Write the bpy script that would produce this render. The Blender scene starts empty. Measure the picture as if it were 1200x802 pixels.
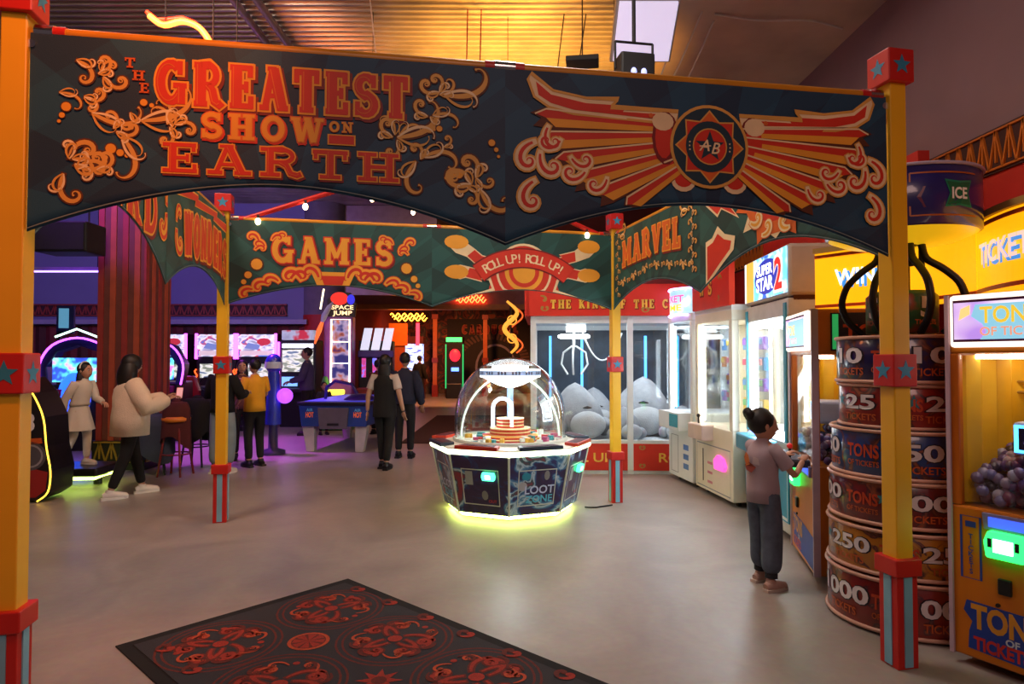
import bpy, math, random
from math import sin, cos, pi, radians, atan2, sqrt
from mathutils import Vector, Matrix
from mathutils.geometry import tessellate_polygon
random.seed(7)
scene = bpy.context.scene
COL = scene.collection

# ------------------------------------------------------------------ camera, world, exposure
F_PX = 760.0
cam_d = bpy.data.cameras.new('camera')
cam_d.sensor_width = 36.0
cam_d.lens = 36.0 * F_PX / 1200.0
cam_d.clip_end = 200
cam = bpy.data.objects.new('camera', cam_d)
COL.objects.link(cam)
cam.location = (0, 0, 1.6)
cam.rotation_euler = (radians(90 + 1.5), 0, 0)
scene.camera = cam

world = bpy.data.worlds.new('world')
scene.world = world
world.use_nodes = True
_bg = world.node_tree.nodes['Background']
_bg.inputs[0].default_value = (0.82, 0.58, 0.62, 1)
_bg.inputs[1].default_value = 0.075
vs = scene.view_settings
vs.view_transform = 'Standard'
vs.look = 'None'
vs.gamma = 1.0
vs.use_curve_mapping = False
vs.exposure = 0.35


def lamp(name, kind, loc, energy, color, size=0.3, target=None, spot=60, blend=0.6, size_y=None):
    d = bpy.data.lights.new(name, kind)
    d.energy = energy
    d.color = color
    if kind == 'AREA':
        d.size = size
        if size_y:
            d.shape = 'RECTANGLE'
            d.size_y = size_y
    elif kind == 'SPOT':
        d.spot_size = radians(spot)
        d.spot_blend = blend
        d.shadow_soft_size = size
    else:
        d.shadow_soft_size = size
    o = bpy.data.objects.new(name, d)
    COL.objects.link(o)
    o.location = loc
    if target is not None:
        o.rotation_euler = (Vector(target) - Vector(loc)).to_track_quat('-Z', 'Y').to_euler()
    return o


# flood lamps of the hall, then an added red fill
lamp('hall_lamp', 'AREA', (0.6, -1.6, 5.2), 74, (1.0, 0.62, 0.54), 2.2, (0.3, 2.6, 0))
lamp('hall_lamp', 'AREA', (0.2, 4.7, 5.4), 66, (1.0, 0.86, 0.76), 1.0, (0.9, 5.6, 0))
lamp('hall_lamp', 'AREA', (-3.6, 4.6, 5.3), 75, (1.0, 0.80, 0.66), 0.9, (-4.6, 8.2, 0.8))
lamp('purple_flood', 'SPOT', (-6.6, 8.6, 5.2), 420, (0.42, 0.10, 1.0), 0.25, (-4.6, 12.4, 0), 70)
lamp('purple_flood', 'SPOT', (-8.5, 10.0, 5.0), 560, (0.44, 0.30, 1.0), 0.25, (-8.5, 17.0, 3.6), 95)
lamp('magenta_flood', 'SPOT', (-5.5, 11.4, 5.2), 1300, (0.66, 0.08, 1.0), 0.2, (-4.7, 11.6, 0), 48)
lamp('orange_flood', 'SPOT', (-0.05, 8.1, 3.4), 3000, (1.0, 0.46, 0.07), 0.15, (0.0, 8.5, 5.7), 95, 1.0)
lamp('amber_flood', 'SPOT', (-2.2, 21.5, 5.0), 1400, (1.0, 0.33, 0.10), 0.3, (-2.4, 25.5, 0.5), 90)
lamp('amber_flood', 'SPOT', (-1.0, 14.2, 5.2), 240, (1.0, 0.50, 0.34), 0.3, (-1.4, 15.5, 0), 80)
lamp('red_fill', 'SPOT', (-0.9, 1.4, 4.6), 230, (1.0, 0.26, 0.06), 0.2, (-2.2, 2.8, 2.8), 62)  # added unseen spot, stands in for the neon's red light on the left post

# ------------------------------------------------------------------ materials


def C(h):
    h = h.lstrip('#')
    r = []
    for i in (0, 2, 4):
        c = int(h[i:i + 2], 16) / 255
        r.append(c / 12.92 if c <= 0.04045 else ((c + 0.055) / 1.055) ** 2.4)
    return tuple(r)


MATS = {}


def mat(name, col='#888888', rough=0.5, metal=0.0, emit=None, es=0.0, var=0.10, scale=6.0, bump=0.0, bscale=None, coat=0.0, spec=0.5):
    if name in MATS:
        return MATS[name]
    m = bpy.data.materials.new(name)
    MATS[name] = m
    m.use_nodes = True
    nt = m.node_tree
    b = nt.nodes['Principled BSDF']
    c = C(col) if isinstance(col, str) else col
    tc = nt.nodes.new('ShaderNodeTexCoord')
    nz = nt.nodes.new('ShaderNodeTexNoise')
    nz.inputs['Scale'].default_value = scale
    nz.inputs['Detail'].default_value = 3
    nt.links.new(tc.outputs['Object'], nz.inputs['Vector'])
    cr = nt.nodes.new('ShaderNodeValToRGB')
    cr.color_ramp.elements[0].position = 0.3
    cr.color_ramp.elements[1].position = 0.7
    cr.color_ramp.elements[0].color = tuple(x * (1 - var) for x in c) + (1,)
    cr.color_ramp.elements[1].color = tuple(min(1, x * (1 + var)) for x in c) + (1,)
    nt.links.new(nz.outputs['Fac'], cr.inputs['Fac'])
    nt.links.new(cr.outputs['Color'], b.inputs['Base Color'])
    b.inputs['Roughness'].default_value = rough
    b.inputs['Metallic'].default_value = metal
    b.inputs['Specular IOR Level'].default_value = spec
    if coat:
        b.inputs['Coat Weight'].default_value = coat
        b.inputs['Coat Roughness'].default_value = 0.08
    if emit is not None:
        e = C(emit) if isinstance(emit, str) else emit
        b.inputs['Emission Color'].default_value = e + (1,)
        b.inputs['Emission Strength'].default_value = es
    if bump:
        n2 = nt.nodes.new('ShaderNodeTexNoise')
        n2.inputs['Scale'].default_value = bscale or scale * 8
        nt.links.new(tc.outputs['Object'], n2.inputs['Vector'])
        bp = nt.nodes.new('ShaderNodeBump')
        bp.inputs['Strength'].default_value = bump
        bp.inputs['Distance'].default_value = 0.02
        nt.links.new(n2.outputs['Fac'], bp.inputs['Height'])
        nt.links.new(bp.outputs['Normal'], b.inputs['Normal'])
    return m


def glow(name, col='#ffffff', es=1.0, base=None):
    return mat(name, base or col, 0.4, emit=col, es=es, var=0.03)


def glass(name='clear_glass', tint=(1, 1, 1), refl=0.10, ior=1.4):
    if name in MATS:
        return MATS[name]
    m = bpy.data.materials.new(name)
    MATS[name] = m
    m.use_nodes = True
    nt = m.node_tree
    nt.nodes.remove(nt.nodes['Principled BSDF'])
    out = nt.nodes['Material Output']
    tr = nt.nodes.new('ShaderNodeBsdfTransparent')
    tr.inputs[0].default_value = tint + (1,)
    gl = nt.nodes.new('ShaderNodeBsdfGlossy')
    gl.inputs['Roughness'].default_value = 0.04
    lw = nt.nodes.new('ShaderNodeLayerWeight')
    lw.inputs['Blend'].default_value = 0.35
    mp = nt.nodes.new('ShaderNodeMapRange')
    mp.inputs['To Min'].default_value = refl * 0.35
    mp.inputs['To Max'].default_value = min(1, refl * 5)
    nt.links.new(lw.outputs['Facing'], mp.inputs['Value'])
    mx = nt.nodes.new('ShaderNodeMixShader')
    nt.links.new(mp.outputs['Result'], mx.inputs['Fac'])
    nt.links.new(tr.outputs[0], mx.inputs[1])
    nt.links.new(gl.outputs[0], mx.inputs[2])
    nt.links.new(mx.outputs[0], out.inputs['Surface'])
    return m


def ramp_mat(name, tex, stops, rough=0.5, scale=4.0, emit=0.0, coord='Object', stretch=(1, 1, 1), const=True, distort=0.0, detail=2, bump=0.0, coat=0.0):
    """procedural picture material: noise / voronoi / wave run through a colour ramp"""
    if name in MATS:
        return MATS[name]
    m = bpy.data.materials.new(name)
    MATS[name] = m
    m.use_nodes = True
    nt = m.node_tree
    b = nt.nodes['Principled BSDF']
    tc = nt.nodes.new('ShaderNodeTexCoord')
    mp = nt.nodes.new('ShaderNodeMapping')
    mp.inputs['Scale'].default_value = stretch
    nt.links.new(tc.outputs[coord], mp.inputs['Vector'])
    if tex == 'noise':
        t = nt.nodes.new('ShaderNodeTexNoise')
        t.inputs['Detail'].default_value = detail
        t.inputs['Distortion'].default_value = distort
        o = t.outputs['Fac']
    elif tex == 'voronoi':
        t = nt.nodes.new('ShaderNodeTexVoronoi')
        sp = nt.nodes.new('ShaderNodeSeparateColor')
        nt.links.new(t.outputs['Color'], sp.inputs[0])
        o = sp.outputs[0]
    else:
        t = nt.nodes.new('ShaderNodeTexWave')
        t.inputs['Distortion'].default_value = distort
        t.bands_direction = tex
        o = t.outputs['Fac']
    t.inputs['Scale'].default_value = scale
    nt.links.new(mp.outputs[0], t.inputs['Vector'])
    cr = nt.nodes.new('ShaderNodeValToRGB')
    if const:
        cr.color_ramp.interpolation = 'CONSTANT'
    el = cr.color_ramp.elements
    while len(el) < len(stops):
        el.new(0.5)
    for e, (p, c) in zip(el, stops):
        e.position = p
        e.color = C(c) + (1,)
    nt.links.new(o, cr.inputs['Fac'])
    nt.links.new(cr.outputs[0], b.inputs['Base Color'])
    b.inputs['Roughness'].default_value = rough
    if coat:
        b.inputs['Coat Weight'].default_value = coat
        b.inputs['Coat Roughness'].default_value = 0.08
    if emit:
        nt.links.new(cr.outputs[0], b.inputs['Emission Color'])
        b.inputs['Emission Strength'].default_value = emit
    if bump:
        bp = nt.nodes.new('ShaderNodeBump')
        bp.inputs['Strength'].default_value = bump
        bp.inputs['Distance'].default_value = 0.03
        nt.links.new(o, bp.inputs['Height'])
        nt.links.new(bp.outputs['Normal'], b.inputs['Normal'])
    return m


# ------------------------------------------------------------------ mesh builder


class MB:
    def __init__(s):
        s.v = []
        s.f = []
        s.m = []
        s.s = []
        s.mats = []

    def mi(s, m):
        if m not in s.mats:
            s.mats.append(m)
        return s.mats.index(m)

    def add(s, vs_, fs, m, smooth=False):
        b = len(s.v)
        s.v.extend([tuple(p) for p in vs_])
        k = s.mi(m)
        for f in fs:
            s.f.append(tuple(i + b for i in f))
            s.m.append(k)
            s.s.append(smooth)
        return s

    def box(s, c, d, m, rz=0, taper=1.0, rx=0):
        x, y, z = d[0] / 2, d[1] / 2, d[2] / 2
        R = Matrix.Rotation(rz, 3, 'Z') @ Matrix.Rotation(rx, 3, 'X')
        P = []
        for (a, b_, e) in ((-1, -1, -1), (1, -1, -1), (1, 1, -1), (-1, 1, -1), (-1, -1, 1), (1, -1, 1), (1, 1, 1), (-1, 1, 1)):
            t = taper if e > 0 else 1
            P.append(R @ Vector((a * x * t, b_ * y * t, e * z)) + Vector(c))
        return s.add(P, [(0, 3, 2, 1), (4, 5, 6, 7), (0, 1, 5, 4), (1, 2, 6, 5), (2, 3, 7, 6), (3, 0, 4, 7)], m)

    def bb(s, lo, hi, m):
        return s.box([(a + b) / 2 for a, b in zip(lo, hi)], [b - a for a, b in zip(lo, hi)], m)

    def tube(s, pts, r, m, n=8, caps=True, closed=False, squash=1.0):
        pts = [Vector(p) for p in pts]
        N = len(pts)
        rs = r if isinstance(r, (list, tuple)) else [r] * N
        P = []
        prev = None
        for i, p in enumerate(pts):
            a = pts[(i - 1) % N] if closed else pts[max(0, i - 1)]
            b = pts[(i + 1) % N] if closed else pts[min(N - 1, i + 1)]
            t = (b - a)
            t = t.normalized() if t.length > 1e-9 else Vector((0, 0, 1))
            if prev is None:
                up = Vector((0, 0, 1)) if abs(t.z) < 0.9 else Vector((1, 0, 0))
                u = t.cross(up).normalized()
            else:
                u = (prev - t * prev.dot(t))
                u = u.normalized() if u.length > 1e-6 else t.orthogonal().normalized()
            prev = u
            w = t.cross(u)
            for k in range(n):
                q = 2 * pi * k / n
                P.append(p + (u * cos(q) + w * sin(q) * squash) * rs[i])
        F = []
        for i in range(N if closed else N - 1):
            j = (i + 1) % N
            for k in range(n):
                l = (k + 1) % n
                F.append((i * n + k, i * n + l, j * n + l, j * n + k))
        s.add(P, F, m, True)
        if caps and not closed:
            s.add(P[:n][::-1], [tuple(range(n))], m)
            s.add(P[-n:], [tuple(range(n))], m)
        return s

    def cyl(s, p0, p1, r, m, n=16, r1=None):
        return s.tube([p0, p1], [r, r if r1 is None else r1], m, n)

    def lathe(s, prof, m, c=(0, 0, 0), n=24, smooth=True, a0=0.0, a1=2 * pi, sx=1.0, sy=1.0, rz=0.0):
        full = abs(a1 - a0 - 2 * pi) < 1e-6
        K = n if full else n + 1
        P = []
        for (r, z) in prof:
            for k in range(K):
                a = a0 + (a1 - a0) * k / n
                x, y = r * cos(a) * sx, r * sin(a) * sy
                P.append((c[0] + x * cos(rz) - y * sin(rz), c[1] + x * sin(rz) + y * cos(rz), c[2] + z))
        F = []
        for i in range(len(prof) - 1):
            for k in range(n):
                l = (k + 1) % K
                F.append((i * K + k, i * K + l, (i + 1) * K + l, (i + 1) * K + k))
        return s.add(P, F, m, smooth)

    def ell(s, c, r, m, n=16, k=10, rot=None):
        P = []
        for i in range(k + 1):
            t = pi * i / k
            for j in range(n):
                a = 2 * pi * j / n
                q = Vector((r[0] * sin(t) * cos(a), r[1] * sin(t) * sin(a), -r[2] * cos(t)))
                if rot is not None:
                    q = rot @ q
                P.append(q + Vector(c))
        F = []
        for i in range(k):
            for j in range(n):
                l = (j + 1) % n
                F.append((i * n + j, i * n + l, (i + 1) * n + l, (i + 1) * n + j))
        return s.add(P, F, m, True)

    def prism(s, poly, m, frame=None, d=0.02, h0=0.0):
        """extrude a 2D outline; frame maps (u, v, h) to a point"""
        if frame is None:
            frame = lambda u, v, h: (u, v, h)
        n = len(poly)
        P = [frame(u, v, h0) for u, v in poly] + [frame(u, v, h0 + d) for u, v in poly]
        F = [(i, (i + 1) % n, n + (i + 1) % n, n + i) for i in range(n)]
        tri = tessellate_polygon([[Vector((u, v, 0)) for u, v in poly]])
        for t in tri:
            F.append(tuple(n + i for i in t))
            F.append(tuple(reversed(t)))
        return s.add(P, F, m)

    def build(s, name, parent=None, loc=None, rz=0.0, bevel=0.0, seg=2, sub=0):
        me = bpy.data.meshes.new(name)
        me.from_pydata(s.v, [], s.f)
        for m in s.mats:
            me.materials.append(m)
        if s.f:
            me.polygons.foreach_set('material_index', s.m)
            me.polygons.foreach_set('use_smooth', s.s)
        me.update()
        o = bpy.data.objects.new(name, me)
        COL.objects.link(o)
        if parent is not None:
            o.parent = parent
        if loc is not None:
            o.location = loc
        o.rotation_euler[2] = rz
        if bevel:
            b = o.modifiers.new('bevel', 'BEVEL')
            b.width = bevel
            b.segments = seg
            b.limit_method = 'ANGLE'
            b.angle_limit = radians(40)
        if sub:
            b = o.modifiers.new('sub', 'SUBSURF')
            b.levels = sub
            b.render_levels = sub
        return o


def tag(o, label=None, cat=None, group=None, kind=None):
    if label:
        o['label'] = label
    if cat:
        o['category'] = cat
    if group:
        o['group'] = group
    if kind:
        o['kind'] = kind
    return o


def thing(name, label, cat, loc=(0, 0, 0), rz=0.0, group=None):
    o = bpy.data.objects.new(name, None)
    o.empty_display_size = 0.1
    COL.objects.link(o)
    o.location = loc
    o.rotation_euler[2] = rz
    return tag(o, label, cat, group)


def plabel(o, t):
    o['label'] = t
    return o


def struct(o):
    o['kind'] = 'structure'
    return o


def front_thing(name, label, cat, A, B, group=None):
    """a machine whose front runs from ground point A (left) to B (right); local x along the front, y into the body"""
    d = Vector((B[0] - A[0], B[1] - A[1]))
    o = thing(name, label, cat, (A[0], A[1], 0), atan2(d.y, d.x), group)
    return o, d.length


def copy_tree(o, parent=None):
    c = o.copy()
    COL.objects.link(c)
    if parent is not None:
        c.parent = parent
    for ch in list(o.children):
        copy_tree(ch, c)
    return c


def smooth_path(pts, k=4, it=3):
    P_ = [Vector(p) for p in pts]
    f = []
    for a, b in zip(P_, P_[1:]):
        for q in range(k):
            f.append(a.lerp(b, q / k))
    f.append(P_[-1])
    for _ in range(it):
        f = [f[0]] + [(f[i - 1] + f[i] * 2 + f[i + 1]) / 4 for i in range(1, len(f) - 1)] + [f[-1]]
    return f


# ------------------------------------------------------------------ flat print: polygons, strokes, lettering on any surface
_TXT = {}


def text_mesh(t, bold=0.0):
    k = (t, bold)
    if k in _TXT:
        return _TXT[k]
    cu = bpy.data.curves.new('lettering', 'FONT')
    cu.body = t
    cu.offset = bold
    cu.resolution_u = 3
    o = bpy.data.objects.new('lettering', cu)
    COL.objects.link(o)
    dg = bpy.context.evaluated_depsgraph_get()
    e = o.evaluated_get(dg)
    me = e.to_mesh()
    V = [(v.co.x, v.co.y) for v in me.vertices]
    Fc = [tuple(p.vertices) for p in me.polygons]
    e.to_mesh_clear()
    bpy.data.objects.remove(o)
    bpy.data.curves.remove(cu)
    if V:
        x0 = min(v[0] for v in V)
        x1 = max(v[0] for v in V)
        y0 = min(v[1] for v in V)
        y1 = max(v[1] for v in V)
    else:
        x0 = x1 = y0 = y1 = 0
    _TXT[k] = (V, Fc, x0, x1, y0, y1)
    return _TXT[k]


def arc(cx, cy, rx, ry, a0, a1, n=10):
    return [(cx + rx * cos(radians(a0 + (a1 - a0) * i / n)), cy + ry * sin(radians(a0 + (a1 - a0) * i / n))) for i in range(n + 1)]


def ser(x, y, w=0.2):
    return ([(x - w, y), (x + w, y)], 0.13)


T_ = 0.23
SLAB = {
    'I': (0.5, [([(.25, 0.02), (.25, .98)], T_), ser(.25, .065), ser(.25, .935)]),
    'E': (0.74, [([(.22, .02), (.22, .98)], T_), ([(.02, .935), (.68, .935)], .13), ([(.02, .065), (.70, .065)], .13), ([(.2, .5), (.52, .5)], .12),
                 ([(.63, .99), (.63, .72)], .12), ([(.65, .01), (.65, .30)], .12), ([(.51, .37), (.51, .63)], .10)]),
    'F': (0.72, [([(.22, .02), (.22, .98)], T_), ([(.02, .935), (.68, .935)], .13), ser(.22, .065), ([(.2, .5), (.52, .5)], .12),
                 ([(.63, .99), (.63, .72)], .12), ([(.51, .37), (.51, .63)], .10)]),
    'L': (0.70, [([(.22, .02), (.22, .98)], T_), ser(.22, .935), ([(.02, .065), (.66, .065)], .13), ([(.61, .01), (.61, .34)], .12)]),
    'T': (0.80, [([(.4, .02), (.4, .98)], T_), ([(.03, .93), (.77, .93)], .14), ([(.09, .99), (.09, .68)], .12), ([(.71, .99), (.71, .68)], .12), ser(.4, .065, .22)]),
    'H': (0.92, [([(.22, .02), (.22, .98)], T_), ([(.70, .02), (.70, .98)], T_), ([(.2, .5), (.7, .5)], .13), ser(.22, .065), ser(.22, .935), ser(.70, .065), ser(.70, .935)]),
    'N': (0.92, [([(.2, .02), (.2, .98)], .14), ([(.72, .02), (.72, .98)], .14), ([(.18, .93), (.72, .07)], T_), ser(.2, .065, .18), ser(.15, .935, .15), ser(.72, .935, .18)]),
    'M': (1.08, [([(.2, .02), (.2, .98)], .16), ([(.86, .02), (.86, .98)], T_), ([(.2, .95), (.52, .25)], .17), ([(.52, .25), (.84, .95)], .13), ser(.2, .065, .18), ser(.86, .065), ser(.16, .935, .14), ser(.9, .935, .16)]),
    'A': (0.88, [([(.17, .03), (.40, .97)], .14), ([(.42, .97), (.70, .03)], T_), ([(.24, .34), (.6, .34)], .11), ser(.15, .065, .15), ser(.71, .065, .17), ([(.24, .96), (.52, .96)], .10)]),
    'V': (0.88, [([(.18, .97), (.44, .05)], T_), ([(.72, .97), (.45, .05)], .14), ser(.18, .935, .17), ser(.73, .935, .15)]),
    'W': (1.16, [([(.16, .97), (.36, .05)], T_), ([(.58, .95), (.38, .05)], .13), ([(.58, .95), (.80, .05)], T_), ([(1.0, .97), (.82, .05)], .13), ser(.16, .935, .16), ser(1.0, .935, .15), ser(.58, .95, .12)]),
    'R': (0.90, [([(.22, .02), (.22, .98)], T_), ([(.2, .935), (.46, .935)] + arc(.46, .715, .22, .22, 90, -90, 8) + [(.2, .495)], .14), ([(.42, .5), (.56, .38), (.64, .12), (.78, .06), (.86, .12)], .17), ser(.22, .065), ([(.02, .935), (.3, .935)], .13)]),
    'P': (0.80, [([(.22, .02), (.22, .98)], T_), ([(.2, .935), (.46, .935)] + arc(.46, .69, .22, .245, 90, -90, 8) + [(.2, .445)], .14), ser(.22, .065), ([(.02, .935), (.3, .935)], .13)]),
    'D': (0.90, [([(.22, .02), (.22, .98)], T_), ([(.04, .935), (.42, .935)] + arc(.42, .5, .34, .435, 90, -90, 12) + [(.04, .065)], .15)]),
    'O': (0.90, [(arc(.45, .5, .31, .41, 0, 360, 20), .2)]),
    'C': (0.86, [(arc(.46, .5, .32, .41, 48, 318, 16), .2), ([(.70, .68), (.70, .99)], .11)]),
    'G': (0.92, [(arc(.45, .5, .32, .41, 50, 330, 16), .2), ([(.70, .68), (.70, .99)], .11), ([(.74, .02), (.74, .44)], .17), ([(.50, .44), (.90, .44)], .12)]),
    'S': (0.78, [(arc(.39, .71, .25, .215, 30, 270, 10) + arc(.39, .28, .27, .215, 90, -150, 10), .18), ([(.63, .68), (.63, .98)], .11), ([(.12, .02), (.12, .34)], .11)]),
    'U': (0.90, [([(.2, .97), (.2, .34)] + arc(.45, .34, .25, .27, 180, 360, 10) + [(.70, .97)], .18), ser(.2, .935, .18), ser(.70, .935, .18)]),
    'K': (0.92, [([(.22, .02), (.22, .98)], T_), ([(.22, .4), (.70, .95)], .14), ([(.42, .55), (.72, .05)], T_), ser(.22, .065), ser(.22, .935), ser(.72, .065, .17), ser(.70, .935, .16)]),
    '!': (0.36, [([(.18, .34), (.18, .98)], T_), ([(.18, .0), (.18, .18)], T_)]),
    ' ': (0.45, []),
}


def slab_width(t, sx=1.0):
    return sum(SLAB[c][0] for c in t) * sx


class Dec(MB):
    """print laid on a surface given by frame(u, v, h)"""

    def __init__(s, frame):
        super().__init__()
        s.fr = frame

    def poly(s, pts, m, h=0.0):
        tri = tessellate_polygon([[Vector((u, v, 0)) for u, v in pts]])
        P = [s.fr(u, v, h) for u, v in pts]
        F = []
        for t in tri:
            a, b, c = (pts[i] for i in t)
            if (b[0] - a[0]) * (c[1] - a[1]) - (b[1] - a[1]) * (c[0] - a[0]) < 0:
                t = (t[0], t[2], t[1])
            F.append(tuple(t))
        return s.add(P, F, m)

    def rect(s, u0, v0, u1, v1, m, h=0.0, nu=1):
        for i in range(nu):
            a = u0 + (u1 - u0) * i / nu
            b = u0 + (u1 - u0) * (i + 1) / nu
            s.add([s.fr(a, v0, h), s.fr(b, v0, h), s.fr(b, v1, h), s.fr(a, v1, h)], [(0, 1, 2, 3)], m)
        return s

    def stroke(s, pts, w, m, h=0.0, ext=0.0, closed=False):
        pts = [Vector(p) for p in pts]
        N = len(pts)
        ws = list(w) if isinstance(w, (list, tuple)) else [w] * N
        if closed or (N > 3 and (pts[0] - pts[-1]).length < 1e-6):
            pts = pts[:-1] if (pts[0] - pts[-1]).length < 1e-6 else pts
            N = len(pts)
            closed = True
        L = []
        R = []
        for i, p in enumerate(pts):
            a = pts[(i - 1) % N] if (closed or i > 0) else p
            b = pts[(i + 1) % N] if (closed or i < N - 1) else p
            t = (b - a)
            t = t.normalized() if t.length > 1e-9 else Vector((1, 0))
            q = p
            k = 1.0
            if not closed:
                if i == 0:
                    q = p - t * ext
                elif i == N - 1:
                    q = p + t * ext
            if closed or 0 < i < N - 1:
                d1 = (p - a).normalized()
                d2 = (b - p).normalized()
                k = 1 / max(0.5, sqrt(max(0.01, (1 + d1.dot(d2)) / 2)))
            nrm = Vector((-t.y, t.x)) * ws[i] * 0.5 * k
            L.append(q + nrm)
            R.append(q - nrm)
        P = [s.fr(a.x, a.y, h) for a in R] + [s.fr(a.x, a.y, h) for a in L]
        F = [(i, (i + 1) % N, N + (i + 1) % N, N + i) for i in range(N if closed else N - 1)]
        return s.add(P, F, m)

    def disc(s, u, v, r, m, h=0.0, n=20, ry=None):
        P = [s.fr(u, v, h)]
        rings = 3 if r > 0.1 else 1
        for q in range(1, rings + 1):
            P += [s.fr(u + r * q / rings * cos(2 * pi * i / n), v + (ry or r) * q / rings * sin(2 * pi * i / n), h) for i in range(n)]
        F = [(0, 1 + i, 1 + (i + 1) % n) for i in range(n)]
        for q in range(rings - 1):
            a, b = 1 + q * n, 1 + (q + 1) * n
            F += [(a + i, b + i, b + (i + 1) % n, a + (i + 1) % n) for i in range(n)]
        return s.add(P, F, m)

    def ring(s, u, v, r, w, m, h=0.0, n=28, ry=None):
        s.stroke([(u + r * cos(2 * pi * i / n), v + (ry or r) * sin(2 * pi * i / n)) for i in range(n)], w, m, h, closed=True)
        return s

    def star(s, u, v, r, m, h=0.0, k=0.42, n=5, a0=90):
        P = []
        for i in range(2 * n):
            q = radians(a0 + 180 * i / n)
            rr = r if i % 2 == 0 else r * k
            P.append((u + rr * cos(q), v + rr * sin(q)))
        s.poly(P, m, h)
        return s

    def text(s, t, u, v, size, m, h=0.0, align='c', bold=0.0, sx=1.0, width=None, rot=0.0, shear=0.0):
        V, Fc, x0, x1, y0, y1 = text_mesh(t, bold)
        if not V:
            return s
        k = size / 0.73
        kx = k * sx
        if width:
            kx = width / max(1e-6, x1 - x0)
        w = (x1 - x0) * kx
        ox = u - x0 * kx - (w / 2 if align == 'c' else (w if align == 'r' else 0))
        cr, sr = cos(rot), sin(rot)
        P = []
        for x, y in V:
            a = ox + x * kx + y * k * shear - u
            b = y * k
            P.append(s.fr(u + a * cr - b * sr, v + a * sr + b * cr, h))
        F = []
        for f in Fc:
            (ax, ay), (bx, by), (cx, cy) = V[f[0]], V[f[1]], V[f[2]]
            ar = sum(V[f[i]][0] * V[f[(i + 1) % len(f)]][1] - V[f[(i + 1) % len(f)]][0] * V[f[i]][1] for i in range(len(f)))
            F.append(f if ar > 0 else f[::-1])
        return s.add(P, F, m)

    def glyph(s, ch, u, v, hgt, sx, fill, edge=None, shadow=None, inner=None, h=0.0, warp=None, ew=0.09, sh=(0.05, -0.06)):
        """one slab-serif letter; baseline left corner at (u, v)"""
        w, st = SLAB[ch]

        def P(p, dx=0, dy=0):
            x = u + (p[0] * sx + dx) * hgt
            y = v + (p[1] + dy) * hgt
            return warp(x, y) if warp else (x, y)
        if shadow:
            for pts, wd in st:
                s.stroke([P(p, *sh) for p in pts], (wd + ew * 1.2) * hgt, shadow, h, ext=ew * .6 * hgt)
        if edge:
            for i, (pts, wd) in enumerate(st):
                s.stroke([P(p) for p in pts], (wd + ew) * hgt, edge, h + 0.0012, ext=ew * .5 * hgt)
        for i, (pts, wd) in enumerate(st):
            s.stroke([P(p) for p in pts], wd * hgt, fill, h + 0.0024)
        if inner:
            for pts, wd in st:
                if wd > 0.16:
                    s.stroke([P((p[0] - wd * 0.30 / sx, p[1])) for p in pts], 0.022 * hgt, inner, h + 0.0032, ext=-0.03 * hgt)
        return s

    def curl(s, u, v, size, ang, m, h=0.0, flip=1, turns=1.25, w=0.16, edge=None, core=None):
        """a tapering scroll that starts at (u, v), heads along ang and winds up"""
        P = []
        W = []
        N = 22
        x, y, a = u, v, ang
        for i in range(N):
            t = i / (N - 1)
            P.append((x, y))
            W.append(size * w * (0.35 + 1.1 * sin(pi * min(1, t * 1.15 + 0.08)) * (1 - t * 0.45)))
            step = size * (0.088 * (1 - t * 0.75))
            x += step * cos(a)
            y += step * sin(a)
            a += flip * turns * 1.25 * 2 * pi / N * (0.25 + 1.5 * t)
        if edge:
            s.stroke(P, [q + size * 0.07 for q in W], edge, h, ext=size * 0.03)
        s.stroke(P, W, m, h + 0.0012)
        if core:
            s.stroke(P[1:-2], [q * 0.38 for q in W[1:-2]], core, h + 0.0022)
        s.disc(P[-1][0], P[-1][1], W[-1] * 0.9, m, h + 0.0014, 8)
        return s


def plane_frame(o, ux, uy, n):
    o, ux, uy, n = Vector(o), Vector(ux), Vector(uy), Vector(n)
    return lambda u, v, h: o + ux * u + uy * v + n * h


def cyl_frame(c, R, a_mid, z0):
    """wrap on a vertical cylinder: u is arc length to the viewer's right of a_mid, v is height"""
    return lambda u, v, h: Vector((c[0] + (R + h) * cos(a_mid + u / R), c[1] + (R + h) * sin(a_mid + u / R), c[2] + z0 + v))


def front_frame(y=0.0, x=0.0, z=0.0):
    return plane_frame((x, y, z), (1, 0, 0), (0, 0, 1), (0, -1, 0))

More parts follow.
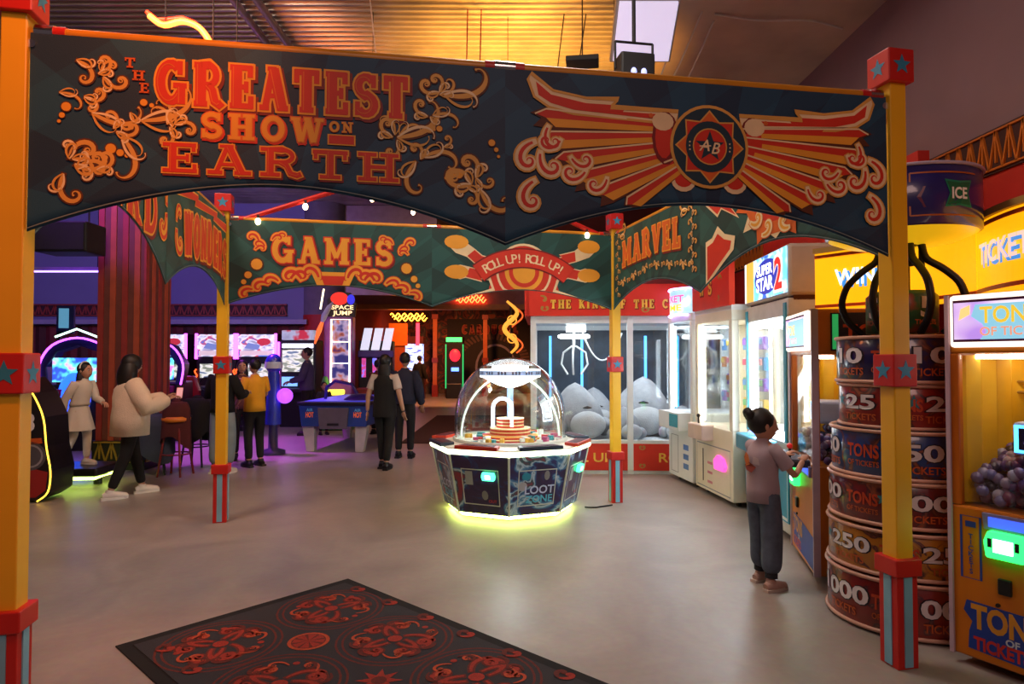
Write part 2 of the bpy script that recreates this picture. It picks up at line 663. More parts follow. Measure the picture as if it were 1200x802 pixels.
# ================================================================== THE SETTING
def concrete_mat():
    m = bpy.data.materials.new('polished_concrete')
    m.use_nodes = True
    nt = m.node_tree
    b = nt.nodes['Principled BSDF']
    tc = nt.nodes.new('ShaderNodeTexCoord')
    n1 = nt.nodes.new('ShaderNodeTexNoise')
    n1.inputs['Scale'].default_value = 1.1
    n1.inputs['Detail'].default_value = 6
    n1.inputs['Distortion'].default_value = 1.8
    n2 = nt.nodes.new('ShaderNodeTexNoise')
    n2.inputs['Scale'].default_value = 22
    n2.inputs['Detail'].default_value = 4
    for n in (n1, n2):
        nt.links.new(tc.outputs['Object'], n.inputs['Vector'])
    cr = nt.nodes.new('ShaderNodeValToRGB')
    cr.color_ramp.elements[0].position = 0.3
    cr.color_ramp.elements[0].color = C('#918a84') + (1,)
    cr.color_ramp.elements[1].position = 0.72
    cr.color_ramp.elements[1].color = C('#aaa29b') + (1,)
    nt.links.new(n1.outputs['Fac'], cr.inputs['Fac'])
    mx = nt.nodes.new('ShaderNodeMix')
    mx.data_type = 'RGBA'
    mx.blend_type = 'MULTIPLY'
    mx.inputs['Factor'].default_value = 0.26
    nt.links.new(cr.outputs[0], mx.inputs[6])
    nt.links.new(n2.outputs['Color'], mx.inputs[7])
    nt.links.new(mx.outputs[2], b.inputs['Base Color'])
    mr = nt.nodes.new('ShaderNodeMapRange')
    mr.inputs['To Min'].default_value = 0.30
    mr.inputs['To Max'].default_value = 0.48
    nt.links.new(n1.outputs['Fac'], mr.inputs['Value'])
    nt.links.new(mr.outputs[0], b.inputs['Roughness'])
    bp = nt.nodes.new('ShaderNodeBump')
    bp.inputs['Strength'].default_value = 0.06
    bp.inputs['Distance'].default_value = 0.01
    nt.links.new(n2.outputs['Fac'], bp.inputs['Height'])
    nt.links.new(bp.outputs['Normal'], b.inputs['Normal'])
    return m


floor = struct(MB().bb((-16, -4, -0.2), (4.6, 32, 0.0), concrete_mat()).build('floor'))
# saw-cut joints in the slab
fj = MB()
jm = mat('joint_filler', '#4a4541', 0.8)
fj.bb((-3.0, 3.02, 0.0), (4.2, 3.035, 0.0015), jm)
fj.build('floor_joint', floor)

steel = mat('galvanised_deck', '#a89c90', 0.30, 0.7, var=0.2, scale=2.0)
dk = MB()
P = []
y = -4.0
prof = []
while y < 32:
    prof += [(y, 5.70), (y + .035, 5.70), (y + .05, 5.735), (y + .105, 5.735)]
    y += .12
V = [(-16, a, b) for a, b in prof] + [(1.6, a, b) for a, b in prof]
N = len(prof)
dk.add(V, [(i, i + 1, N + i + 1, N + i) for i in range(N - 1)], steel)
dk.bb((-16, -4, 5.80), (1.6, 32, 5.95), mat('deck_back', '#3a332f', 0.9))
struct(dk.build('ceiling'))
sof = MB().bb((1.6, -4, 5.62), (4.4, 32, 5.95), mat('soffit_board', '#b8a08c', 0.85, var=0.18, scale=1.2, bump=0.1))
struct(sof.build('ceiling_soffit'))
bm_ = MB().bb((1.50, -4, 5.36), (1.72, 32, 5.70), mat('beam_paint', '#5d4c48', 0.7))
struct(bm_.build('trim_1'))

mauve = mat('mauve_paint', '#8a6f72', 0.9, var=0.06, scale=1.5)
redwall = mat('red_paint', '#b3241a', 0.6, var=0.05)
wr = struct(MB().bb((4.2, -4, 0), (4.4, 32, 5.7), mauve).build('wall_right'))
MB().bb((4.12, -4, 0), (4.2, 14.98, 3.18), redwall).build('red_dado', wr)


def lattice(m, x0, x1, z0, z1, frame, mat_, n, w=0.02, d=0.02):
    """row of crossing bars between two rails"""
    def bar(a, b):
        a, b = Vector(a), Vector(b)
        t = (b - a).normalized()
        q = Vector((-t.y, t.x)) * w / 2
        m.prism([tuple(a - q), tuple(b - q), tuple(b + q), tuple(a + q)], mat_, frame, d)
    bar((x0, z0), (x1, z0))
    bar((x0, z1), (x1, z1))
    for i in range(n):
        a = x0 + (x1 - x0) * i / n
        b = x0 + (x1 - x0) * (i + 1) / n
        bar((a, z0), ((a + b) / 2, z1))
        bar(((a + b) / 2, z1), (b, z0))
        c = (a + b) / 2
        bar((c, z1), (c, z0 + (z1 - z0) * .15))


orange_paint = mat('orange_paint', '#c46a1e', 0.5)
struct(MB().bb((3.50, 5.55, 0), (3.60, 9.0, 3.40), redwall).build('wall_screen'))
tr = MB()
tr.bb((4.10, -1, 3.18), (4.2, 14.98, 3.56), mat('frieze_backing', '#40201a', 0.8))  # dark brown backing strip behind the lattice bars
lattice(tr, -1, 14.9, 3.21, 3.53, plane_frame((4.10, 0, 0), (0, 1, 0), (0, 0, 1), (-1, 0, 0)), orange_paint, 105, 0.016, 0.02)
struct(tr.build('trim_2'))

# left side of the hall
violet = mat('violet_paint', '#7d76a6', 0.85, var=0.05, scale=1.0)
crimson = mat('crimson_drape', '#6d1a22', 0.75, var=0.15)
crimson2 = mat('brown_drape', '#4a1d1c', 0.75, var=0.15)
struct(MB().bb((-13.2, -4, 0), (-13, 32, 5.7), violet).build('wall_left'))
wb = struct(MB().bb((-13, 17.0, 0), (-5.3, 17.2, 5.7), violet).build('wall_back'))
dr = MB()
for i in range(28):
    x = -13 + i * 7.7 / 28
    w = 7.7 / 28
    dr.prism([(x, 17.0), (x, 16.93), (x + w * .5, 16.88), (x + w, 16.93), (x + w, 17.0)], crimson if i % 2 else crimson2, None, 2.45, 0.02)
plabel(dr.build('pleated_drape', wb), 'red pleated drape along the lower wall')
lg = MB().bb((-13, 16.70, 2.50), (-5.3, 17.0, 2.62), mat('ledge_paint', '#9a91b0', 0.5))
lg.build('ledge', wb)
fz = MB()
fz.bb((-13, 16.96, 2.72), (-5.9, 17.0, 3.04), mat('frieze_back', '#3c1a24', 0.8))
fm = mat('frieze_red', '#9c3a34', 0.6)
FB = plane_frame((0, 16.96, 0), (1, 0, 0), (0, 0, 1), (0, -1, 0))
lattice(fz, -12.9, -5.9, 2.74, 3.02, FB, fm, 34, 0.03, 0.02)
fz.build('lattice_frieze', wb)
# rounded red corner where the hall turns into the passage
cc = MB()
cc.lathe([(0.55, 0), (0.55, 2.75)], redwall, (-5.0, 17.25, 0), 20)
cc.lathe([(0.54, 2.75), (0.54, 5.7)], mat('grey_mauve_paint', '#6f6272', .8), (-5.0, 17.25, 0), 20)
cc.lathe([(0.58, 0), (0.58, .15), (.555, .17)], mat('skirting', '#2a1416', 0.6), (-5.0, 17.25, 0), 20)
struct(cc.build('wall_corner'))
struct(MB().bb((-5.1, 17.5, 0), (-4.9, 30, 5.7), mat('passage_red', '#7a2a1c', 0.7)).build('wall_passage'))
mural = ramp_mat('mural_print', 'noise', [(0, '#1c1412'), (.40, '#3a1712'), (.47, '#8a3a1a'), (.52, '#2b2320'), (.60, '#5c4a36'), (.66, '#a8552a')], 0.7, 1.6, distort=1.6, detail=4, const=False)
far = struct(MB().bb((-5.1, 30, 0), (1.1, 30.2, 5.7), mural).build('wall_far'))
fd = Dec(plane_frame((0, 30, 0), (1, 0, 0), (0, 0, 1), (0, -1, 0)))
fr_red = mat('mural_red', '#a5281c', 0.6)
fd.rect(-3.0, 0.05, 0.9, 3.45, mat('mural_dark', '#2a211f', 0.7), 0.012)
for i in range(26):
    a = radians(180 - i * 180 / 25)
    q = (-0.95 + 1.75 * cos(a), 1.55 + 1.25 * sin(a))
    fd.stroke([q, (-0.95 + 1.35 * cos(a), 1.55 + .95 * sin(a))], 0.10, mat('mural_stone', '#6b4a3c', 0.7), 0.02)
fd.disc(-0.75, 1.2, 0.85, mat('mural_black', '#0d0a0c', 0.7), 0.024, 20, 1.0)
fd.ring(-0.75, 1.2, 0.9, 0.10, mat('mural_cream', '#8d8296', 0.6), 0.03, 24, 1.05)
for i, ch in enumerate('CAROUSEL'):
    fd.glyph(ch, -2.3 + i * 0.34, 2.75, 0.42, 0.6, fr_red, mat('mural_edge', '#c8762c', 0.6), h=0.03)
plabel(fd.build('mural_arch', far), 'painted arch with red lettering')
struct(MB().bb((0.9, 15.1, 0), (1.1, 30, 5.7), mural).build('wall_passage_right'))
wp = struct(MB().bb((0.7, 15.0, 0), (4.2, 15.2, 5.7), mat('maroon_paint', '#5a1a1c', 0.7)).build('wall_partition'))
# lit bulkhead over the passage mouth
bk = MB()
bk.bb((-4.9, 19.6, 3.25), (0.9, 19.9, 5.7), mat('bulkhead_paint', '#a86a62', 0.6))
bk.bb((-4.9, 19.5, 3.10), (0.9, 19.95, 3.25), mat('bulkhead_edge', '#c9813c', 0.5))
struct(bk.build('trim_3'))
bk = MB()
bk.bb((-4.45, 17.2, 3.3), (-2.0, 17.35, 5.69), mat('silver_fascia', '#9a7c86', 0.35, 0.6))
struct(bk.build('trim_4'))

# ================================================================== CANOPY FRAME
TH = radians(12)
P1 = Vector((-2.105, 2.74, 0))
P2 = Vector((2.03, 3.442, 0))
P3 = Vector((-2.867, 6.426, 0))
P4 = Vector((1.16, 7.30, 0))

yellow = mat('yellow_post_paint', '#e6b01c', 0.42, var=0.05, scale=3)
red = mat('red_post_paint', '#c01f18', 0.42, var=0.06)
skyblue = mat('sky_blue_paint', '#7db4cc', 0.45)
starblue = mat('star_blue', '#2f86a8', 0.5)
chrome = mat('chrome', '#c9c9cc', 0.18, 1.0)


def cube_faces(hw):
    for k in range(4):
        a = k * pi / 2
        n = Vector((cos(a), sin(a), 0))
        u = Vector((-sin(a), cos(a), 0))
        yield plane_frame(n * hw, u, (0, 0, 1), n)


def post(loc, label):
    t = thing('carnival_post', label, 'post', (loc.x, loc.y, 0), TH, 'yellow posts of the carnival canopy')
    MB().bb((-.05, -.05, .5), (.05, .05, 3.08), yellow).build('shaft', t, bevel=.006)
    for z0, z1, hw in ((3.06, 3.235, .078), (1.455, 1.625, .072)):
        b = MB().bb((-hw, -hw, z0), (hw, hw, z1), red).build('star_block', t, bevel=.006)
        for fr in cube_faces(hw):
            d = Dec(fr)
            zc = (z0 + z1) / 2
            d.star(0, zc, .056, starblue, .002)
            d.build('star', b)
    MB().bb((-.078, -.078, .475), (.078, .078, .565), red).build('collar', t, bevel=.006)
    MB().bb((-.062, -.062, 0.0), (.062, .062, .48), red).build('base', t, bevel=.004)
    for fr in cube_faces(.062):
        m = MB()
        m.prism([(-.024, .012), (.024, .012), (.024, .472), (-.024, .472)], skyblue, fr, .006)
        plabel(m.build('stripe', t), 'light blue stripe')
    return t


post(P1, 'large yellow post at the left edge, nearest of the four')
post(P2, 'yellow post with red star blocks in front of the round prize drums')
post(P3, 'slim yellow post beside the lone woman in jeans, left end of the games banner')
post(P4, 'yellow post standing before the red claw cage')

pole_m = mat('ochre_pole', '#c9871c', 0.4, var=0.08)


def pole(A, B, z, label):
    """top rail with a clamp at each end and one in the middle"""
    d = (B - A)
    L = d.length
    t = thing('banner_pole', label, 'pole', (A.x, A.y, z), atan2(d.y, d.x), 'rails carrying the banners')
    for a, b in ((.17, L / 2 - .09), (L / 2 + .09, L - .17)):
        MB().cyl((a, 0, 0), (b, 0, 0), .027, pole_m, 12).build('rail', t)
    for a, s in ((.09, 1), (L - .09, -1)):
        m = MB()
        m.cyl((a - .022 * s, 0, 0), (a + .05 * s, 0, 0), .036, chrome, 14)
        m.box((a - .008 * s, 0, -.045), (.05, .05, .05), chrome)
        m.cyl((a - .03 * s, -.035, -.06), (a - .03 * s, .035, -.06), .018, chrome, 10)
        m.build('clamp', t)
        MB().cyl((a + .05 * s, 0, 0), (a + .095 * s, 0, 0), .032, red, 12).build('red_sleeve', t)
    MB().cyl((L / 2 - .05, 0, 0), (L / 2 + .05, 0, 0), .034, chrome, 14).build('clamp', t)
    for s in (-1, 1):
        MB().cyl((L / 2 + s * .05, 0, 0), (L / 2 + s * .095, 0, 0), .032, red, 12).build('red_sleeve', t)
    return t


ZB = 3.0
pole(P1, P2, ZB, 'ochre rail along the top of the near banners')
pole(P3, P4, ZB, 'ochre rail above the games banner')
pole(P1, P3, ZB, 'ochre rail on the left side of the canopy')
pole(P4, P2, ZB, 'ochre rail on the right side of the canopy')

# gable rafters at the back with bulbs
bulb_m = glow('bulb_glow', '#ffd9a0', 14)
MID = (P3 + P4) / 2
for A, lab in ((P3, 'left'), (P4, 'right')):
    t = thing('gable_rafter', 'red sloping rafter with bulbs rising from the %s back post' % lab, 'rafter', (A.x, A.y, 2.93))
    d = MID - A
    e = Vector((d.x, d.y, .78))
    MB().tube([e * .03, e], .026, red, 8).build('beam', t)
    for k, q in enumerate((.16, .38, .60, .82)):
        b = MB()
        p = e * q + Vector((0, -.03, -.03))
        b.cyl(p + Vector((0, 0, .02)), p + Vector((0, 0, -.02)), .014, mat('bulb_cap', '#2a2220', .6), 8)
        b.ell(p + Vector((0, -.004, -.047)), (.027, .027, .034), bulb_m, 10, 8)
        b.build('bulb', t)
fs = thing('festoon_string', 'string of round bulbs hung behind the games banner', 'string lights', (-1.4, 7.6, 3.55))
m = MB()
pts = [Vector((-.25 + 1.6 * i / 10, .1 * i / 10, -.16 * sin(pi * i / 10) - .06 * i / 10)) for i in range(11)]
m.tube(pts, .006, mat('cable_black', '#141214', .6), 5).build('wire', fs)
for i in (0, 10):
    MB().cyl(pts[i], (pts[i].x, pts[i].y, 5.74 - 3.55), .004, mat('cable_black'), 5).build('hanger_wire', fs)
for i in (0, 3, 6, 9):
    b = MB()
    b.cyl(pts[i], pts[i] + Vector((0, 0, -.04)), .012, mat('bulb_cap'), 8)
    b.ell(pts[i] + Vector((0, 0, -.067)), (.026, .026, .033), bulb_m, 10, 8)
    b.build('bulb', fs)

# ================================================================== BANNERS


def banner_mat(name, cx, cy, green=False):
    """dark teal cloth printed with darker sun-ray wedges about (cx, cy) in the panel's own plane"""
    m = bpy.data.materials.new(name)
    m.use_nodes = True
    nt = m.node_tree
    L = nt.links.new
    b = nt.nodes['Principled BSDF']
    tc = nt.nodes.new('ShaderNodeTexCoord')
    sp = nt.nodes.new('ShaderNodeSeparateXYZ')
    L(tc.outputs['Object'], sp.inputs[0])

    def mth(op, a, b_=None):
        n = nt.nodes.new('ShaderNodeMath')
        n.operation = op
        for i, q in enumerate((a, b_)):
            if q is None:
                continue
            if isinstance(q, (int, float)):
                n.inputs[i].default_value = q
            else:
                L(q, n.inputs[i])
        return n.outputs[0]
    an = mth('ARCTAN2', mth('SUBTRACT', sp.outputs[2], cy), mth('SUBTRACT', sp.outputs[0], cx))
    w = mth('FRACT', mth('MULTIPLY', an, 14 / (2 * pi)))
    st = mth('GREATER_THAN', w, 0.5)
    v2 = mth('FRACT', mth('ADD', mth('MULTIPLY', sp.outputs[0], 1.7), mth('MULTIPLY', sp.outputs[2], -2.3)))
    st2 = mth('GREATER_THAN', v2, 0.55)
    sm = mth('ADD', mth('MULTIPLY', st, 0.55), mth('MULTIPLY', st2, 0.30))
    nz = nt.nodes.new('ShaderNodeTexNoise')
    nz.inputs['Scale'].default_value = 2.5
    L(tc.outputs['Object'], nz.inputs['Vector'])
    sm = mth('ADD', sm, mth('MULTIPLY', nz.outputs['Fac'], 0.35))
    cr = nt.nodes.new('ShaderNodeValToRGB')
    cr.color_ramp.elements[0].color = C('#14332f' if green else '#0f2740') + (1,)
    cr.color_ramp.elements[1].color = C('#23564f' if green else '#184862') + (1,)
    L(sm, cr.inputs['Fac'])
    L(cr.outputs[0], b.inputs['Base Color'])
    b.inputs['Roughness'].default_value = 0.62
    n3 = nt.nodes.new('ShaderNodeTexNoise')
    n3.inputs['Scale'].default_value = 180
    L(tc.outputs['Object'], n3.inputs['Vector'])
    bp = nt.nodes.new('ShaderNodeBump')
    bp.inputs['Strength'].default_value = 0.15
    bp.inputs['Distance'].default_value = 0.004
    L(n3.outputs['Fac'], bp.inputs['Height'])
    L(bp.outputs['Normal'], b.inputs['Normal'])
    return m


hem = mat('hem_grey', '#6f7f80', 0.7)
p_red = mat('print_red', '#cf3018', 0.6, var=.06)
p_dred = mat('print_dark_red', '#7a1512', 0.6)
p_gold = mat('print_gold', '#d9a24a', 0.6, var=.08)
p_cream = mat('print_cream', '#ecd3a2', 0.6)
p_orange = mat('print_orange', '#d9641e', 0.6)
p_amber = mat('print_amber', '#e8a02c', 0.6, var=.1, scale=3)
p_navy = mat('print_navy', '#123340', 0.6)
p_dark = mat('print_shade', '#0f1c22', 0.7)
p_brown = mat('print_brown', '#5a2a12', 0.65)


def wr_(u, v, ph):
    return .004 * sin(u * 4.3 + ph) * (0.3 - v) + .0025 * sin(u * 7.1 - v * 3 + ph * 2) * (-v)


def banner(A, B, s0, s1, label, ph=0.0, peak=-.58, low=-.80, cx=None, side_in=.06, name='banner'):
    """one cloth panel hanging from the rail between A and B, from s0 to s1 along it; local x runs along, -y faces the viewer"""
    d = (B - A).normalized()
    o = A + d * s0
    L = s1 - s0
    t = thing(name, label, 'banner', (o.x, o.y, ZB - .012), atan2(d.y, d.x), 'carnival canopy banners')

    def bot(u):
        q = abs(u / L * 2 - 1)
        return peak + (low - peak) * q ** 1.9
    m = MB()
    NU, NV = 48, 14
    cm = banner_mat(name + '_cloth', L / 2 if cx is None else cx, -.9, A is not P1 or B is not P2)
    P = []
    for i in range(NU + 1):
        u = L * i / NU
        for j in range(NV + 1):
            v = bot(u) * j / NV
            P.append((u, wr_(u, v, ph) - .030, v))
    for i in range(NU + 1):
        u = L * i / NU
        for j in range(NV + 1):
            v = bot(u) * j / NV
            P.append((u, wr_(u, v, ph) - .026, v))
    K = (NU + 1) * (NV + 1)
    F = []
    for i in range(NU):
        for j in range(NV):
            a, b, c, e = i * (NV + 1) + j, i * (NV + 1) + j + 1, (i + 1) * (NV + 1) + j + 1, (i + 1) * (NV + 1) + j
            F.append((a, b, c, e))
            F.append((K + a, K + e, K + c, K + b))
    for i in range(NU):
        a, b = i * (NV + 1) + NV, (i + 1) * (NV + 1) + NV
        F.append((a, K + a, K + b, b))
    m.add(P, F, cm, True)
    m.build('cloth', t)

    def fr(u, v, h):
        u = min(max(u, 0.0), L)
        v = max(v, bot(u) + .010)
        return Vector((u, wr_(u, v, ph) - .033 - h, v))
    hd = Dec(fr)
    hd.stroke([(L * i / 40, bot(L * i / 40) + .011) for i in range(41)], .008, hem, .001)
    hd.build('hem', t)
    sl = MB()
    sl.tube([(.10 if s0 < 1 else .02, 0, .012), (L - (.10 if s1 > 3.5 else .02), 0, .012)], .033, cm, 10)
    sl.tube([(.02, -.012, .005), (L - .02, -.012, .005)], .02, cm, 8)
    return t, fr, L


LF = (P2 - P1).length
LS = (P3 - P1).length


def scaled(fr, su, ou, sv):
    return lambda u, v, h: fr(u * su + ou, v * sv, h)


def word(t, fr, txt, u, v, hgt, width, fill, edge, shadow=None, inner=None, h=.002, name='letter', bow=0.0):
    TR = 0.17
    W = slab_width(txt) + TR * (len(txt) - 1)
    sx = width / (W * hgt)
    x = u
    for i, ch in enumerate(txt):
        if ch == ' ':
            x += (SLAB[ch][0] + TR) * sx * hgt
            continue
        d = Dec(fr)
        wf = None
        if bow:
            wf = lambda a, b: (a, b + bow * (1 - ((a - u) / width * 2 - 1) ** 2))
        d.glyph(ch, x, v, hgt, sx, fill, edge, shadow, inner, h, warp=wf)
        d.build(name, t)
        x += (SLAB[ch][0] + TR) * sx * hgt


def scrolls(t, fr, items, a=p_gold, e=p_brown, c=p_cream):
    for it in items:
        d = Dec(fr)
        for (u, v, size, ang, flip, turns) in it:
            d.curl(u, v, size * 1.25, radians(ang), a, .002 + .0004 * random.random(), flip, turns * 1.1, w=.075, edge=e)
            d.curl(u, v, size * .85, radians(ang + 30 * flip), c, .003 + .0004 * random.random(), -flip, turns, w=.06, edge=e)
            d.curl(u, v, size * .7, radians(ang - 40 * flip), a, .0036 + .0004 * random.random(), flip, turns * .9, w=.07)
        plabel(d.build('scroll_ornament', t), 'gold painted scroll ornament')


def dots(t, fr, items, m_=None):
    for (u, v, r) in items:
        d = Dec(fr)
        d.disc(u, v, r * 1.25, p_brown, .002, 12)
        d.disc(u, v, r, m_ or p_amber, .003, 12)
        d.build('dot', t)


# ---- near left panel: THE GREATEST SHOW ON EARTH
t, fr, L = banner(P1, P2, .055, LF / 2, 'dark teal banner lettered THE GREATEST SHOW ON EARTH with gold scrolls', .4, -.62, -.85)
fr = scaled(fr, 1.075, .01, 1.07)
for ch, u, v in (('T', .335, -.115), ('H', .365, -.165), ('E', .392, -.215)):
    d = Dec(fr)
    d.glyph(ch, u, v, .04, 1.3, p_orange, p_dred)
    d.build('letter', t)
word(t, fr, 'GREATEST', .455, -.258, .185, 1.01, p_red, p_amber, p_dred, p_orange)
word(t, fr, 'SHOW', .625, -.388, .108, .49, p_amber, p_orange, p_red, None)
word(t, fr, 'ON', 1.135, -.333, .045, .10, p_amber, p_orange)
d = Dec(fr)
d.rect(1.13, -.388, 1.245, -.342, p_amber, .002)
d.rect(1.136, -.383, 1.239, -.347, p_red, .003)
plabel(d.build('red_bar', t), 'red bar under the word ON')
word(t, fr, 'EARTH', .48, -.535, .122, .95, p_red, p_amber, p_dred, p_orange)
SC = [
    [(.16, -.10, .13, -20, -1, 1.1), (.24, -.15, .12, 20, 1, 1.5), (.26, -.16, .13, -60, 1, 1.4), (.25, -.14, .09, 80, -1, 1.2)],
    [(.19, -.245, .10, -10, -1, 1.3), (.19, -.25, .12, -25, 1, 1.5), (.10, -.235, .09, 0, -1, .5)],
    [(.14, -.50, .16, 80, -1, 1.5), (.16, -.52, .17, -30, 1, 1.4), (.17, -.54, .14, 50, -1, 1.3), (.12, -.56, .15, -110, 1, 1.0), (.24, -.54, .13, 10, 1, 1.5), (.15, -.50, .12, 10, -1, 1.2)],
    [(.22, -.31, .16, -30, 1, .4), (.31, -.38, .12, -30, 1, 1.4), (.33, -.40, .16, -50, -1, .5), (.30, -.37, .1, 60, 1, 1.2)],
    [(.40, -.33, .18, 5, 1, .3), (.53, -.34, .12, 30, -1, 1.5), (.51, -.35, .12, -60, -1, 1.5), (.50, -.34, .10, 70, 1, .5), (.52, -.35, .1, 100, 1, .5), (.36, -.30, .10, -60, -1, 1.2)],
    # right hand group
    [(1.60, -.13, .13, 200, -1, 1.4), (1.60, -.13, .12, 60, 1, 1.5), (1.62, -.14, .20, -5, 1, .5), (1.60, -.14, .1, 10, 1, .8)],
    [(1.57, -.235, .11, 20, -1, .5), (1.55, -.24, .12, 170, -1, 1.4), (1.56, -.24, .10, -50, -1, 1.4)],
    [(1.40, -.34, .13, 160, -1, 1.5), (1.42, -.34, .20, 10, 1, .4), (1.42, -.35, .12, -70, -1, 1.4), (1.41, -.33, .09, 90, 1, .5), (1.43, -.33, .09, 60, -1, .5)],
    [(1.53, -.42, .15, 30, -1, .6), (1.52, -.43, .11, 70, 1, 1.5), (1.50, -.44, .15, -130, 1, .7), (1.62, -.37, .08, 20, 1, 1.4)],
    [(1.76, -.50, .16, 70, 1, 1.5), (1.74, -.53, .17, 200, -1, 1.4), (1.74, -.53, .14, 110, 1, 1.2), (1.78, -.55, .17, -70, 1, .8), (1.72, -.54, .12, -20, -1, 1.4), (1.76, -.50, .11, -60, 1, 1.2)],
]
scrolls(t, fr, SC)
dots(t, fr, [(.125, -.29, .018), (.11, -.325, .011), (.10, -.35, .007), (.29, -.45, .02), (.325, -.465, .014), (.35, -.475, .009), (.41, -.255, .014), (.44, -.265, .009), (.46, -.272, .006),
             (1.60, -.29, .013), (1.575, -.295, .009), (1.555, -.30, .006), (1.685, -.485, .02), (1.655, -.495, .013), (1.63, -.505, .008), (1.83, -.34, .015), (1.85, -.37, .010), (1.86, -.40, .007)])

# ---- near right panel: winged medallion
t, fr, L = banner(P1, P2, LF / 2, LF - .055, 'dark teal banner with a red and gold winged star medallion', 2.1, -.62, -.85)
fr = scaled(fr, 1.03, -.045, 1.03)
cx, cy = 1.05, -.315


def W2(p, sg):
    return (cx + sg * p[0], cy + p[1])


for sg in (-1, 1):
    d = Dec(fr)
    top = [(.16, .165), (.50, .165), (.46, .205), (.62, .20), (.78, .225), (.885, .30), (.90, .27), (.87, .19), (.80, .145), (.68, .12), (.30, .105), (.17, .11)]
    d.poly([W2(p, sg) for p in top][::sg], p_cream, .0022)
    ins = [(.20, .145), (.44, .145), (.42, .175), (.62, .175), (.79, .205), (.862, .262), (.85, .20), (.79, .165), (.68, .14), (.30, .122), (.2, .128)]
    d.poly([W2(p, sg) for p in ins][::sg], p_red, .0034)
    d.stroke([W2(p, sg) for p in top + top[:1]], .012, p_gold, .0040, closed=True)
    plabel(d.build('wing_crest', t), 'upper crest of the painted wing')
    for k in range(6):
        a = radians((1, -5, -11, -18, -26, -37)[k])
        Lf = (.76, .73, .67, .60, .50, .37)[k]
        wd = .088
        d = Dec(fr)
        o0 = Vector((.13, .080 - k * .036))
        dv = Vector((cos(a), sin(a)))
        nv = Vector((-dv.y, dv.x))
        pts = [o0 + nv * wd * .25, o0 + dv * Lf * .9 + nv * wd * .62, o0 + dv * Lf + nv * wd * .25, o0 + dv * Lf * .93, o0 + dv * (Lf * .98) - nv * wd * .45, o0 + dv * Lf * .85 - nv * wd * .55, o0 - nv * wd * .25]
        d.poly([W2(p, sg) for p in pts][::sg], p_brown, .0022 + k * .0003)
        q1 = [o0 + nv * wd * .18, o0 + dv * Lf * .9 + nv * wd * .50, o0 + dv * Lf * .96 + nv * wd * .2, o0 + dv * Lf * .9 + nv * wd * .02, o0]
        d.poly([W2(p, sg) for p in q1][::sg], p_red, .0036 + k * .0003)
        q2 = [o0, o0 + dv * Lf * .9 + nv * wd * .02, o0 + dv * Lf * .84 - nv * wd * .44, o0 - nv * wd * .2]
        d.poly([W2(p, sg) for p in q2][::sg], p_amber, .0036 + k * .0003)
        d.stroke([W2(o0 + nv * wd * .2, sg), W2(o0 + dv * Lf * .9 + nv * wd * .5, sg), W2(o0 + dv * Lf * .97 + nv * wd * .2, sg)], .008, p_cream, .0050 + k * .0003)
        d.build('feather', t)
    d = Dec(fr)
    for (u, v, r, a0, fl) in ((.80, .06, .14, -60, -1), (.86, -.02, .17, -20, -1), (.84, -.06, .16, -80, -1), (.70, -.08, .13, -120, -1), (.62, -.14, .14, -60, 1), (.86, -.20, .17, -30, -1), (.52, -.17, .13, -80, 1), (.74, .0, .13, -60, 1)):
        p = W2((u, v), sg)
        ang = radians(a0 if sg > 0 else 180 - a0)
        d.curl(p[0], p[1], r * 1.35, ang, p_cream, .0062 + random.random() * .0006, fl * sg, 1.35, w=.17, edge=p_gold, core=p_red)
    plabel(d.build('wing_scroll', t), 'cream and red scrollwork at the wing tip')
    d = Dec(fr)
    d.disc(cx + sg * .135, cy - .235 + .06, .062, p_cream, .003, 14, .05)
    d.disc(cx + sg * .135, cy - .228 + .06, .045, p_red, .004, 14, .035)
    d.disc(cx + sg * .225, cy + .03, .07, p_dred, .005, 14, .13)
    d.disc(cx + sg * .235, cy + .03, .045, p_red, .0058, 14, .10)
    d.disc(cx + sg * .24, cy + .11, .055, p_cream, .0062, 14, .045)
    d.disc(cx + sg * .30, cy + .135, .012, p_orange, .0066, 10)
    d.build('wing_root', t)
d = Dec(fr)
d.disc(cx, cy, .205, p_gold, .0075, 36)
d.disc(cx, cy, .190, p_navy, .0083, 36)
for k in range(8):
    a = k * pi / 4
    d.poly([(cx + .175 * cos(a), cy + .175 * sin(a)), (cx + .13 * cos(a + .39), cy + .13 * sin(a + .39)), (cx, cy), (cx + .13 * cos(a - .39), cy + .13 * sin(a - .39))][::-1], p_red if k % 2 else p_orange, .0091)
    d.stroke([(cx + .13 * cos(a + .39), cy + .13 * sin(a + .39)), (cx + .175 * cos(a), cy + .175 * sin(a)), (cx + .13 * cos(a - .39), cy + .13 * sin(a - .39))], .007, p_gold, .0097)
d.disc(cx, cy, .125, p_navy, .0103, 30)
d.disc(cx, cy, .085, p_red, .0110, 26)
d.ring(cx, cy, .087, .006, p_gold, .0114, 26)
d.star(cx, cy, .078, p_navy, .0118)
med = d.build('medallion', t)
d = Dec(fr)
d.text('A', cx - .03, cy - .022, .058, p_cream, .0126, bold=.01, shear=.3)
d.text('B', cx + .026, cy - .034, .058, p_cream, .0130, bold=.01, shear=.3)
d.stroke([(cx - .055, cy), (cx + .005, cy + .004)], .006, p_cream, .0128)
d.build('monogram', med)
for k in range(6):
    a = radians(-25 + 10 * (k % 3) + 5 + (180 if k > 2 else 0)) + radians(10)
    d = Dec(fr)
    d.star(cx + .106 * cos(a), cy + .106 * sin(a), .006, p_cream, .0112)
    d.build('small_star', med)

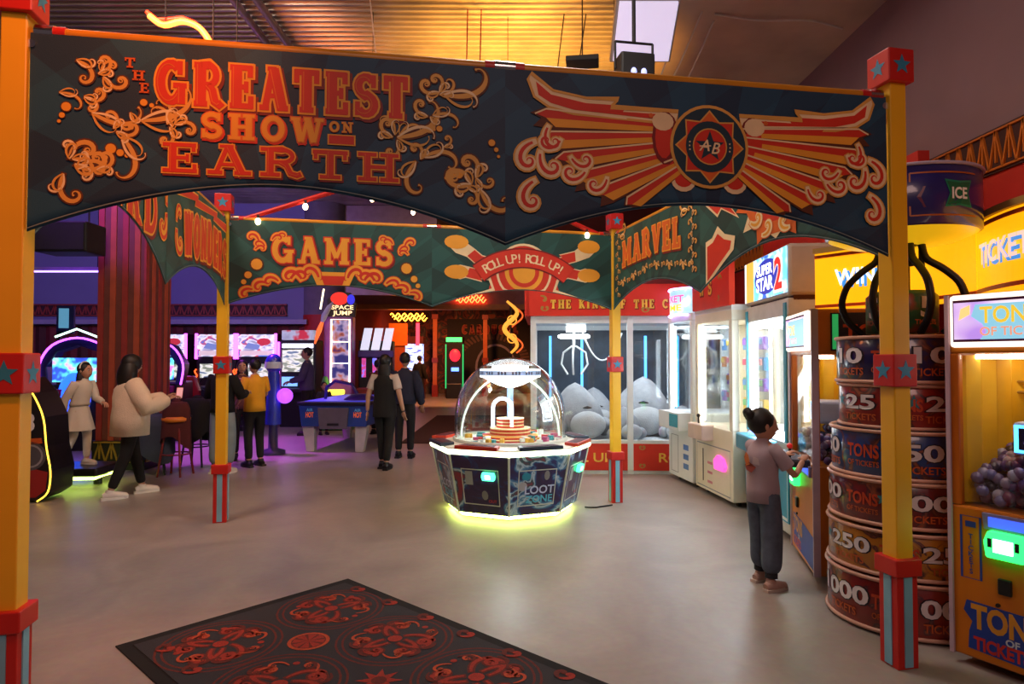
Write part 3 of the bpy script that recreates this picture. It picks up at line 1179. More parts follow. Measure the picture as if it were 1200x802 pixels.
# ---- back left panel: GAMES
t, fr, L = banner(P3, P4, .055, (P4 - P3).length / 2, 'green banner lettered GAMES in orange with a flourish below', 1.0, -.64, -.84)
word(t, fr, 'GAMES', .40, -.42, .27, 1.20, p_amber, p_red, p_dred, None)
for sg in (-1, 1):
    c0 = 1.0
    its = []
    for (u, v, sz, a, fl) in ((.14, -.58, .26, 100, -1), (.30, -.60, .28, 115, -1), (.42, -.60, .26, 70, 1), (.52, -.62, .22, 130, -1), (.62, -.64, .22, 150, -1), (.76, -.70, .2, 160, -1),
                              (.66, -.27, .16, 110, -1), (.72, -.22, .18, 100, -1), (.60, -.20, .16, 70, 1), (.76, -.30, .15, 60, 1), (.55, -.16, .13, 60, 1)):
        uu = c0 + sg * u
        its.append([(uu, v, sz, a if sg < 0 else 180 - a, -fl if sg < 0 else fl, 1.1)])
    for it in its:
        d = Dec(fr)
        for (u, v, size, ang, flip, turns) in it:
            d.curl(u, v, size, radians(ang), p_amber, .002 + .0005 * random.random(), flip, turns, w=.26, edge=p_red, core=p_red)
        plabel(d.build('scroll_ornament', t), 'orange painted scroll')
    dots(t, fr, [(c0 + sg * .74, -.44, .055), (c0 + sg * .82, -.55, .035), (c0 + sg * .86, -.62, .025)])
d = Dec(fr)
d.poly([(.84, -.66), (1.16, -.66), (1.22, -.50), (.78, -.50)], p_amber, .003)
d.poly([(.91, -.66), (1.09, -.66), (1.12, -.54), (.88, -.54)], p_red, .0038)
d.build('crest', t)

# ---- back right panel: ROLL UP! ROLL UP!
LB = (P4 - P3).length
t, fr, L = banner(P3, P4, LB / 2, LB - .055, 'green banner with a red ribbon lettered ROLL UP! ROLL UP!', 3.0, -.64, -.84)
cx, cy = 1.0, -.44
for sg in (-1, 1):
    for (v0, v1, n) in ((.10, .30, 0), (-.06, -.02, 1)):
        d = Dec(fr)
        p0 = Vector((cx + sg * .30, cy + v0 * .4))
        p1 = Vector((cx + sg * .80, cy + v1))
        dv = (p1 - p0).normalized()
        nv = Vector((-dv.y, dv.x))
        z = [p0 + nv * .09, p0 + dv * .18 + nv * .07, p0 + dv * .16 + nv * .10, p0 + dv * .34 + nv * .06, p1 - dv * .1 + nv * .08, p1 + nv * .05, p1 - nv * .05, p1 - dv * .1 - nv * .08, p0 + dv * .30 - nv * .06, p0 + dv * .2 - nv * .04, p0 - nv * .09]
        d.poly([tuple(q) for q in z], p_cream, .002)
        d.poly([tuple(q - nv * (.012 if (q - p0).dot(nv) > 0 else -.012)) for q in z[:4] + z[8:]], p_red, .003)
        d.disc(p1.x - sg * .06, p1.y, .13, p_amber, .0034, 16, .075)
        d.build('bolt', t)
    d = Dec(fr)
    d.poly([(cx + sg * .12, cy - .30), (cx + sg * .40, cy - .30), (cx + sg * .34, cy - .02), (cx + sg * .2, cy)], p_red, .0042)
    d.stroke([(cx + sg * .62, cy - .30), (cx + sg * .34, cy - .20), (cx + sg * .42, cy + .02)], .03, p_cream, .005)
    d.build('tail', t)
d = Dec(fr)
d.disc(cx, cy, .31, p_cream, .0056, 36)
d.disc(cx, cy, .285, p_red, .0064, 36)
d.disc(cx, cy, .215, p_amber, .0072, 36)
d.disc(cx, cy, .17, p_red, .0080, 30)
d.disc(cx, cy, .125, p_amber, .0088, 30)
d.build('sun_disc', t)
d = Dec(fr)
rib = lambda a, r: (cx + 1.02 * r * sin(a) / 1.0, cy - .62 + r * cos(a))
A_ = [radians(-40 + 80 * i / 24) for i in range(25)]
d.stroke([rib(a, .77) for a in A_], .22, p_dred, .0104)
d.stroke([rib(a, .77) for a in A_], .19, p_red, .0112)
rb = d.build('ribbon', t)
tx = 'ROLL UP! ROLL UP!'
for i, ch in enumerate(tx):
    if ch == ' ':
        continue
    a = radians(-34 + 68 * (i + .5) / len(tx))
    p = rib(a, .72)
    d = Dec(fr)
    d.text(ch, p[0], p[1], .10, p_cream, .0122, bold=.012, rot=-a)
    d.build('letter', rb)

# ---- left side panels (seen from inside, steeply)
t, fr, L = banner(P1, P3, .055, LS / 2, 'teal side banner lettered WEIRD at the left, mostly hidden by the near banner', 5.0, -.50, -.86)
word(t, fr, 'WEIRD', .25, -.56, .34, 1.35, p_red, p_amber, p_dred, p_orange)
d = Dec(fr)
d.curl(1.80, -.36, .30, radians(-80), p_red, .002, -1, 1.3, w=.24, edge=p_amber, core=p_amber)
d.curl(1.80, -.30, .24, radians(80), p_red, .002, 1, 1.2, w=.24, edge=p_amber, core=p_amber)
d.build('scroll_ornament', t)
t, fr, L = banner(P1, P3, LS / 2, LS - .055, 'teal side banner lettered WONDERS beneath a red lightning bar', 5.6, -.62, -.86)
word(t, fr, 'WONDERS', .42, -.60, .36, 1.42, p_red, p_amber, p_dred, p_orange, bow=.06)
d = Dec(fr)
z = [(.22, -.05), (.80, -.02), (.78, -.06), (1.45, -.02), (1.43, -.07), (1.85, -.06), (1.85, -.15), (1.30, -.13), (1.33, -.09), (.70, -.14), (.72, -.09), (.22, -.16)]
d.poly(z, p_amber, .002)
d.poly([(a * .97 + .03, b * .8 - .018) for a, b in z], p_red, .003)
plabel(d.build('lightning_bar', t), 'red jagged bar edged in gold')
d = Dec(fr)
d.curl(.22, -.42, .30, radians(-90), p_red, .002, 1, 1.3, w=.24, edge=p_amber, core=p_amber)
d.curl(.22, -.36, .22, radians(90), p_red, .002, -1, 1.2, w=.24, edge=p_amber, core=p_amber)
d.build('scroll_ornament', t)

# ---- right side panels
LR = (P2 - P4).length
t, fr, L = banner(P4, P2, .055, LR / 2, 'green side banner lettered MARVEL inside a gold filigree frame', 4.0, -.62, -.84)
word(t, fr, 'MARVEL', .26, -.40, .27, 1.32, p_orange, p_amber, p_dred, None, bow=.03)
its = []
for k in range(11):
    its.append([(.14, -.06 - k * .065, .10, 60 + 60 * (k % 2), 1 if k % 2 else -1, 1.4)])
    its.append([(1.80, -.05 - k * .06, .11, 60 + 60 * (k % 2), 1 if k % 2 else -1, 1.4)])
for k in range(12):
    u = .22 + k * .135
    its.append([(u, -.53 - .10 * abs(k - 5.5) / 5.5 + .05, .12, 40 + 100 * (k % 2), 1 if k % 2 else -1, 1.4), (u + .05, -.50 - .10 * abs(k - 5.5) / 5.5, .10, 80, -1 if k % 2 else 1, 1.4)])
its.append([(1.72, -.10, .2, 180, -1, .8), (1.5, -.12, .12, 200, 1, 1.3)])
its.append([(.20, -.06, .2, 0, 1, .8)])
scrolls(t, fr, its, p_gold, p_brown, p_cream)
t, fr, L = banner(P4, P2, LR / 2, LR - .055, 'green side banner with red shields and lightning bolts at the right', 4.6, -.58, -.84)
d = Dec(fr)
z = [(.08, .0), (.36, -.02), (.48, -.12), (.40, -.16), (.58, -.34), (.34, -.22), (.28, -.27), (.10, -.14)]
d.poly(z, p_cream, .002)
d.poly([(a * .86 + .04, b * .86 - .016) for a, b in z], p_red, .003)
plabel(d.build('lightning_bolt', t), 'red lightning bolt edged in cream')
d = Dec(fr)
z = [(.10, -.82), (.10, -.44), (.20, -.42), (.28, -.34), (.38, -.42), (.52, -.46), (.50, -.56), (.36, -.64), (.22, -.74)]
d.poly(z, p_cream, .002)
d.poly([(.125, -.76), (.125, -.48), (.21, -.46), (.28, -.40), (.37, -.46), (.47, -.49), (.45, -.55), (.32, -.63)], p_red, .003)
plabel(d.build('shield', t), 'red shield edged in cream')
d = Dec(fr)
for k in range(14):
    a = 2 * pi * k / 14
    d.poly([(1.02 + .36 * cos(a), -.20 + .33 * sin(a)), (1.02 + .50 * cos(a + .22), -.20 + .42 * sin(a + .22)), (1.02 + .36 * cos(a + .4), -.20 + .33 * sin(a + .4))], p_orange if k % 2 else p_cream, .002)
d.disc(1.02, -.20, .37, p_orange, .003, 30, .335)
d.disc(1.02, -.19, .30, p_red, .0038, 30, .26)
d.curl(.92, -.16, .2, radians(80), p_dred, .0046, -1, 1.2, w=.22)
d.curl(1.12, -.16, .2, radians(100), p_dred, .0046, 1, 1.2, w=.22)
for (u, v, s, a, f) in ((.72, -.40, .22, -40, 1), (.86, -.52, .2, -10, 1), (1.18, -.52, .2, 190, -1), (1.34, -.40, .24, 220, -1), (1.40, -.22, .2, 270, 1)):
    d.curl(u, v, s, radians(a), p_cream, .0052, f, 1.3, w=.22, edge=p_orange, core=p_amber)
plabel(d.build('sun_shield', t), 'round orange emblem with scrolls')
d = Dec(fr)
for k in range(3):
    d.stroke([(1.50 + k * .08, -.02), (1.56 + k * .08, -.20), (1.48 + k * .08, -.42)], .04, (p_amber, p_cream, p_red)[k], .002 + k * .0008)
d.poly([(1.70, -.10), (1.92, -.04), (1.92, -.5), (1.72, -.42)], p_red, .003)
d.build('flame_edge', t)

# ================================================================== RUGS
def rug_mat(name):
    m = bpy.data.materials.new(name)
    m.use_nodes = True
    nt = m.node_tree
    b = nt.nodes['Principled BSDF']
    tc = nt.nodes.new('ShaderNodeTexCoord')
    nz = nt.nodes.new('ShaderNodeTexNoise')
    nz.inputs['Scale'].default_value = 260
    nt.links.new(tc.outputs['Object'], nz.inputs['Vector'])
    cr = nt.nodes.new('ShaderNodeValToRGB')
    cr.color_ramp.elements[0].color = C('#1a1a20') + (1,)
    cr.color_ramp.elements[1].color = C('#34343c') + (1,)
    nt.links.new(nz.outputs['Fac'], cr.inputs['Fac'])
    nt.links.new(cr.outputs[0], b.inputs['Base Color'])
    b.inputs['Roughness'].default_value = 0.95
    bp = nt.nodes.new('ShaderNodeBump')
    bp.inputs['Strength'].default_value = 0.4
    bp.inputs['Distance'].default_value = 0.004
    nt.links.new(nz.outputs['Fac'], bp.inputs['Height'])
    nt.links.new(bp.outputs['Normal'], b.inputs['Normal'])
    return m


pile = rug_mat('charcoal_pile')
rug_r = mat('rug_red', '#8f2a1c', 0.95, var=.25, scale=120)
rug_d = mat('rug_rust', '#5c2018', 0.95, var=.25, scale=120)
rug_o = mat('rug_orange', '#a84424', 0.95, var=.25, scale=120)
RD = radians(-42.5)       # long direction of the rug
rug = thing('patterned_rug', 'charcoal rug with red scroll pattern on the concrete floor in front', 'rug', (-1.19, 4.75, 0), RD)
RW, RL = 1.5, 3.4
MB().bb((0, -RW, 0.0), (RL, 0, .008), mat('rug_border', '#0e0d10', .95)).build('border', rug, bevel=.003)
MB().bb((.07, -RW + .07, .008), (RL - .07, -.07, .011), pile).build('field', rug)
rf = plane_frame((0, 0, .0112), (1, 0, 0), (0, 1, 0), (0, 0, 1))


def rosette(d, u, v, r, k0):
    for q in range(2):
        d.ring(u, v, r * (.93 - .10 * q), r * .035, rug_d, .0003, 30)
    for i in range(7):
        a = 2 * pi * i / 7 + k0
        f = 1 if i % 2 else -1
        d.curl(u + r * .18 * cos(a), v + r * .18 * sin(a), r * .95, a + .4 * f, rug_r, .0006 + i * .0001, f, 1.5, w=.065, edge=rug_d)
        d.curl(u + r * .55 * cos(a + .3), v + r * .55 * sin(a + .3), r * .55, a - 1.0 * f, rug_o, .0014, -f, 1.5, w=.07)
        d.curl(u + r * .70 * cos(a), v + r * .70 * sin(a), r * .50, a + 1.5 * f, rug_d, .0016, f, 1.4, w=.09)
        q = (u + r * .62 * cos(a + .15), v + r * .62 * sin(a + .15))
        d.disc(q[0], q[1], r * .055, rug_r, .0018, 8)
    d.disc(u, v, r * .12, rug_r, .0020, 12)


k = 0
for i, u in enumerate((.42, 1.08, 1.74, 2.40, 3.02)):
    for v in (-.40, -1.10):
        d = Dec(rf)
        rosette(d, u, v, .35, k * .7)
        d.build('scroll_rosette', rug)
        k += 1
for i, u in enumerate((.75, 1.41, 2.07, 2.72)):
    d = Dec(rf)
    if i == 0:
        d.disc(u, -.75, .115, rug_o, .0020, 24)
        d.disc(u, -.75, .095, rug_d, .0024, 24)
        for q in range(8):
            a = q * pi / 4
            d.poly([(u + .09 * cos(a - .28), -.75 + .09 * sin(a - .28)), (u + .09 * cos(a + .28), -.75 + .09 * sin(a + .28)), (u, -.75)], rug_r, .0028)
    else:
        d.star(u, -.75, .12, rug_r, .0020, .45, 8)
        d.disc(u, -.75, .04, rug_d, .0026, 12)
    d.build('medallion', rug)
for i in range(9):
    for v in (-.13, -1.37):
        u = .25 + i * .36
        d = Dec(rf)
        d.curl(u, v, .13, 0.4, rug_r, .0022, 1, 1.3, w=.18)
        d.curl(u, v, .13, pi - .4, rug_d, .0024, -1, 1.3, w=.18)
        d.build('edge_scroll', rug)

r2 = MB().bb((-2.12, 12.3, 0), (-.2, 18.4, .008), mat('brown_mat', '#3a1c18', .95, var=.2, scale=80))
tag(r2.build('floor_mat'), 'plain dark brown mat on the floor towards the passage', 'mat')

# ================================================================== COIN PUSHER
CP = (-0.02, 7.05)
cp = thing('coin_pusher', 'octagonal coin pusher with a clear dome and yellow-green underglow', 'arcade machine', (CP[0], CP[1], 0), radians(-1))
art = ramp_mat('pusher_art', 'noise', [(0, '#140c30'), (.42, '#1e1244'), (.47, '#301448'), (.52, '#1c2a6a'), (.56, '#4a86b0'), (.59, '#b8d0dc'), (.62, '#1e4a5a'), (.68, '#8a2a3a')], 0.3, 3.2, distort=1.0, detail=4, const=False, coat=.4)
frame_m = mat('pusher_edge', '#cdd3c4', .35)
lime = glow('lime_strip', '#e6ff78', 15)
white_glow = glow('white_lamp', '#f0f8ff', 3.0)
N8 = 8


def octo(r, k):
    return (r * cos(2 * pi * k / N8), r * sin(2 * pi * k / N8))


RB, RT = .70, .83
Z0, Z1 = .07, .66
bd = MB()
bd.lathe([(RB * .84, 0.0), (RB * .84, Z0)], mat('plinth_black', '#141214', .6), n=8, smooth=False)
bd.lathe([(RB - .01, Z0), (RT - .01, Z1)], mat('pusher_core', '#181430', .5), n=8, smooth=False)
bd.build('body', cp)
cp_gl = MB()
cp_gl.tube([(RB * .93 * cos(2 * pi * i / 8), RB * .93 * sin(2 * pi * i / 8), .045) for i in range(8)], .022, lime, 6, closed=True)
plabel(cp_gl.build('underglow_strip', cp), 'yellow-green light strip under the cabinet')
for k in range(N8):
    a0, a1 = Vector(octo(RB, k) + (Z0,)), Vector(octo(RB, k + 1) + (Z0,))
    b0, b1 = Vector(octo(RT, k) + (Z1,)), Vector(octo(RT, k + 1) + (Z1,))
    ux = (a1 - a0).normalized()
    wB = (a1 - a0).length
    wT = (b1 - b0).length
    up = ((b0 + b1) / 2 - (a0 + a1) / 2)
    hh = up.length
    up.normalize()
    n = ux.cross(up)
    fr = plane_frame((a0 + a1) / 2, ux, up, n)
    pn = MB()
    pn.prism([(-wB / 2, 0), (wB / 2, 0), (wT / 2, hh), (-wT / 2, hh)], art, fr, .014)
    po = pn.build('side_panel', cp, bevel=.004)
    MB().tube([a0 + n * .014, b0 + n * .014], .012, frame_m, 6).build('corner_trim', cp)
    d = Dec(fr)
    d.stroke([(-.19, .10), (.19, .10), (.20, .46), (-.20, .46)], .010, frame_m, .016, closed=True)
    if k % 2 == 1:
        d.rect(-.16, .30, -.08, .44, mat('pusher_label', '#9fa8a4', .5), .017)
        d.disc(0.04, .20, .035, mat('pusher_gold', '#d8a22c', .4), .017, 10, .05)
        d.text('OUT', .12, .13, .03, mat('pusher_red', '#c02a24', .5), .018, bold=.02)
    else:
        d.disc(-.15, .30, .045, mat('coin_silver', '#b6b8bd', .3, .6), .017, 16)
        d.disc(.10, .40, .03, mat('pusher_gold'), .017, 10, .05)
        d.disc(-.12, .40, .05, mat('pusher_teal', '#1f8fa8', .5), .017, 9, .04)
        d.text('LOOT', .03, .22, .085, mat('pusher_lilac', '#c8d4ee', .4), .018, bold=.02)
        d.text('ZONE', .03, .13, .075, mat('pusher_blue', '#5cc3e0', .4), .018, bold=.02)
    d.build('panel_print', po)
    if k % 2 == 1:
        c = MB()
        cf = lambda u, v, h: fr(u + .10, v + .40, h)
        c.prism([(-.06, -.035), (.06, -.035), (.07, 0), (.06, .04), (-.06, .04), (-.07, 0)], glow('mint_reader', '#46f5a0', 3.0), cf, .035, .014)
        c.prism([(-.028, -.018), (.028, -.018), (.028, .022), (-.028, .022)], glow('reader_screen', '#dff2ff', 2.0), cf, .004, .05)
        plabel(c.build('card_reader', cp), 'glowing mint green card reader')
rim = MB()
rim.lathe([(RT - .03, Z1 - .01), (RT + .035, Z1), (RT + .045, Z1 + .025), (RT + .03, Z1 + .05)], glow('rim_glow', '#f2ffc8', 3.2), n=8, smooth=False)
plabel(rim.build('light_rim', cp), 'glowing pale lime rim')
deck = MB()
deck.lathe([(RT + .03, Z1 + .05), (RT + .02, Z1 + .062), (.62, Z1 + .075), (.61, Z1 + .06), (0.0, Z1 + .06)], mat('pusher_deck', '#e8ecdc', .3), n=8, smooth=False)
deck.build('deck', cp)
for k in range(N8):
    a = 2 * pi * (k + .5) / N8
    m = MB()
    fr = plane_frame((.755 * cos(a), .755 * sin(a), Z1 + .060), (-sin(a), cos(a), 0), (-cos(a), -sin(a), 0), (0, 0, 1))
    col = mat('tray_red', '#b8321e', .4) if k % 2 else mat('tray_slate', '#2c3848', .4)
    m.prism([(-.23, -.085), (.23, -.085), (.19, .07), (-.19, .07)], col, fr, .035)
    m.prism([(-.19, -.06), (.19, -.06), (.16, .045), (-.16, .045)], mat('tray_well', '#4a1c2a', .6), fr, .006, .033)
    m.build('play_tray', cp, bevel=.006)
dm = MB()
RD_ = .60
prof = [(RD_, Z1 + .07), (RD_ * 1.0, Z1 + .30)]
for i in range(1, 15):
    q = pi / 2 * i / 14
    prof.append((RD_ * cos(q) + .0005, Z1 + .30 + .66 * sin(q)))
dm.lathe(prof, glass('dome_acrylic', (.93, .96, .95), .17), n=48)
plabel(dm.build('dome', cp), 'clear acrylic dome')
dm = MB()
dm.lathe([(RD_ + .015, Z1 + .06), (RD_ + .02, Z1 + .10), (RD_ + .002, Z1 + .105)], frame_m, n=48)
dm.build('dome_ring', cp)
m = MB()
for ang in (0.0,):
    pts = [(.53 * cos(pi * i / 28) * cos(ang), .53 * cos(pi * i / 28) * sin(ang), Z1 + .10 + .66 * sin(pi * i / 28)) for i in range(29)]
    m.tube(pts, .013, glow('arch_glow', '#e0f4e8', .8), 6)
plabel(m.build('light_arch', cp), 'pale glowing arch inside the dome')
m = MB()
m.lathe([(.0, Z1 + .62), (.14, Z1 + .66), (.30, Z1 + .74), (.33, Z1 + .745), (.33, Z1 + .83), (.20, Z1 + .835), (.20, Z1 + .87), (0, Z1 + .875)], white_glow, n=30)
m.lathe([(.331, Z1 + .765), (.331, Z1 + .815)], glow('topper_print', '#8fa2c4', .9), n=30)
tp = m.build('lamp_topper', cp)
for k in range(14):
    a = 2 * pi * k / 14
    d = Dec(cyl_frame((0, 0, 0), .333, a, Z1 + .775))
    for q in range(3):
        d.rect(-.05 + q * .035, 0, -.03 + q * .035, .03, mat('topper_navy', '#39466e', .5), .001)
    d.build('topper_lettering', tp)
m = MB()
m.cyl((0, 0, Z1 + .06), (0, 0, Z1 + .64), .035, mat('pusher_mast', '#8fa6c8', .2, .3), 12)
m.build('mast', cp)
m = MB()
m.lathe([(.30, Z1 + .06), (.30, Z1 + .12), (.22, Z1 + .12), (.22, Z1 + .20), (.15, Z1 + .20), (.15, Z1 + .30), (.0, Z1 + .30)], ramp_mat('carousel_print', 'Z', [(0, '#c4281c'), (.5, '#e0952c'), (.8, '#f0e0b0')], .4, 9.0), n=24, smooth=False)
m.build('carousel', cp)
# arched little gate lit in blue-white
m = MB()
pts = [(-.10, 0, 0), (-.10, 0, .20)] + [(-.10 * cos(pi * i / 10), 0, .20 + .10 * sin(pi * i / 10)) for i in range(1, 11)] + [(.10, 0, 0)]
m.tube([(p[0] - .08, p[1] - .14, p[2] + Z1 + .22) for p in pts], .018, glow('gate_glow', '#d8e4ff', 5), 8)
m.build('lit_gate', cp)
for k in range(54):
    a = random.random() * 6.28
    r = .26 + .29 * random.random()
    m = MB()
    w, h = .05 + .04 * random.random(), .015 + .05 * random.random()
    m.box((r * cos(a), r * sin(a), Z1 + .078 + h / 2), (w, .04, h), mat(random.choice(('prize_red', 'prize_gold', 'prize_white', 'prize_teal')), {'x': '#fff'}.get('x')) if False else random.choice((mat('prize_red', '#c8342a', .4), mat('prize_gold', '#d9a030', .4), mat('prize_white', '#dfe4e0', .4), mat('prize_teal', '#2f8f96', .4), mat('prize_pink', '#c84a7c', .4))), a)
    m.build('prize_box', cp, bevel=.004)
lamp('pusher_lamp', 'POINT', (CP[0], CP[1], Z1 + .50), 16, (.93, 1.0, .95), .15)
cb = MB()
pts = [(CP[0] + .80, CP[1] - .05, .012)]
for i in range(1, 12):
    t_ = i / 11
    pts.append((CP[0] + .80 + .30 * t_ + .02 * sin(t_ * 7), CP[1] - .05 + .12 * t_ - .05 * sin(t_ * 3), .009))
cb.tube(pts, .008, mat('cable_black', '#141214', .6), 6)
tag(cb.build('power_cable'), 'black power cable on the floor between coin pusher and yellow post', 'cable')

# ================================================================== KING OF THE CLAWS CAGE
white_f = mat('white_frame', '#e4e8e8', .35, var=.03)
cage_red = mat('cage_red', '#d8301c', .45, var=.05)
gold_let = mat('gold_lettering', '#f0c24c', .4)
cg_glass = glass('cage_glass', (.97, .99, 1.0), .07)
CA, CB = (.30, 9.12), (3.0, 9.0)
cg, CL = front_thing('claw_cage', 'large red claw cage lettered THE KING OF THE CLAWS holding grey plush toys', 'arcade machine', CA, CB)
CD = 2.3
MB().bb((0, 0, 0.0), (CL, CD, .44), mat('cage_base', '#c9cdd0', .4)).build('base', cg)
bays = [0.0, 1.35, CL]
for i in range(2):
    x0, x1 = bays[i] + .04, bays[i + 1] - .04
    m = MB().bb((x0, -.015, .05), (x1, 0, .42), cage_red)
    p = m.build('kick_panel', cg, bevel=.005)
    d = Dec(front_frame(-.015))
    if i == 0:
        word_l = 'ROLL UP'
        d.text('ROLL UP', .67, .17, .13, gold_let, .002, bold=.015, width=.86)
    else:
        d.text('ROLL UP', x0 + .78, .17, .13, gold_let, .002, bold=.015, width=.86)
    for (u, v) in ((x0 + .12, .34), (x1 - .14, .34), (x0 + .12, .09), (x1 - .14, .09)):
        d.curl(u, v, .10, 0.3, mat('cage_gold', '#a8863c', .5), .002, 1, 1.4)
        d.curl(u, v, .10, pi - .3, mat('cage_gold'), .002, -1, 1.4)
    d.build('panel_lettering', p)
for x in bays:
    MB().bb((x - .04, -.02, 0), (x + .04, .06, 2.2), white_f).build('corner_post' if x in (0, CL) else 'mullion', cg, bevel=.006)
for x in (0, CL):
    MB().bb((x - .04, CD - .08, 0), (x + .04, CD, 2.2), white_f).build('corner_post', cg, bevel=.006)
for (lo, hi) in (((0, -.01, .42), (CL, .05, .47)), ((0, -.01, 2.10), (CL, .05, 2.2)), ((-.03, 0, .42), (.02, CD, .47)), ((-.03, 0, 2.10), (.02, CD, 2.2)), ((0, CD - .05, 2.1), (CL, CD, 2.2))):
    MB().bb(lo, hi, white_f).build('rail', cg, bevel=.005)
for i in range(2):
    MB().bb((bays[i] + .04, .012, .47), (bays[i + 1] - .04, .018, 2.10), cg_glass).build('glass_pane', cg)
MB().bb((-.006, .06, .47), (0, CD - .08, 2.10), cg_glass).build('glass_pane', cg)
MB().bb((.04, CD - .04, .44), (CL - .04, CD - .01, 2.1), mat('cage_backdrop', '#2e3a48', .4, var=.3)).build('back_panel', cg)
for k in range(5):
    m = MB().bb((.25 + k * .55, CD - .09, .7), (.29 + k * .55, CD - .05, 2.0), glow('blue_tube', '#4fa8e8', 2.2))
    plabel(m.build('light_tube', cg), 'blue light tube at the back')
MB().bb((.0, 0, 2.18), (CL, CD, 2.22), white_f).build('roof', cg)
for k in range(2):
    m = MB().bb((.15 + k * 1.35, .10, 2.13), (1.2 + k * 1.35, .22, 2.17), glow('cage_lamp', '#f2faff', 7))
    plabel(m.build('ceiling_lamp', cg), 'white strip lamp')
sg = MB()
sg.prism([(-.10, 2.20), (CL + .02, 2.20), (CL + .02, 2.64), (-.10, 2.64)], cage_red, front_frame(-.05), .05)
s_o = sg.build('sign', cg, bevel=.008)
sd = MB().bb((-.12, -.10, 2.20), (-.06, CD, 2.64), cage_red)
plabel(sd.build('sign_side', cg), 'red side of the sign')
x = .24
for ch in 'THE KING OF THE CLA':
    if ch != ' ':
        d = Dec(front_frame(-.10))
        d.glyph(ch, x, 2.30, .125, .78, gold_let, None, p_dred)
        d.build('letter', s_o)
    x += (.106 if ch not in 'I ' else .075)
d = Dec(front_frame(-.10))
for (u, v) in ((.16, 2.56), (.16, 2.27), (1.55, 2.25)):
    d.curl(u, v, .12, .2, mat('cage_gold'), .002, 1, 1.4)
    d.curl(u, v, .12, pi - .2, mat('cage_gold'), .002, -1, 1.4)
d.curl(.10, 2.48, .16, 0, mat('cage_gold'), .002, -1, 1.2)
d.build('sign_ornament', s_o)
m = MB()
for i in range(18):
    a0 = pi * i / 18
    m.prism([(.9 * cos(a0) * 1.0 + 1.75, 2.64), (1.75 + .9 * cos(a0), 2.64 + .25 * sin(a0)), (1.75 + .9 * cos(a0 + pi / 18), 2.64 + .25 * sin(a0 + pi / 18)), (1.75 + .9 * cos(a0 + pi / 18), 2.64)], mat('crown_maroon', '#6d1715', .5), front_frame(-.02), .06)
plabel(m.build('sign_crown', cg), 'dark red arched crown over the sign')
# claw, ring lamp and cable
m = MB()
m.bb((.5, .9, 2.02), (.8, 1.1, 2.14), white_f)
m.cyl((.62, 1.0, 2.05), (.62, 1.0, 1.80), .02, white_f, 8)
plabel(m.build('claw_carriage', cg), 'white claw carriage')
m = MB()
m.tube([(.62 + .22 * cos(2 * pi * i / 24), 1.0 + .22 * sin(2 * pi * i / 24), 1.95) for i in range(24)], .03, glow('ring_glow', '#f6fbff', 6), 8, closed=True)
plabel(m.build('ring_lamp', cg), 'white ring lamp')
m = MB()
for k in range(3):
    a = 2 * pi * k / 3 + .4
    pts = [(.62 + r * cos(a), 1.0 + r * sin(a), z) for r, z in ((.03, 1.80), (.20, 1.70), (.24, 1.52), (.12, 1.36))]
    m.tube(pts, .016, white_f, 6)
plabel(m.build('claw', cg), 'white three-fingered claw')
m = MB()
m.tube([(.75 + .6 * t_, .9, 2.0 - 1.3 * t_ * (1 - t_) * 1.3) for t_ in [i / 14 for i in range(15)]], .014, white_f, 6)
plabel(m.build('air_hose', cg), 'looping white cable')
lamp('cage_light', 'AREA', (1.0, 10.1, 2.1), 16, (.90, .96, 1.0), .9, (1.0, 10.1, 0))
lamp('cage_light', 'AREA', (2.2, 9.9, 2.1), 12, (.90, .96, 1.0), .9, (2.2, 9.9, 0))

plush = mat('grey_plush', '#9a9da2', .95, var=.10, scale=10, bump=.35, bscale=60)
plush_l = mat('pale_plush', '#b4b6b8', .95, var=.06, scale=10, bump=.35, bscale=60)
plush_d = mat('plush_dark', '#3a3638', .8)


def plush_toy(label, loc, s, rz, tilt):
    """slumped sack-like soft toy: drooping cone body, round padded foot, small dark brow"""
    t = thing('plush_toy', label, 'plush toy', (loc[0], loc[1], .445), rz, 'grey plush toys in the claw cage')
    R = Matrix.Rotation(tilt, 3, 'X')
    m = MB()
    n, k = 26, 16
    P = []
    for i in range(k + 1):
        q = i / k
        rr = (sin(pi * min(1, q * .94 + .06)) ** .62) * (1 - .42 * q) * .47 * s
        for j in range(n):
            a = 2 * pi * j / n
            f = 1 + .05 * sin(a * 3 + q * 7) + .03 * sin(a * 7 - q * 11) * (q > .2)
            P.append(Vector((rr * f * cos(a), rr * f * sin(a) * .9 + .10 * s * q * q, .80 * s * q + loc[2])))
    m.add(P, [(i * n + j, i * n + (j + 1) % n, (i + 1) * n + (j + 1) % n, (i + 1) * n + j) for i in range(k) for j in range(n)], plush, True)
    m.build('body', t)
    m = MB().ell((.04 * s, -.34 * s, .20 * s + loc[2]), (.27 * s, .16 * s, .20 * s), plush_l, 20, 12, Matrix.Rotation(-.3, 3, 'X'))
    mz = m.build('muzzle', t)
    m = MB().tube([(-.06 * s, -.405 * s, .45 * s + loc[2]), (.0, -.415 * s, .46 * s + loc[2]), (.07 * s, -.40 * s, .45 * s + loc[2])], [.008 * s, .022 * s, .008 * s], plush_d, 8)
    plabel(m.build('nose', mz), 'small dark stitched nose')
    for q in (-1, 1):
        m = MB().ell((q * .36 * s, -.12 * s, .15 * s + loc[2]), (.15 * s, .20 * s, .14 * s), plush, 14, 10, Matrix.Rotation(q * .4, 3, 'Y'))
        m.build('paw', t)
    return t


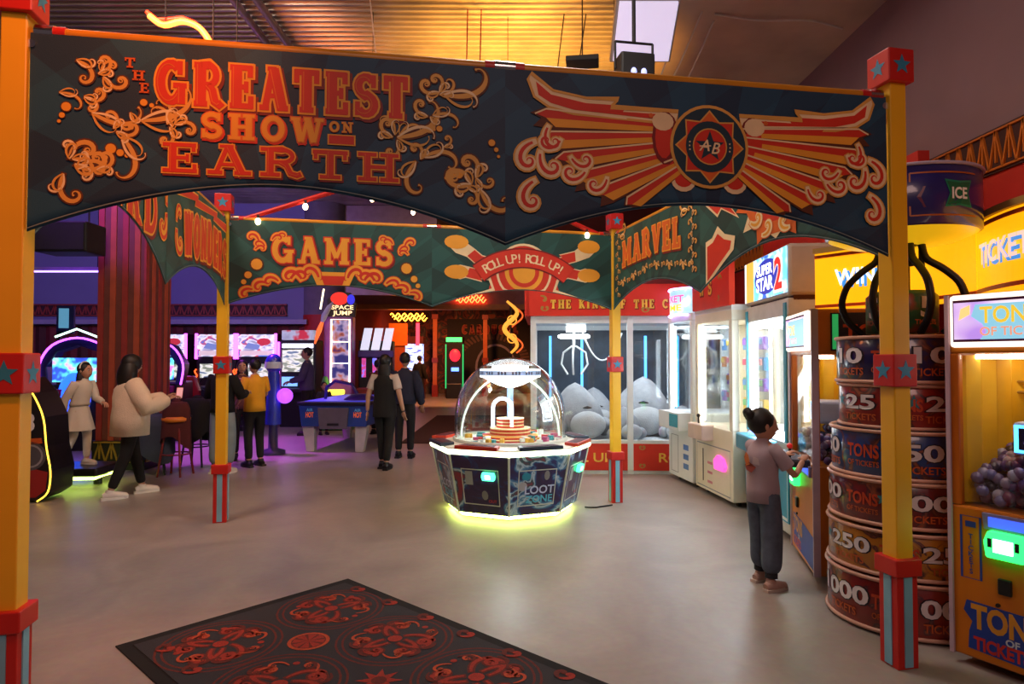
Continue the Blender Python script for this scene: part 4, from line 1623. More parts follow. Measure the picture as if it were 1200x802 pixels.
plush_toy('big grey plush toy slumped upright left of the yellow post in the cage', (.98, 9.75, .0), 1.0, .25, .35)
plush_toy('pale grey plush toy lying at the far left of the claw cage', (.66, 10.6, .0), .68, -.3, .8)
plush_toy('grey plush toy with its muzzle down directly behind the yellow post', (1.64, 9.44, .0), .58, .2, 1.0)
plush_toy('grey plush toy heaped highest to the right of the yellow post', (2.06, 10.2, .0), 1.1, -.2, .2)
plush_toy('grey plush toy squeezed against the right end of the cage', (2.46, 9.48, .0), .6, -.6, .7)
plush_toy('grey plush toy at the back of the cage between two taller ones', (1.38, 10.85, .0), .85, .1, .2)


# ================================================================== MACHINES ALONG THE RIGHT WALL
def led_strip(t, pts, m_, r=.012, name='light_strip'):
    return MB().tube(pts, r, m_, 6).build(name, t)


def cabinet(t, W, D, H, zw0, zw1, mbody, mwin=None, fw=.09, side_win=False, back=None, inner=None, near_left=False):
    """cabinet with a window between zw0 and zw1; x along the front, y into the body"""
    MB().bb((0, 0, .06), (W, D, zw0), mbody).build('lower_body', t, bevel=.012)
    MB().bb((0, 0, zw1), (W, D, H), mbody).build('upper_body', t, bevel=.012)
    for x in (0, W - fw):
        for y_ in (0, D - fw):
            MB().bb((x, y_, zw0), (x + fw, y_ + fw, zw1), mbody).build('corner_post', t, bevel=.008)
    MB().bb((.0, D - .02, zw0), (W, D, zw1), back or mbody).build('back_panel', t)
    g = mwin or cg_glass
    MB().bb((fw, .02, zw0), (W - fw, .026, zw1), g).build('front_glass', t)
    MB().bb((.01, fw, zw0), (.016, D - fw, zw1), g).build('side_glass', t)
    MB().bb((W - .016, fw, zw0), (W - .01, D - fw, zw1), g).build('side_glass', t)
    for x in (.10, W - .14):
        for y_ in (.10, D - .14):
            MB().bb((x, y_, 0), (x + .04, y_ + .04, .06), mat('foot_black', '#1a1819', .6)).build('foot', t)


prizes_m = [mat('toy_%d' % i, c, .6) for i, c in enumerate(('#c84a6a', '#5a8fc8', '#e0c050', '#d8d8d8', '#8a5ac0', '#6ab07a', '#c87a3a'))]


def prize_shelf(t, W, D, z0, z1, rows, cols):
    """prizes hung in rows at the back of the cabinet"""
    for r in range(rows):
        z = z0 + (z1 - z0) * (r + .5) / rows
        for c in range(cols):
            x = W * (.22 + .56 * (c + .5) / cols)
            m = MB()
            w = W * .5 / cols * .7
            m.box((x, D - .10, z), (w, .06, (z1 - z0) / rows * .62), random.choice(prizes_m))
            m.box((x, D - .14, z + .02), (w * .6, .02, (z1 - z0) / rows * .3), random.choice(prizes_m))
            m.build('prize_pack', t, bevel=.008)


cream = mat('cream_enamel', '#e2dcc8', .35, var=.03)
teal = mat('teal_vinyl', '#2c9fb8', .4)
lamp_w = glow('cabinet_led', '#eaf6ff', 13)
lamp_y = glow('cabinet_led_warm', '#fff0d6', 12)

# white claw machine with a curved lit sign
t, W = front_thing('claw_machine', 'white claw machine with a curved lilac-lit sign at the end of the cage', 'arcade machine', (2.13, 8.84), (2.235, 8.06))
cabinet(t, W, .8, 2.18, .92, 2.08, white_f, fw=.06)
led_strip(t, [(.09, .06, .96), (.09, .06, 2.04)], lamp_w, .02)
led_strip(t, [(W - .10, .70, .96), (W - .10, .70, 2.04)], lamp_w, .02)
prize_shelf(t, W, .8, 1.0, 1.9, 4, 3)
m = MB()
cfr = lambda u, v, h: Vector((W / 2 + u, -.10 + 1.4 * (u ** 2) - h, 2.16 + v))
m.add([cfr(-.42 + .84 * i / 10, v, 0) for v in (0, .34) for i in range(11)] + [cfr(-.42 + .84 * i / 10, v, -.12) for v in (0, .34) for i in range(11)],
      [(i, i + 1, 12 + i, 11 + i) for i in range(10)] + [(22 + i + 1, 22 + i, 33 + i, 34 + i) for i in range(10)] + [(11 + i, 12 + i, 34 + i, 33 + i) for i in range(10)] + [(i + 1, i, 22 + i, 23 + i) for i in range(10)] + [(0, 11, 33, 22), (10, 32, 43, 21)], mat('sign_grey', '#8f9299', .4))
so = m.build('sign_box', t)
d = Dec(cfr)
d.rect(-.40, .02, .40, .32, ramp_mat('sign_sea', 'noise', [(0, '#5aa8e0'), (.45, '#a8d8f0'), (.55, '#eaf4ff'), (.65, '#f0c060')], .4, 5.0, emit=.7, const=False), .003, 10)
d.text('TICKET', -.02, .17, .09, glow('sign_pink', '#e8508c', 1.2), .006, bold=.02, width=.5)
d.text('TIME', .0, .06, .08, glow('sign_amber', '#f0b030', 1.2), .006, bold=.02, width=.4)
d.build('sign_face', so)
m = MB()
for v in (0.0, .34):
    m.tube([cfr(-.42 + .84 * i / 10, v, .012) for i in range(11)], .014, glow('lilac_neon', '#d9a8ff', 5), 6)
for k in range(5):
    for u in (-.42, .42):
        m.ell(cfr(u, .03 + .07 * k, .012), (.016, .016, .016), glow('lilac_neon'), 8, 6)
plabel(m.build('sign_neon', so), 'lilac neon edging')
m = MB().bb((.06, -.16, .70), (W - .06, .02, .92), white_f)
m.bb((W * .55, -.165, .74), (W - .08, -.16, .90), teal)
m.build('control_shelf', t, bevel=.02)
d = Dec(front_frame(-.001))
d.stroke([(.10, .12), (W * .42, .12), (W * .42, .60), (.10, .60)], .012, mat('door_line', '#8a9096', .5), .001, closed=True)
for k in range(3):
    d.rect(.5, .20 + k * .12, W - .12, .27 + k * .12, mat('sticker_blue', '#5a86c4', .5), .0015)
d.build('door_print', t)

# cream machine that closes the corner of the cage
t, W = front_thing('claw_machine', 'cream claw machine with warm light and a red sign, left of the super star machine', 'arcade machine', (2.25, 7.98), (2.36, 6.96))
cabinet(t, W, .62, 2.14, .82, 2.02, cream, fw=.08)
led_strip(t, [(.12, .06, .86), (.12, .06, 1.99)], lamp_y, .022)
led_strip(t, [(W - .12, .50, .86), (W - .12, .50, 1.99)], lamp_y, .018)
prize_shelf(t, W, .62, .95, 1.9, 4, 3)
m = MB().bb((0, -.03, 2.18), (W, .04, 2.66), cage_red)
so = m.build('sign', t, bevel=.006)
m = MB().bb((0, 0, 2.13), (W, .3, 2.19), white_f).build('sign_foot', t)
x = .22
for ch in 'WS':
    d = Dec(front_frame(-.03))
    d.glyph(ch, x, 2.34, .17, .8, gold_let, None, p_dred)
    d.build('letter', so)
    x += .26
d = Dec(front_frame(-.03))
d.curl(.86, 2.48, .14, radians(120), mat('cage_gold'), .002, 1, .9)
d.curl(.70, 2.58, .12, .2, mat('cage_gold'), .002, 1, 1.4)
d.curl(.74, 2.25, .12, .2, mat('cage_gold'), .002, 1, 1.4)
d.build('sign_ornament', so)
m = MB().bb((.10, -.14, .66), (.52, .02, .84), mat('shelf_blush', '#d8c4b8', .4))
m.build('control_shelf', t, bevel=.015)
m = MB()
m.cyl((.25, -.06, .84), (.25, -.06, .92), .012, mat('stick_black', '#18181a', .4), 8)
m.ell((.25, -.06, .93), (.024, .024, .024), mat('stick_black'), 10, 8)
m.build('joystick', t)
d = Dec(front_frame(-.001))
d.stroke([(.06, .10), (W - .06, .10), (W - .06, .60), (.06, .60)], .010, mat('door_line'), .001, closed=True)
d.rect(.22, .16, .25, .54, mat('door_slot', '#4a4842', .5), .0015)
for k in range(3):
    d.rect(.36, .16 + k * .11, .50, .19 + k * .11, mat('sticker_pink', '#d88a9a', .5), .0015)
d.build('door_print', t)
m = MB()
m.prism([(.62, .36), (.86, .36), (.90, .42), (.84, .50), (.70, .53), (.60, .46)], glow('pink_reader', '#ff5ac0', .9), front_frame(0), .04)
m.build('card_reader', t, bevel=.008)

for x, y_, e in ((2.6, 8.42, 5), (2.62, 7.42, 5), (2.9, 6.25, 9)):
    lamp('cabinet_light', 'AREA', (x, y_, 1.96), e, (.94, .98, 1.0), .4, (x, y_, 0))
# SUPER STAR 2
t, W = front_thing('prize_machine', 'tall teal and white prize machine with a lit SUPER STAR 2 sign', 'arcade machine', (2.50, 6.93), (2.42, 5.68))
beige = mat('beige_panel', '#b9a99a', .45)
cabinet(t, W, .95, 2.14, .86, 1.98, mat('pale_cabinet', '#c8c4be', .4), fw=.10)
for k in range(2):
    m = MB().bb((.03 + k * (W - .12), -.012, .86), (.09 + k * (W - .12), .0, 2.1), teal)
    plabel(m.build('teal_edge', t), 'teal edging with small studs')
led = [(.13, .05, .90), (.13, .05, 1.94), (W - .13, .05, 1.94), (W - .13, .05, .90)]
m = MB()
for a, b in zip(led, led[1:] + led[:1]):
    m.tube([a, b], .035, lamp_w, 6)
plabel(m.build('window_led', t), 'bright white frame of light')
prize_shelf(t, W, .95, .98, 1.85, 6, 3)
MB().bb((.1, .1, .86), (W - .1, .85, .92), white_f).build('prize_floor', t)
m = MB().bb((-.02, .0, 2.16), (W + .02, .62, 2.62), beige)
so = m.build('sign_box', t, bevel=.03)
MB().bb((.02, .05, 2.12), (W, .9, 2.18), mat('sign_gap', '#4a1a1a', .6)).build('sign_foot', t)
d = Dec(front_frame(0))
d.rect(.0, 2.19, W, 2.60, ramp_mat('star_sign', 'noise', [(0, '#2f8fe0'), (.45, '#64bdf2'), (.55, '#bfe8ff'), (.62, '#2a62c8')], .3, 4.0, emit=1.5, const=False), .002)
d.rect(.04, 2.19, .30, 2.60, glow('sign_gold', '#d9b04a', .9), .003)
d.rect(.0, 2.19, .05, 2.60, glow('sign_white', '#e8f2ff', 1.4), .0035)
d.disc(.70, 2.395, .36, glow('sign_navy', '#2a3aa8', .9), .004, 30, .17)
d.text('SUPER', .64, 2.42, .10, glow('sign_letter', '#f4f8ff', 1.8), .006, bold=.03, width=.46)
d.text('STAR', .64, 2.27, .13, glow('sign_letter'), .006, bold=.03, width=.50)
d.text('2', 1.03, 2.24, .31, glow('sign_outline', '#f0d8d0', 1.0), .0065, bold=.07, width=.26)
d.text('2', 1.03, 2.25, .29, glow('sign_two', '#e02a24', 1.2), .0075, bold=.03, width=.20)
d.build('sign_face', so)
m = MB()
m.bb((-.01, -.015, .16), (W + .01, .0, .66), mat('star_teal', '#1f93b4', .4))
pn = m.build('front_decal', t, bevel=.006)
d = Dec(front_frame(-.015))
d.stroke([(.02, .19), (W - .02, .19), (W - .02, .64), (.02, .64)], .02, white_f, .001, closed=True)
d.disc(.22, .46, .12, mat('decal_white', '#dfeef2', .4), .001, 16)
d.text('SUPER', .80, .40, .10, mat('decal_white'), .002, bold=.02, width=.44)
d.text('STAR', .80, .28, .10, mat('decal_red', '#d04050', .4), .002, bold=.02, width=.40)
d.build('decal_print', pn)
m = MB().bb((.15, -.16, .68), (W - .3, .02, .84), mat('star_shelf', '#2a86a4', .4))
m.ell((.45, -.08, .86), (.04, .04, .03), glow('button_blue', '#6a8cff', 2), 10, 8)
m.build('control_shelf', t, bevel=.02)
lamp('star_light', 'AREA', (2.25, 6.25, 1.5), 9, (.88, .96, 1.0), .8, (0.5, 6.0, 0.6), size_y=1.1)

# ================================================================== TICKET MACHINES (two orange cabinets)
orange_c = mat('orange_cabinet', '#c87414', .4, var=.06)
orange_d = mat('orange_panel', '#b8620e', .4, var=.06)
cap_mats = [mat('capsule_%d' % i, c, .25, spec=.6) for i, c in enumerate(('#5c4a86', '#8f8aa6', '#38344e', '#7a4664', '#a09cb0', '#2a2638', '#6a6898', '#6a5a80'))]
blue_print = mat('navy_print', '#1e3f9a', .45)
sign_lilac = ramp_mat('lilac_sign', 'noise', [(0, '#9a6ad8'), (.42, '#b890ea'), (.52, '#e8d0f8'), (.60, '#f8e4f0')], .35, 3.0, emit=.75, const=False)
yellow_curtain = mat('yellow_curtain', '#d9a810', .5)


def ball(seed):
    m = MB()
    return m


def ticket_machine(label, A, B, D, H):

    t, W = front_thing('ticket_machine', label, 'arcade machine', A, B, 'orange ticket machines around the prize tower')
    z0, z1 = .83, 1.63
    MB().bb((0, 0, .05), (W, D, z0), orange_c).build('lower_body', t, bevel=.012)
    MB().bb((0, 0, z1), (W, D, H), orange_c).build('upper_body', t, bevel=.012)
    fw = .045
    for x in (0, W - fw):
        for y_ in (0, D - fw):
            MB().bb((x, y_, z0), (x + fw, y_ + fw, z1), orange_d).build('corner_post', t, bevel=.008)
    for x in (-.016, W - .004):
        plabel(MB().bb((x, -.012, .05), (x + .02, .035, H), mat('lilac_edge', '#b8a4b4', .4)).build('edge_trim', t), 'pale lilac edge strip')
    MB().bb((fw, .02, z0), (W - fw, .026, z1), cg_glass).build('front_glass', t)
    MB().bb((.005, fw, z0), (.016, D - fw, z1), orange_d).build('side_panel', t)
    m = MB()
    for k in range(4):
        y_ = fw + (D - 2 * fw) * k / 4
        w = (D - 2 * fw) / 4
        m.prism([(.02, y_), (.05, y_ + .02), (.09, y_ + w / 2), (.05, y_ + w - .02), (.02, y_ + w)][::-1], yellow_curtain, None, z1 - z0 - .02, z0 + .01)
    plabel(m.build('side_curtain', t), 'yellow pleated curtain')
    MB().bb((W - .016, fw, z0), (W - .01, D - fw, z1), cg_glass).build('side_glass', t)
    m = MB()
    for k in range(7):
        x = fw + (W - 2 * fw) * k / 7
        w = (W - 2 * fw) / 7
        m.prism([(x, D - .02), (x, D - .07), (x + w / 2, D - .12), (x + w, D - .07), (x + w, D - .02)], yellow_curtain if k < 4 else mat('dark_backdrop', '#3a1a1c', .6), None, z1 - z0, z0)
    plabel(m.build('backdrop', t), 'yellow pleated backdrop')
    # lamp under the roof of the window
    MB().bb((.08, .10, z1 - .03), (W - .08, .16, z1 - .005), glow('window_lamp', '#fff2dc', 7)).build('window_lamp', t)
    MB().bb((.08, D * .6, z1 - .03), (W - .08, D * .6 + .05, z1 - .005), glow('window_lamp')).build('window_lamp', t)
    # lit header
    hd = MB().bb((.02, -.04, z1 + .03), (W - .02, .0, H - .005), glow('header_halo', '#fff3df', 1.1))
    ho = hd.build('header_light', t, bevel=.018)
    d = Dec(front_frame(-.04))
    d.rect(.045, z1 + .065, W - .06, H - .04, sign_lilac, .002)
    d.stroke([(.045, z1 + .065), (W - .06, z1 + .065), (W - .06, H - .04), (.045, H - .04)], .010, mat('header_line', '#6a2a6a', .5), .003, closed=True)
    d.poly([(.17, z1 + .07), (W - .07, z1 + .07), (W - .07, H - .06), (.15, H - .06), (.13, z1 + .19), (.18, z1 + .15), (.20, z1 + .11)], glow('header_sea', '#8fd0ea', .7), .0036)
    d.poly([(.07, z1 + .17), (.125, z1 + .20), (.125, H - .06), (.08, H - .08)], glow('header_amber', '#f6dc8a', .7), .0036)
    d.text('TONS', .17, z1 + .155, .085, glow('header_gold', '#f5c93a', .7), .005, bold=.02, align='l', width=.25)
    d.text('OF TICKETS', .17, z1 + .09, .045, glow('header_pink', '#f0a080', .7), .005, bold=.02, align='l', width=.32)
    d.build('header_print', ho)
    # prize capsules heaped on the floor of the window
    base = MB()
    base.ell((0, 0, 0), (.030, .030, .030), cap_mats[0], 8, 6)
    protos = []
    for q in range(8):
        b = MB().ell((0, 0, 0), (.030, .030, .030), cap_mats[q], 8, 6)
        protos.append(b)
    first = {}
    n = 0
    for i in range(19):
        for j in range(14):
            x = fw + .03 + (W - 2 * fw - .06) * (i + random.uniform(.1, .9)) / 19
            y_ = .06 + (D - .22) * (j + random.uniform(.1, .9)) / 14
            hz = .15 + .24 * (y_ / D) * (1.1 - abs(x / W - .35)) + random.uniform(-.03, .02)
            if j < 4:
                y_ = random.uniform(.05, .15)
                hz = random.uniform(.025, .20)
            k = random.randrange(8)
            if k not in first:
                first[k] = protos[k].build('capsule', t, (x, y_, z0 + hz))
            else:
                c = first[k].copy()
                COL.objects.link(c)
                c.location = (x, y_, z0 + hz)
            n += 1
    MB().bb((fw, .17, z0), (W - fw, D - .12, z0 + .13), mat('capsule_bed', '#2a2438', .6)).build('capsule_bed', t)
    # pusher block with a blue lit display
    m = MB().bb((.24, .10, z0 + .28), (.52, .34, z0 + .45), mat('lit_block', '#a8b4d0', .3))
    bo = m.build('display_block', t, bevel=.02)
    d = Dec(front_frame(.10))
    d.rect(.25, z0 + .295, .51, z0 + .435, glow('block_cyan', '#4ab8ff', 3), .002)
    d.rect(.27, z0 + .31, .49, z0 + .42, mat('block_screen', '#101040', .3), .003)
    d.text('8', .32, z0 + .325, .08, glow('block_violet', '#8a6aff', 3), .004, bold=.02)
    d.build('display', bo)
    m = MB().bb((.25, .38, z0 + .46), (.50, .60, z0 + .64), mat('amber_housing', '#d8a42c', .4))
    m.bb((.28, .37, z0 + .50), (.47, .38, z0 + .60), mat('housing_print', '#6a3a6a', .4))
    m.build('claw_housing', t, bevel=.015)
    for zz in (.30, .40, .58, .64):
        MB().cyl((fw, D - .16, z0 + zz), (W - fw, D - .16, z0 + zz), .008, chrome, 8).build('gantry_rail', t)
    # lower front
    d = Dec(front_frame(-.001))
    d.stroke([(.045, .46), (.135, .46), (.135, .78), (.045, .78)], .008, blue_print, .001, closed=True)
    d.rect(.065, .725, .115, .755, blue_print, .0015)
    for k, ch in enumerate('TICKETS'):
        d.text(ch, .09, .665 - k * .030, .026, blue_print, .002, bold=.02)
    d.build('ticket_slot_print', t)
    m = MB()
    m.prism([(.16, .735), (W - .08, .735), (W - .06, .815), (.15, .815)], mat('tray_lilac', '#8a8ab8', .4), front_frame(0), .02)
    m.prism([(.18, .75), (W - .10, .75), (W - .10, .80), (.18, .80)], glow('tray_blue', '#3a58d8', 1.2), front_frame(0), .004, .02)
    m.build('prize_chute', t, bevel=.006)
    rd = MB()
    rd.prism([(.175, .60), (.345, .60), (.355, .68), (.335, .735), (.185, .735), (.165, .68)], glow('green_reader', '#28ff5a', 2.6), front_frame(0), .05)
    ro = rd.build('card_reader', t, bevel=.012)
    plabel(ro, 'glowing green card reader')
    MB().bb((.215, -.058, .635), (.30, -.05, .70), glow('reader_screen')).build('screen', ro)
    MB().bb((.19, -.056, .655), (.208, -.05, .70), mat('stick_black')).build('slot', ro)
    MB().bb((.308, -.056, .655), (.326, -.05, .70), mat('stick_black')).build('slot', ro)
    MB().bb((.215, -.02, .42), (.275, 0, .50), mat('stick_black')).build('return_slot', t, bevel=.006)
    MB().cyl((.21, -.01, .36), (.21, 0, .36), .01, mat('stick_black'), 10).build('lock', t)
    # logo
    d = Dec(front_frame(-.001))
    d.poly([(.07, .10), (W - .04, .07), (W - .03, .31), (.40, .34), (.065, .345), (.05, .29), (.09, .24), (.075, .19)], blue_print, .001)
    d.text('TONS', .085, .215, .12, mat('logo_gold', '#d8962a', .4), .002, bold=.04, align='l', width=.31)
    d.text('OF', .27, .17, .035, mat('logo_white', '#c8d4dc', .4), .002, bold=.03)
    d.text('TICKETS', .095, .105, .065, mat('logo_red', '#c8322a', .4), .002, bold=.04, align='l', width=.25)
    plabel(d.build('logo', t), 'TONS OF TICKETS logo on blue')
    return t, W


t, W = ticket_machine('orange ticket machine with lit lilac header at the right edge of the picture', (2.345, 3.48), (2.70, 2.85), .75, 1.94)
t, W = ticket_machine('orange ticket machine the child is playing, behind the prize drums', (2.34, 5.45), (2.16, 4.66), .80, 1.96)
# its near side carries a dark printed header and a control shelf sits on the front
m = MB().bb((W, .12, 1.66), (W + .008, .78, 1.93), mat('side_header', '#241a30', .4))
so = m.build('side_sign', t)
d = Dec(plane_frame((W + .008, 0, 0), (0, 1, 0), (0, 0, 1), (1, 0, 0)))
d.text('TONS', .20, 1.74, .11, mat('logo_ember', '#b8401c', .5), .002, bold=.03, align='l')
d.poly([(.13, 1.67), (.17, 1.67), (.17, 1.92), (.13, 1.92)], glow('green_edge', '#2ca85a', .5), .001)
d.build('side_sign_print', so)
m = MB().bb((.12, -.22, .80), (W - .10, .0, .86), mat('shelf_navy', '#2a3348', .35))
m.build('control_shelf', t, bevel=.015)
m = MB()
m.cyl((.58, -.12, .86), (.58, -.12, .93), .010, mat('stick_black'), 8)
m.ell((.58, -.12, .945), (.022, .022, .022), glow('ball_red', '#c02020', .3), 10, 8)
m.build('joystick', t)

# ================================================================== PRIZE DRUM TOWER
TC = (2.46, 4.09)
tw = thing('prize_tower', 'stack of round ticket drums numbered 1000 to 10 under a black claw', 'prize display', (TC[0], TC[1], 0), 0)
AV = atan2(-TC[1], -TC[0])
rim_m = mat('drum_rim', '#c99a86', .45)
num_w = mat('drum_white', '#d8d4d8', .4)
drum_spec = [
    ('1000', .44, .02, .32, '#7c1c14'), ('250', .43, .345, .60, '#b0761c'), ('100', .42, .63, .885, '#6a1518'),
    ('50', .405, .90, 1.175, '#153a78'), ('25', .36, 1.19, 1.445, '#8c1d18'), ('10', .37, 1.46, 1.735, '#1c1c52')]
for (nm, R, z0, z1, colr) in drum_spec:
    dm_ = ramp_mat('drum_' + nm, 'noise', [(0, colr), (.52, colr), (.60, '#402028'), (.68, '#8a4a30')], .3, 9.0, distort=1.2, const=False, coat=.5)
    m = MB().lathe([(0, z0), (R - .01, z0), (R, z0 + .01), (R, z1 - .01), (R - .01, z1), (0, z1)], dm_, n=40)
    do = m.build('drum', tw)
    for zz in (z0 + .004, z1 - .004):
        MB().tube([(R * 1.01 * cos(2 * pi * i / 40), R * 1.01 * sin(2 * pi * i / 40), zz) for i in range(40)], .012, rim_m, 6, closed=True).build('rim', do)
    h = (z1 - z0)
    for q in {'10': (-50, 25), '25': (-40, 35), '50': (-72, 14), '100': (-72, 14), '250': (-44, 31), '1000': (-50, 25)}[nm]:
        d = Dec(cyl_frame((0, 0, 0), R, AV + radians(q) + (0.0), z0))
        wd = .085 * len(nm) + .04
        d.text(nm, .0, h * .42, h * .36, mat('drum_shadow', '#1a1424', .5), .003, bold=.05, width=wd + .02)
        d.text(nm, .0, h * .43, h * .34, num_w, .005, bold=.03, width=wd)
        d.text('TICKETS', .0, h * .16, h * .16, mat('drum_orange', '#b8521c', .5), .004, bold=.02, width=.22)
        d.star(-wd * .5 - .06, h * .62, .045, mat('drum_star', '#2a7a8a', .5), .003)
        d.build('drum_number', do)
        d = Dec(cyl_frame((0, 0, 0), R, AV + radians(q + 40), z0))
        d.text('TONS', 0, h * .42, h * .28, mat('drum_ember', '#c0441c', .5), .003, bold=.03, width=.20)
        d.text('OF TICKETS', 0, h * .22, h * .12, mat('drum_orange'), .003, bold=.02, width=.20)
        d.build('drum_lettering', do)
# small top drum held by the claw
m = MB().lathe([(0, 1.76), (.20, 1.76), (.20, 1.99), (.17, 2.02), (0, 2.03)], ramp_mat('drum_5', 'noise', [(0, '#1c3a2c'), (.5, '#2c5a34'), (.6, '#8a3a1c')], .35, 8.0, const=False), n=30)
do = m.build('drum', tw)
for q in (-48, 40):
    d = Dec(cyl_frame((0, 0, 0), .20, AV + radians(q), 1.78))
    d.text('5', 0, .08, .12, num_w, .004, bold=.04)
    d.text('TICKETS', 0, .03, .03, mat('drum_orange'), .004, bold=.02, width=.14)
    d.build('drum_number', do)
iron = mat('claw_iron', '#1c1614', .45, .3)
for k in range(4):
    a = AV + radians(-78 + 52 * k)
    pr = [(.11, 2.34), (.13, 2.22), (.22, 2.16), (.31, 2.07), (.345, 1.95), (.31, 1.84), (.22, 1.755)]
    m = MB().tube(smooth_path([(r * cos(a), r * sin(a), z) for r, z in pr], 4, 2), .022, iron, 8)
    plabel(m.build('claw_arm', tw), 'black curved claw arm')
m = MB()
m.lathe([(.05, 2.03), (.05, 2.30), (.13, 2.32), (.13, 2.40), (.06, 2.42), (.06, 2.46)], iron, n=20)
m.build('claw_hub', tw)
for k in range(4):
    a = AV + radians(-78 + 52 * k)
    MB().box((.115 * cos(a), .115 * sin(a), 2.27), (.03, .03, .2), iron, a).build('claw_rod', tw)
# round sign on top
RI = .43
m = MB().lathe([(.10, 2.31), (.32, 2.33), (RI - .02, 2.37)], glow('canopy_yellow', '#f0c018', .45), n=40)
plabel(m.build('sign_underside', tw), 'lit yellow underside of the round sign')
m = MB().lathe([(RI - .02, 2.37), (RI, 2.38), (RI, 2.71), (RI - .02, 2.72), (0, 2.73)], mat('sign_indigo', '#262470', .3, coat=.6), n=44)
so = m.build('round_sign', tw)
MB().tube([(RI * 1.01 * cos(2 * pi * i / 40), RI * 1.01 * sin(2 * pi * i / 40), 2.72) for i in range(40)], .010, mat('rim_lilac', '#b8b0c8', .4), 6, closed=True).build('rim', so)
d = Dec(cyl_frame((0, 0, 0), RI, AV + radians(20), 2.365))
line = mat('sign_ochre', '#b8641c', .4)
for z in (.055, .30):
    d.stroke([(-.10 + .40 * i / 8, z) for i in range(9)], .009, line, .002)
    d.stroke([(-.45 + .25 * i / 5, z) for i in range(6)], .009, line, .002)
for u, s in ((-.10, 1), (-.20, -1)):
    d.stroke([(u, .055), (u, .11)], .009, line, .002)
    d.stroke([(u, .30), (u, .25)], .009, line, .002)
z = [(-.26, .12), (-.23, .18), (-.26, .25), (-.02, .22), (-.045, .16), (-.02, .10)]
d.poly(z, mat('sign_plum', '#6a2a4a', .4), .003)
z = [(.08, .10), (.11, .18), (.08, .26), (.17, .25), (.26, .26), (.23, .18), (.26, .10), (.17, .11)]
d.poly(z, mat('sign_teal', '#1c8a6a', .4), .003)
d.poly([((a - .17) * .86 + .17, (b - .18) * .84 + .18) for a, b in z], mat('sign_green', '#136a4a', .4), .004)
d.text('ICE', .17, .15, .065, mat('sign_white2', '#e8ecec', .4), .006, bold=.03, width=.10)
d.build('sign_print', so)

# ================================================================== YELLOW LIGHT BOXES behind the tower
yel = glow('lightbox_yellow', '#ffae0a', .85)
for lab, pts, txt, tu in (
        ('yellow lit wavy sign lettered WIN behind the black claw', [(2.46, 5.25), (2.62, 5.02), (2.80, 4.80), (2.92, 4.55), (2.97, 4.32), (2.96, 4.12)], 'WIN', .17),
        ('yellow lit wavy sign lettered TICKETS above the right ticket machine', [(2.95, 4.10), (2.86, 3.88), (2.80, 3.62), (2.80, 3.36), (2.86, 3.10), (2.98, 2.86)], 'TICKETS', .42)):
    PT = [Vector(p) for p in pts]
    fine = []
    for i in range(len(PT) - 1):
        for q in range(5):
            fine.append(PT[i].lerp(PT[i + 1], q / 5))
    fine.append(PT[-1])
    for _ in range(4):
        fine = [fine[0]] + [(fine[i - 1] + fine[i] * 2 + fine[i + 1]) / 4 for i in range(1, len(fine) - 1)] + [fine[-1]]
    o0 = fine[0]
    loc = [p - o0 for p in fine]
    cum = [0]
    for a, b in zip(loc, loc[1:]):
        cum.append(cum[-1] + (b - a).length)

    def wave(u, v, h, loc=loc, cum=cum):
        i = 0
        while i < len(cum) - 2 and cum[i + 1] < u:
            i += 1
        k = (u - cum[i]) / (cum[i + 1] - cum[i])
        a, b = loc[max(0, i - 1)], loc[min(len(loc) - 1, i + 2)]
        tn = (b - a).normalized()
        n = Vector((tn.y, -tn.x))     # towards the hall
        p = loc[i].lerp(loc[i + 1], k)
        return Vector((p.x + n.x * h, p.y + n.y * h, v))
    t = thing('lightbox_sign', lab, 'lit sign', (o0.x, o0.y, 1.99), 0, 'yellow lit signs over the ticket machines')
    Lw = cum[-1]
    nn = 24

    def band(v0, v1, h0, h1, m_, name):
        m = MB()
        us = [Lw * i / nn for i in range(nn + 1)]
        V = [wave(u, v, h) for (v, h) in ((v0, h1), (v1, h1), (v1, h0), (v0, h0)) for u in us]
        K = nn + 1
        F = []
        for r in range(4):
            s_ = (r + 1) % 4
            for i in range(nn):
                F.append((r * K + i, r * K + i + 1, s_ * K + i + 1, s_ * K + i))
        F.append((0, K, 2 * K, 3 * K))
        F.append((nn, 3 * K + nn, 2 * K + nn, K + nn))
        m.add(V, F, m_)
        return m.build(name, t)
    band(.0, .46, -.14, 0, yel, 'lit_face')
    band(.46, .50, -.16, .03, mat('sign_cap', '#b08a4a', .4), 'top_cap')
    band(.42, .445, 0, .006, mat('sign_red_band', '#d0501c', .4), 'red_band')
    band(.02, .045, 0, .006, mat('sign_red_band'), 'red_band')
    d = Dec(wave)
    d.text(txt, tu + .02, .17, .13, glow('win_shadow', '#3a8ad8', .8), .010, bold=.03, width=.30 if txt == 'WIN' else .62, align='l' if txt == 'WIN' else 'c')
    d.text(txt, tu, .19, .13, glow('win_white', '#e8f2fa', 1.0) if txt == 'WIN' else glow('win_rose', '#f0c0b0', .9), .014, bold=.02, width=.30 if txt == 'WIN' else .62, align='l' if txt == 'WIN' else 'c')
    d.build('lettering', t)

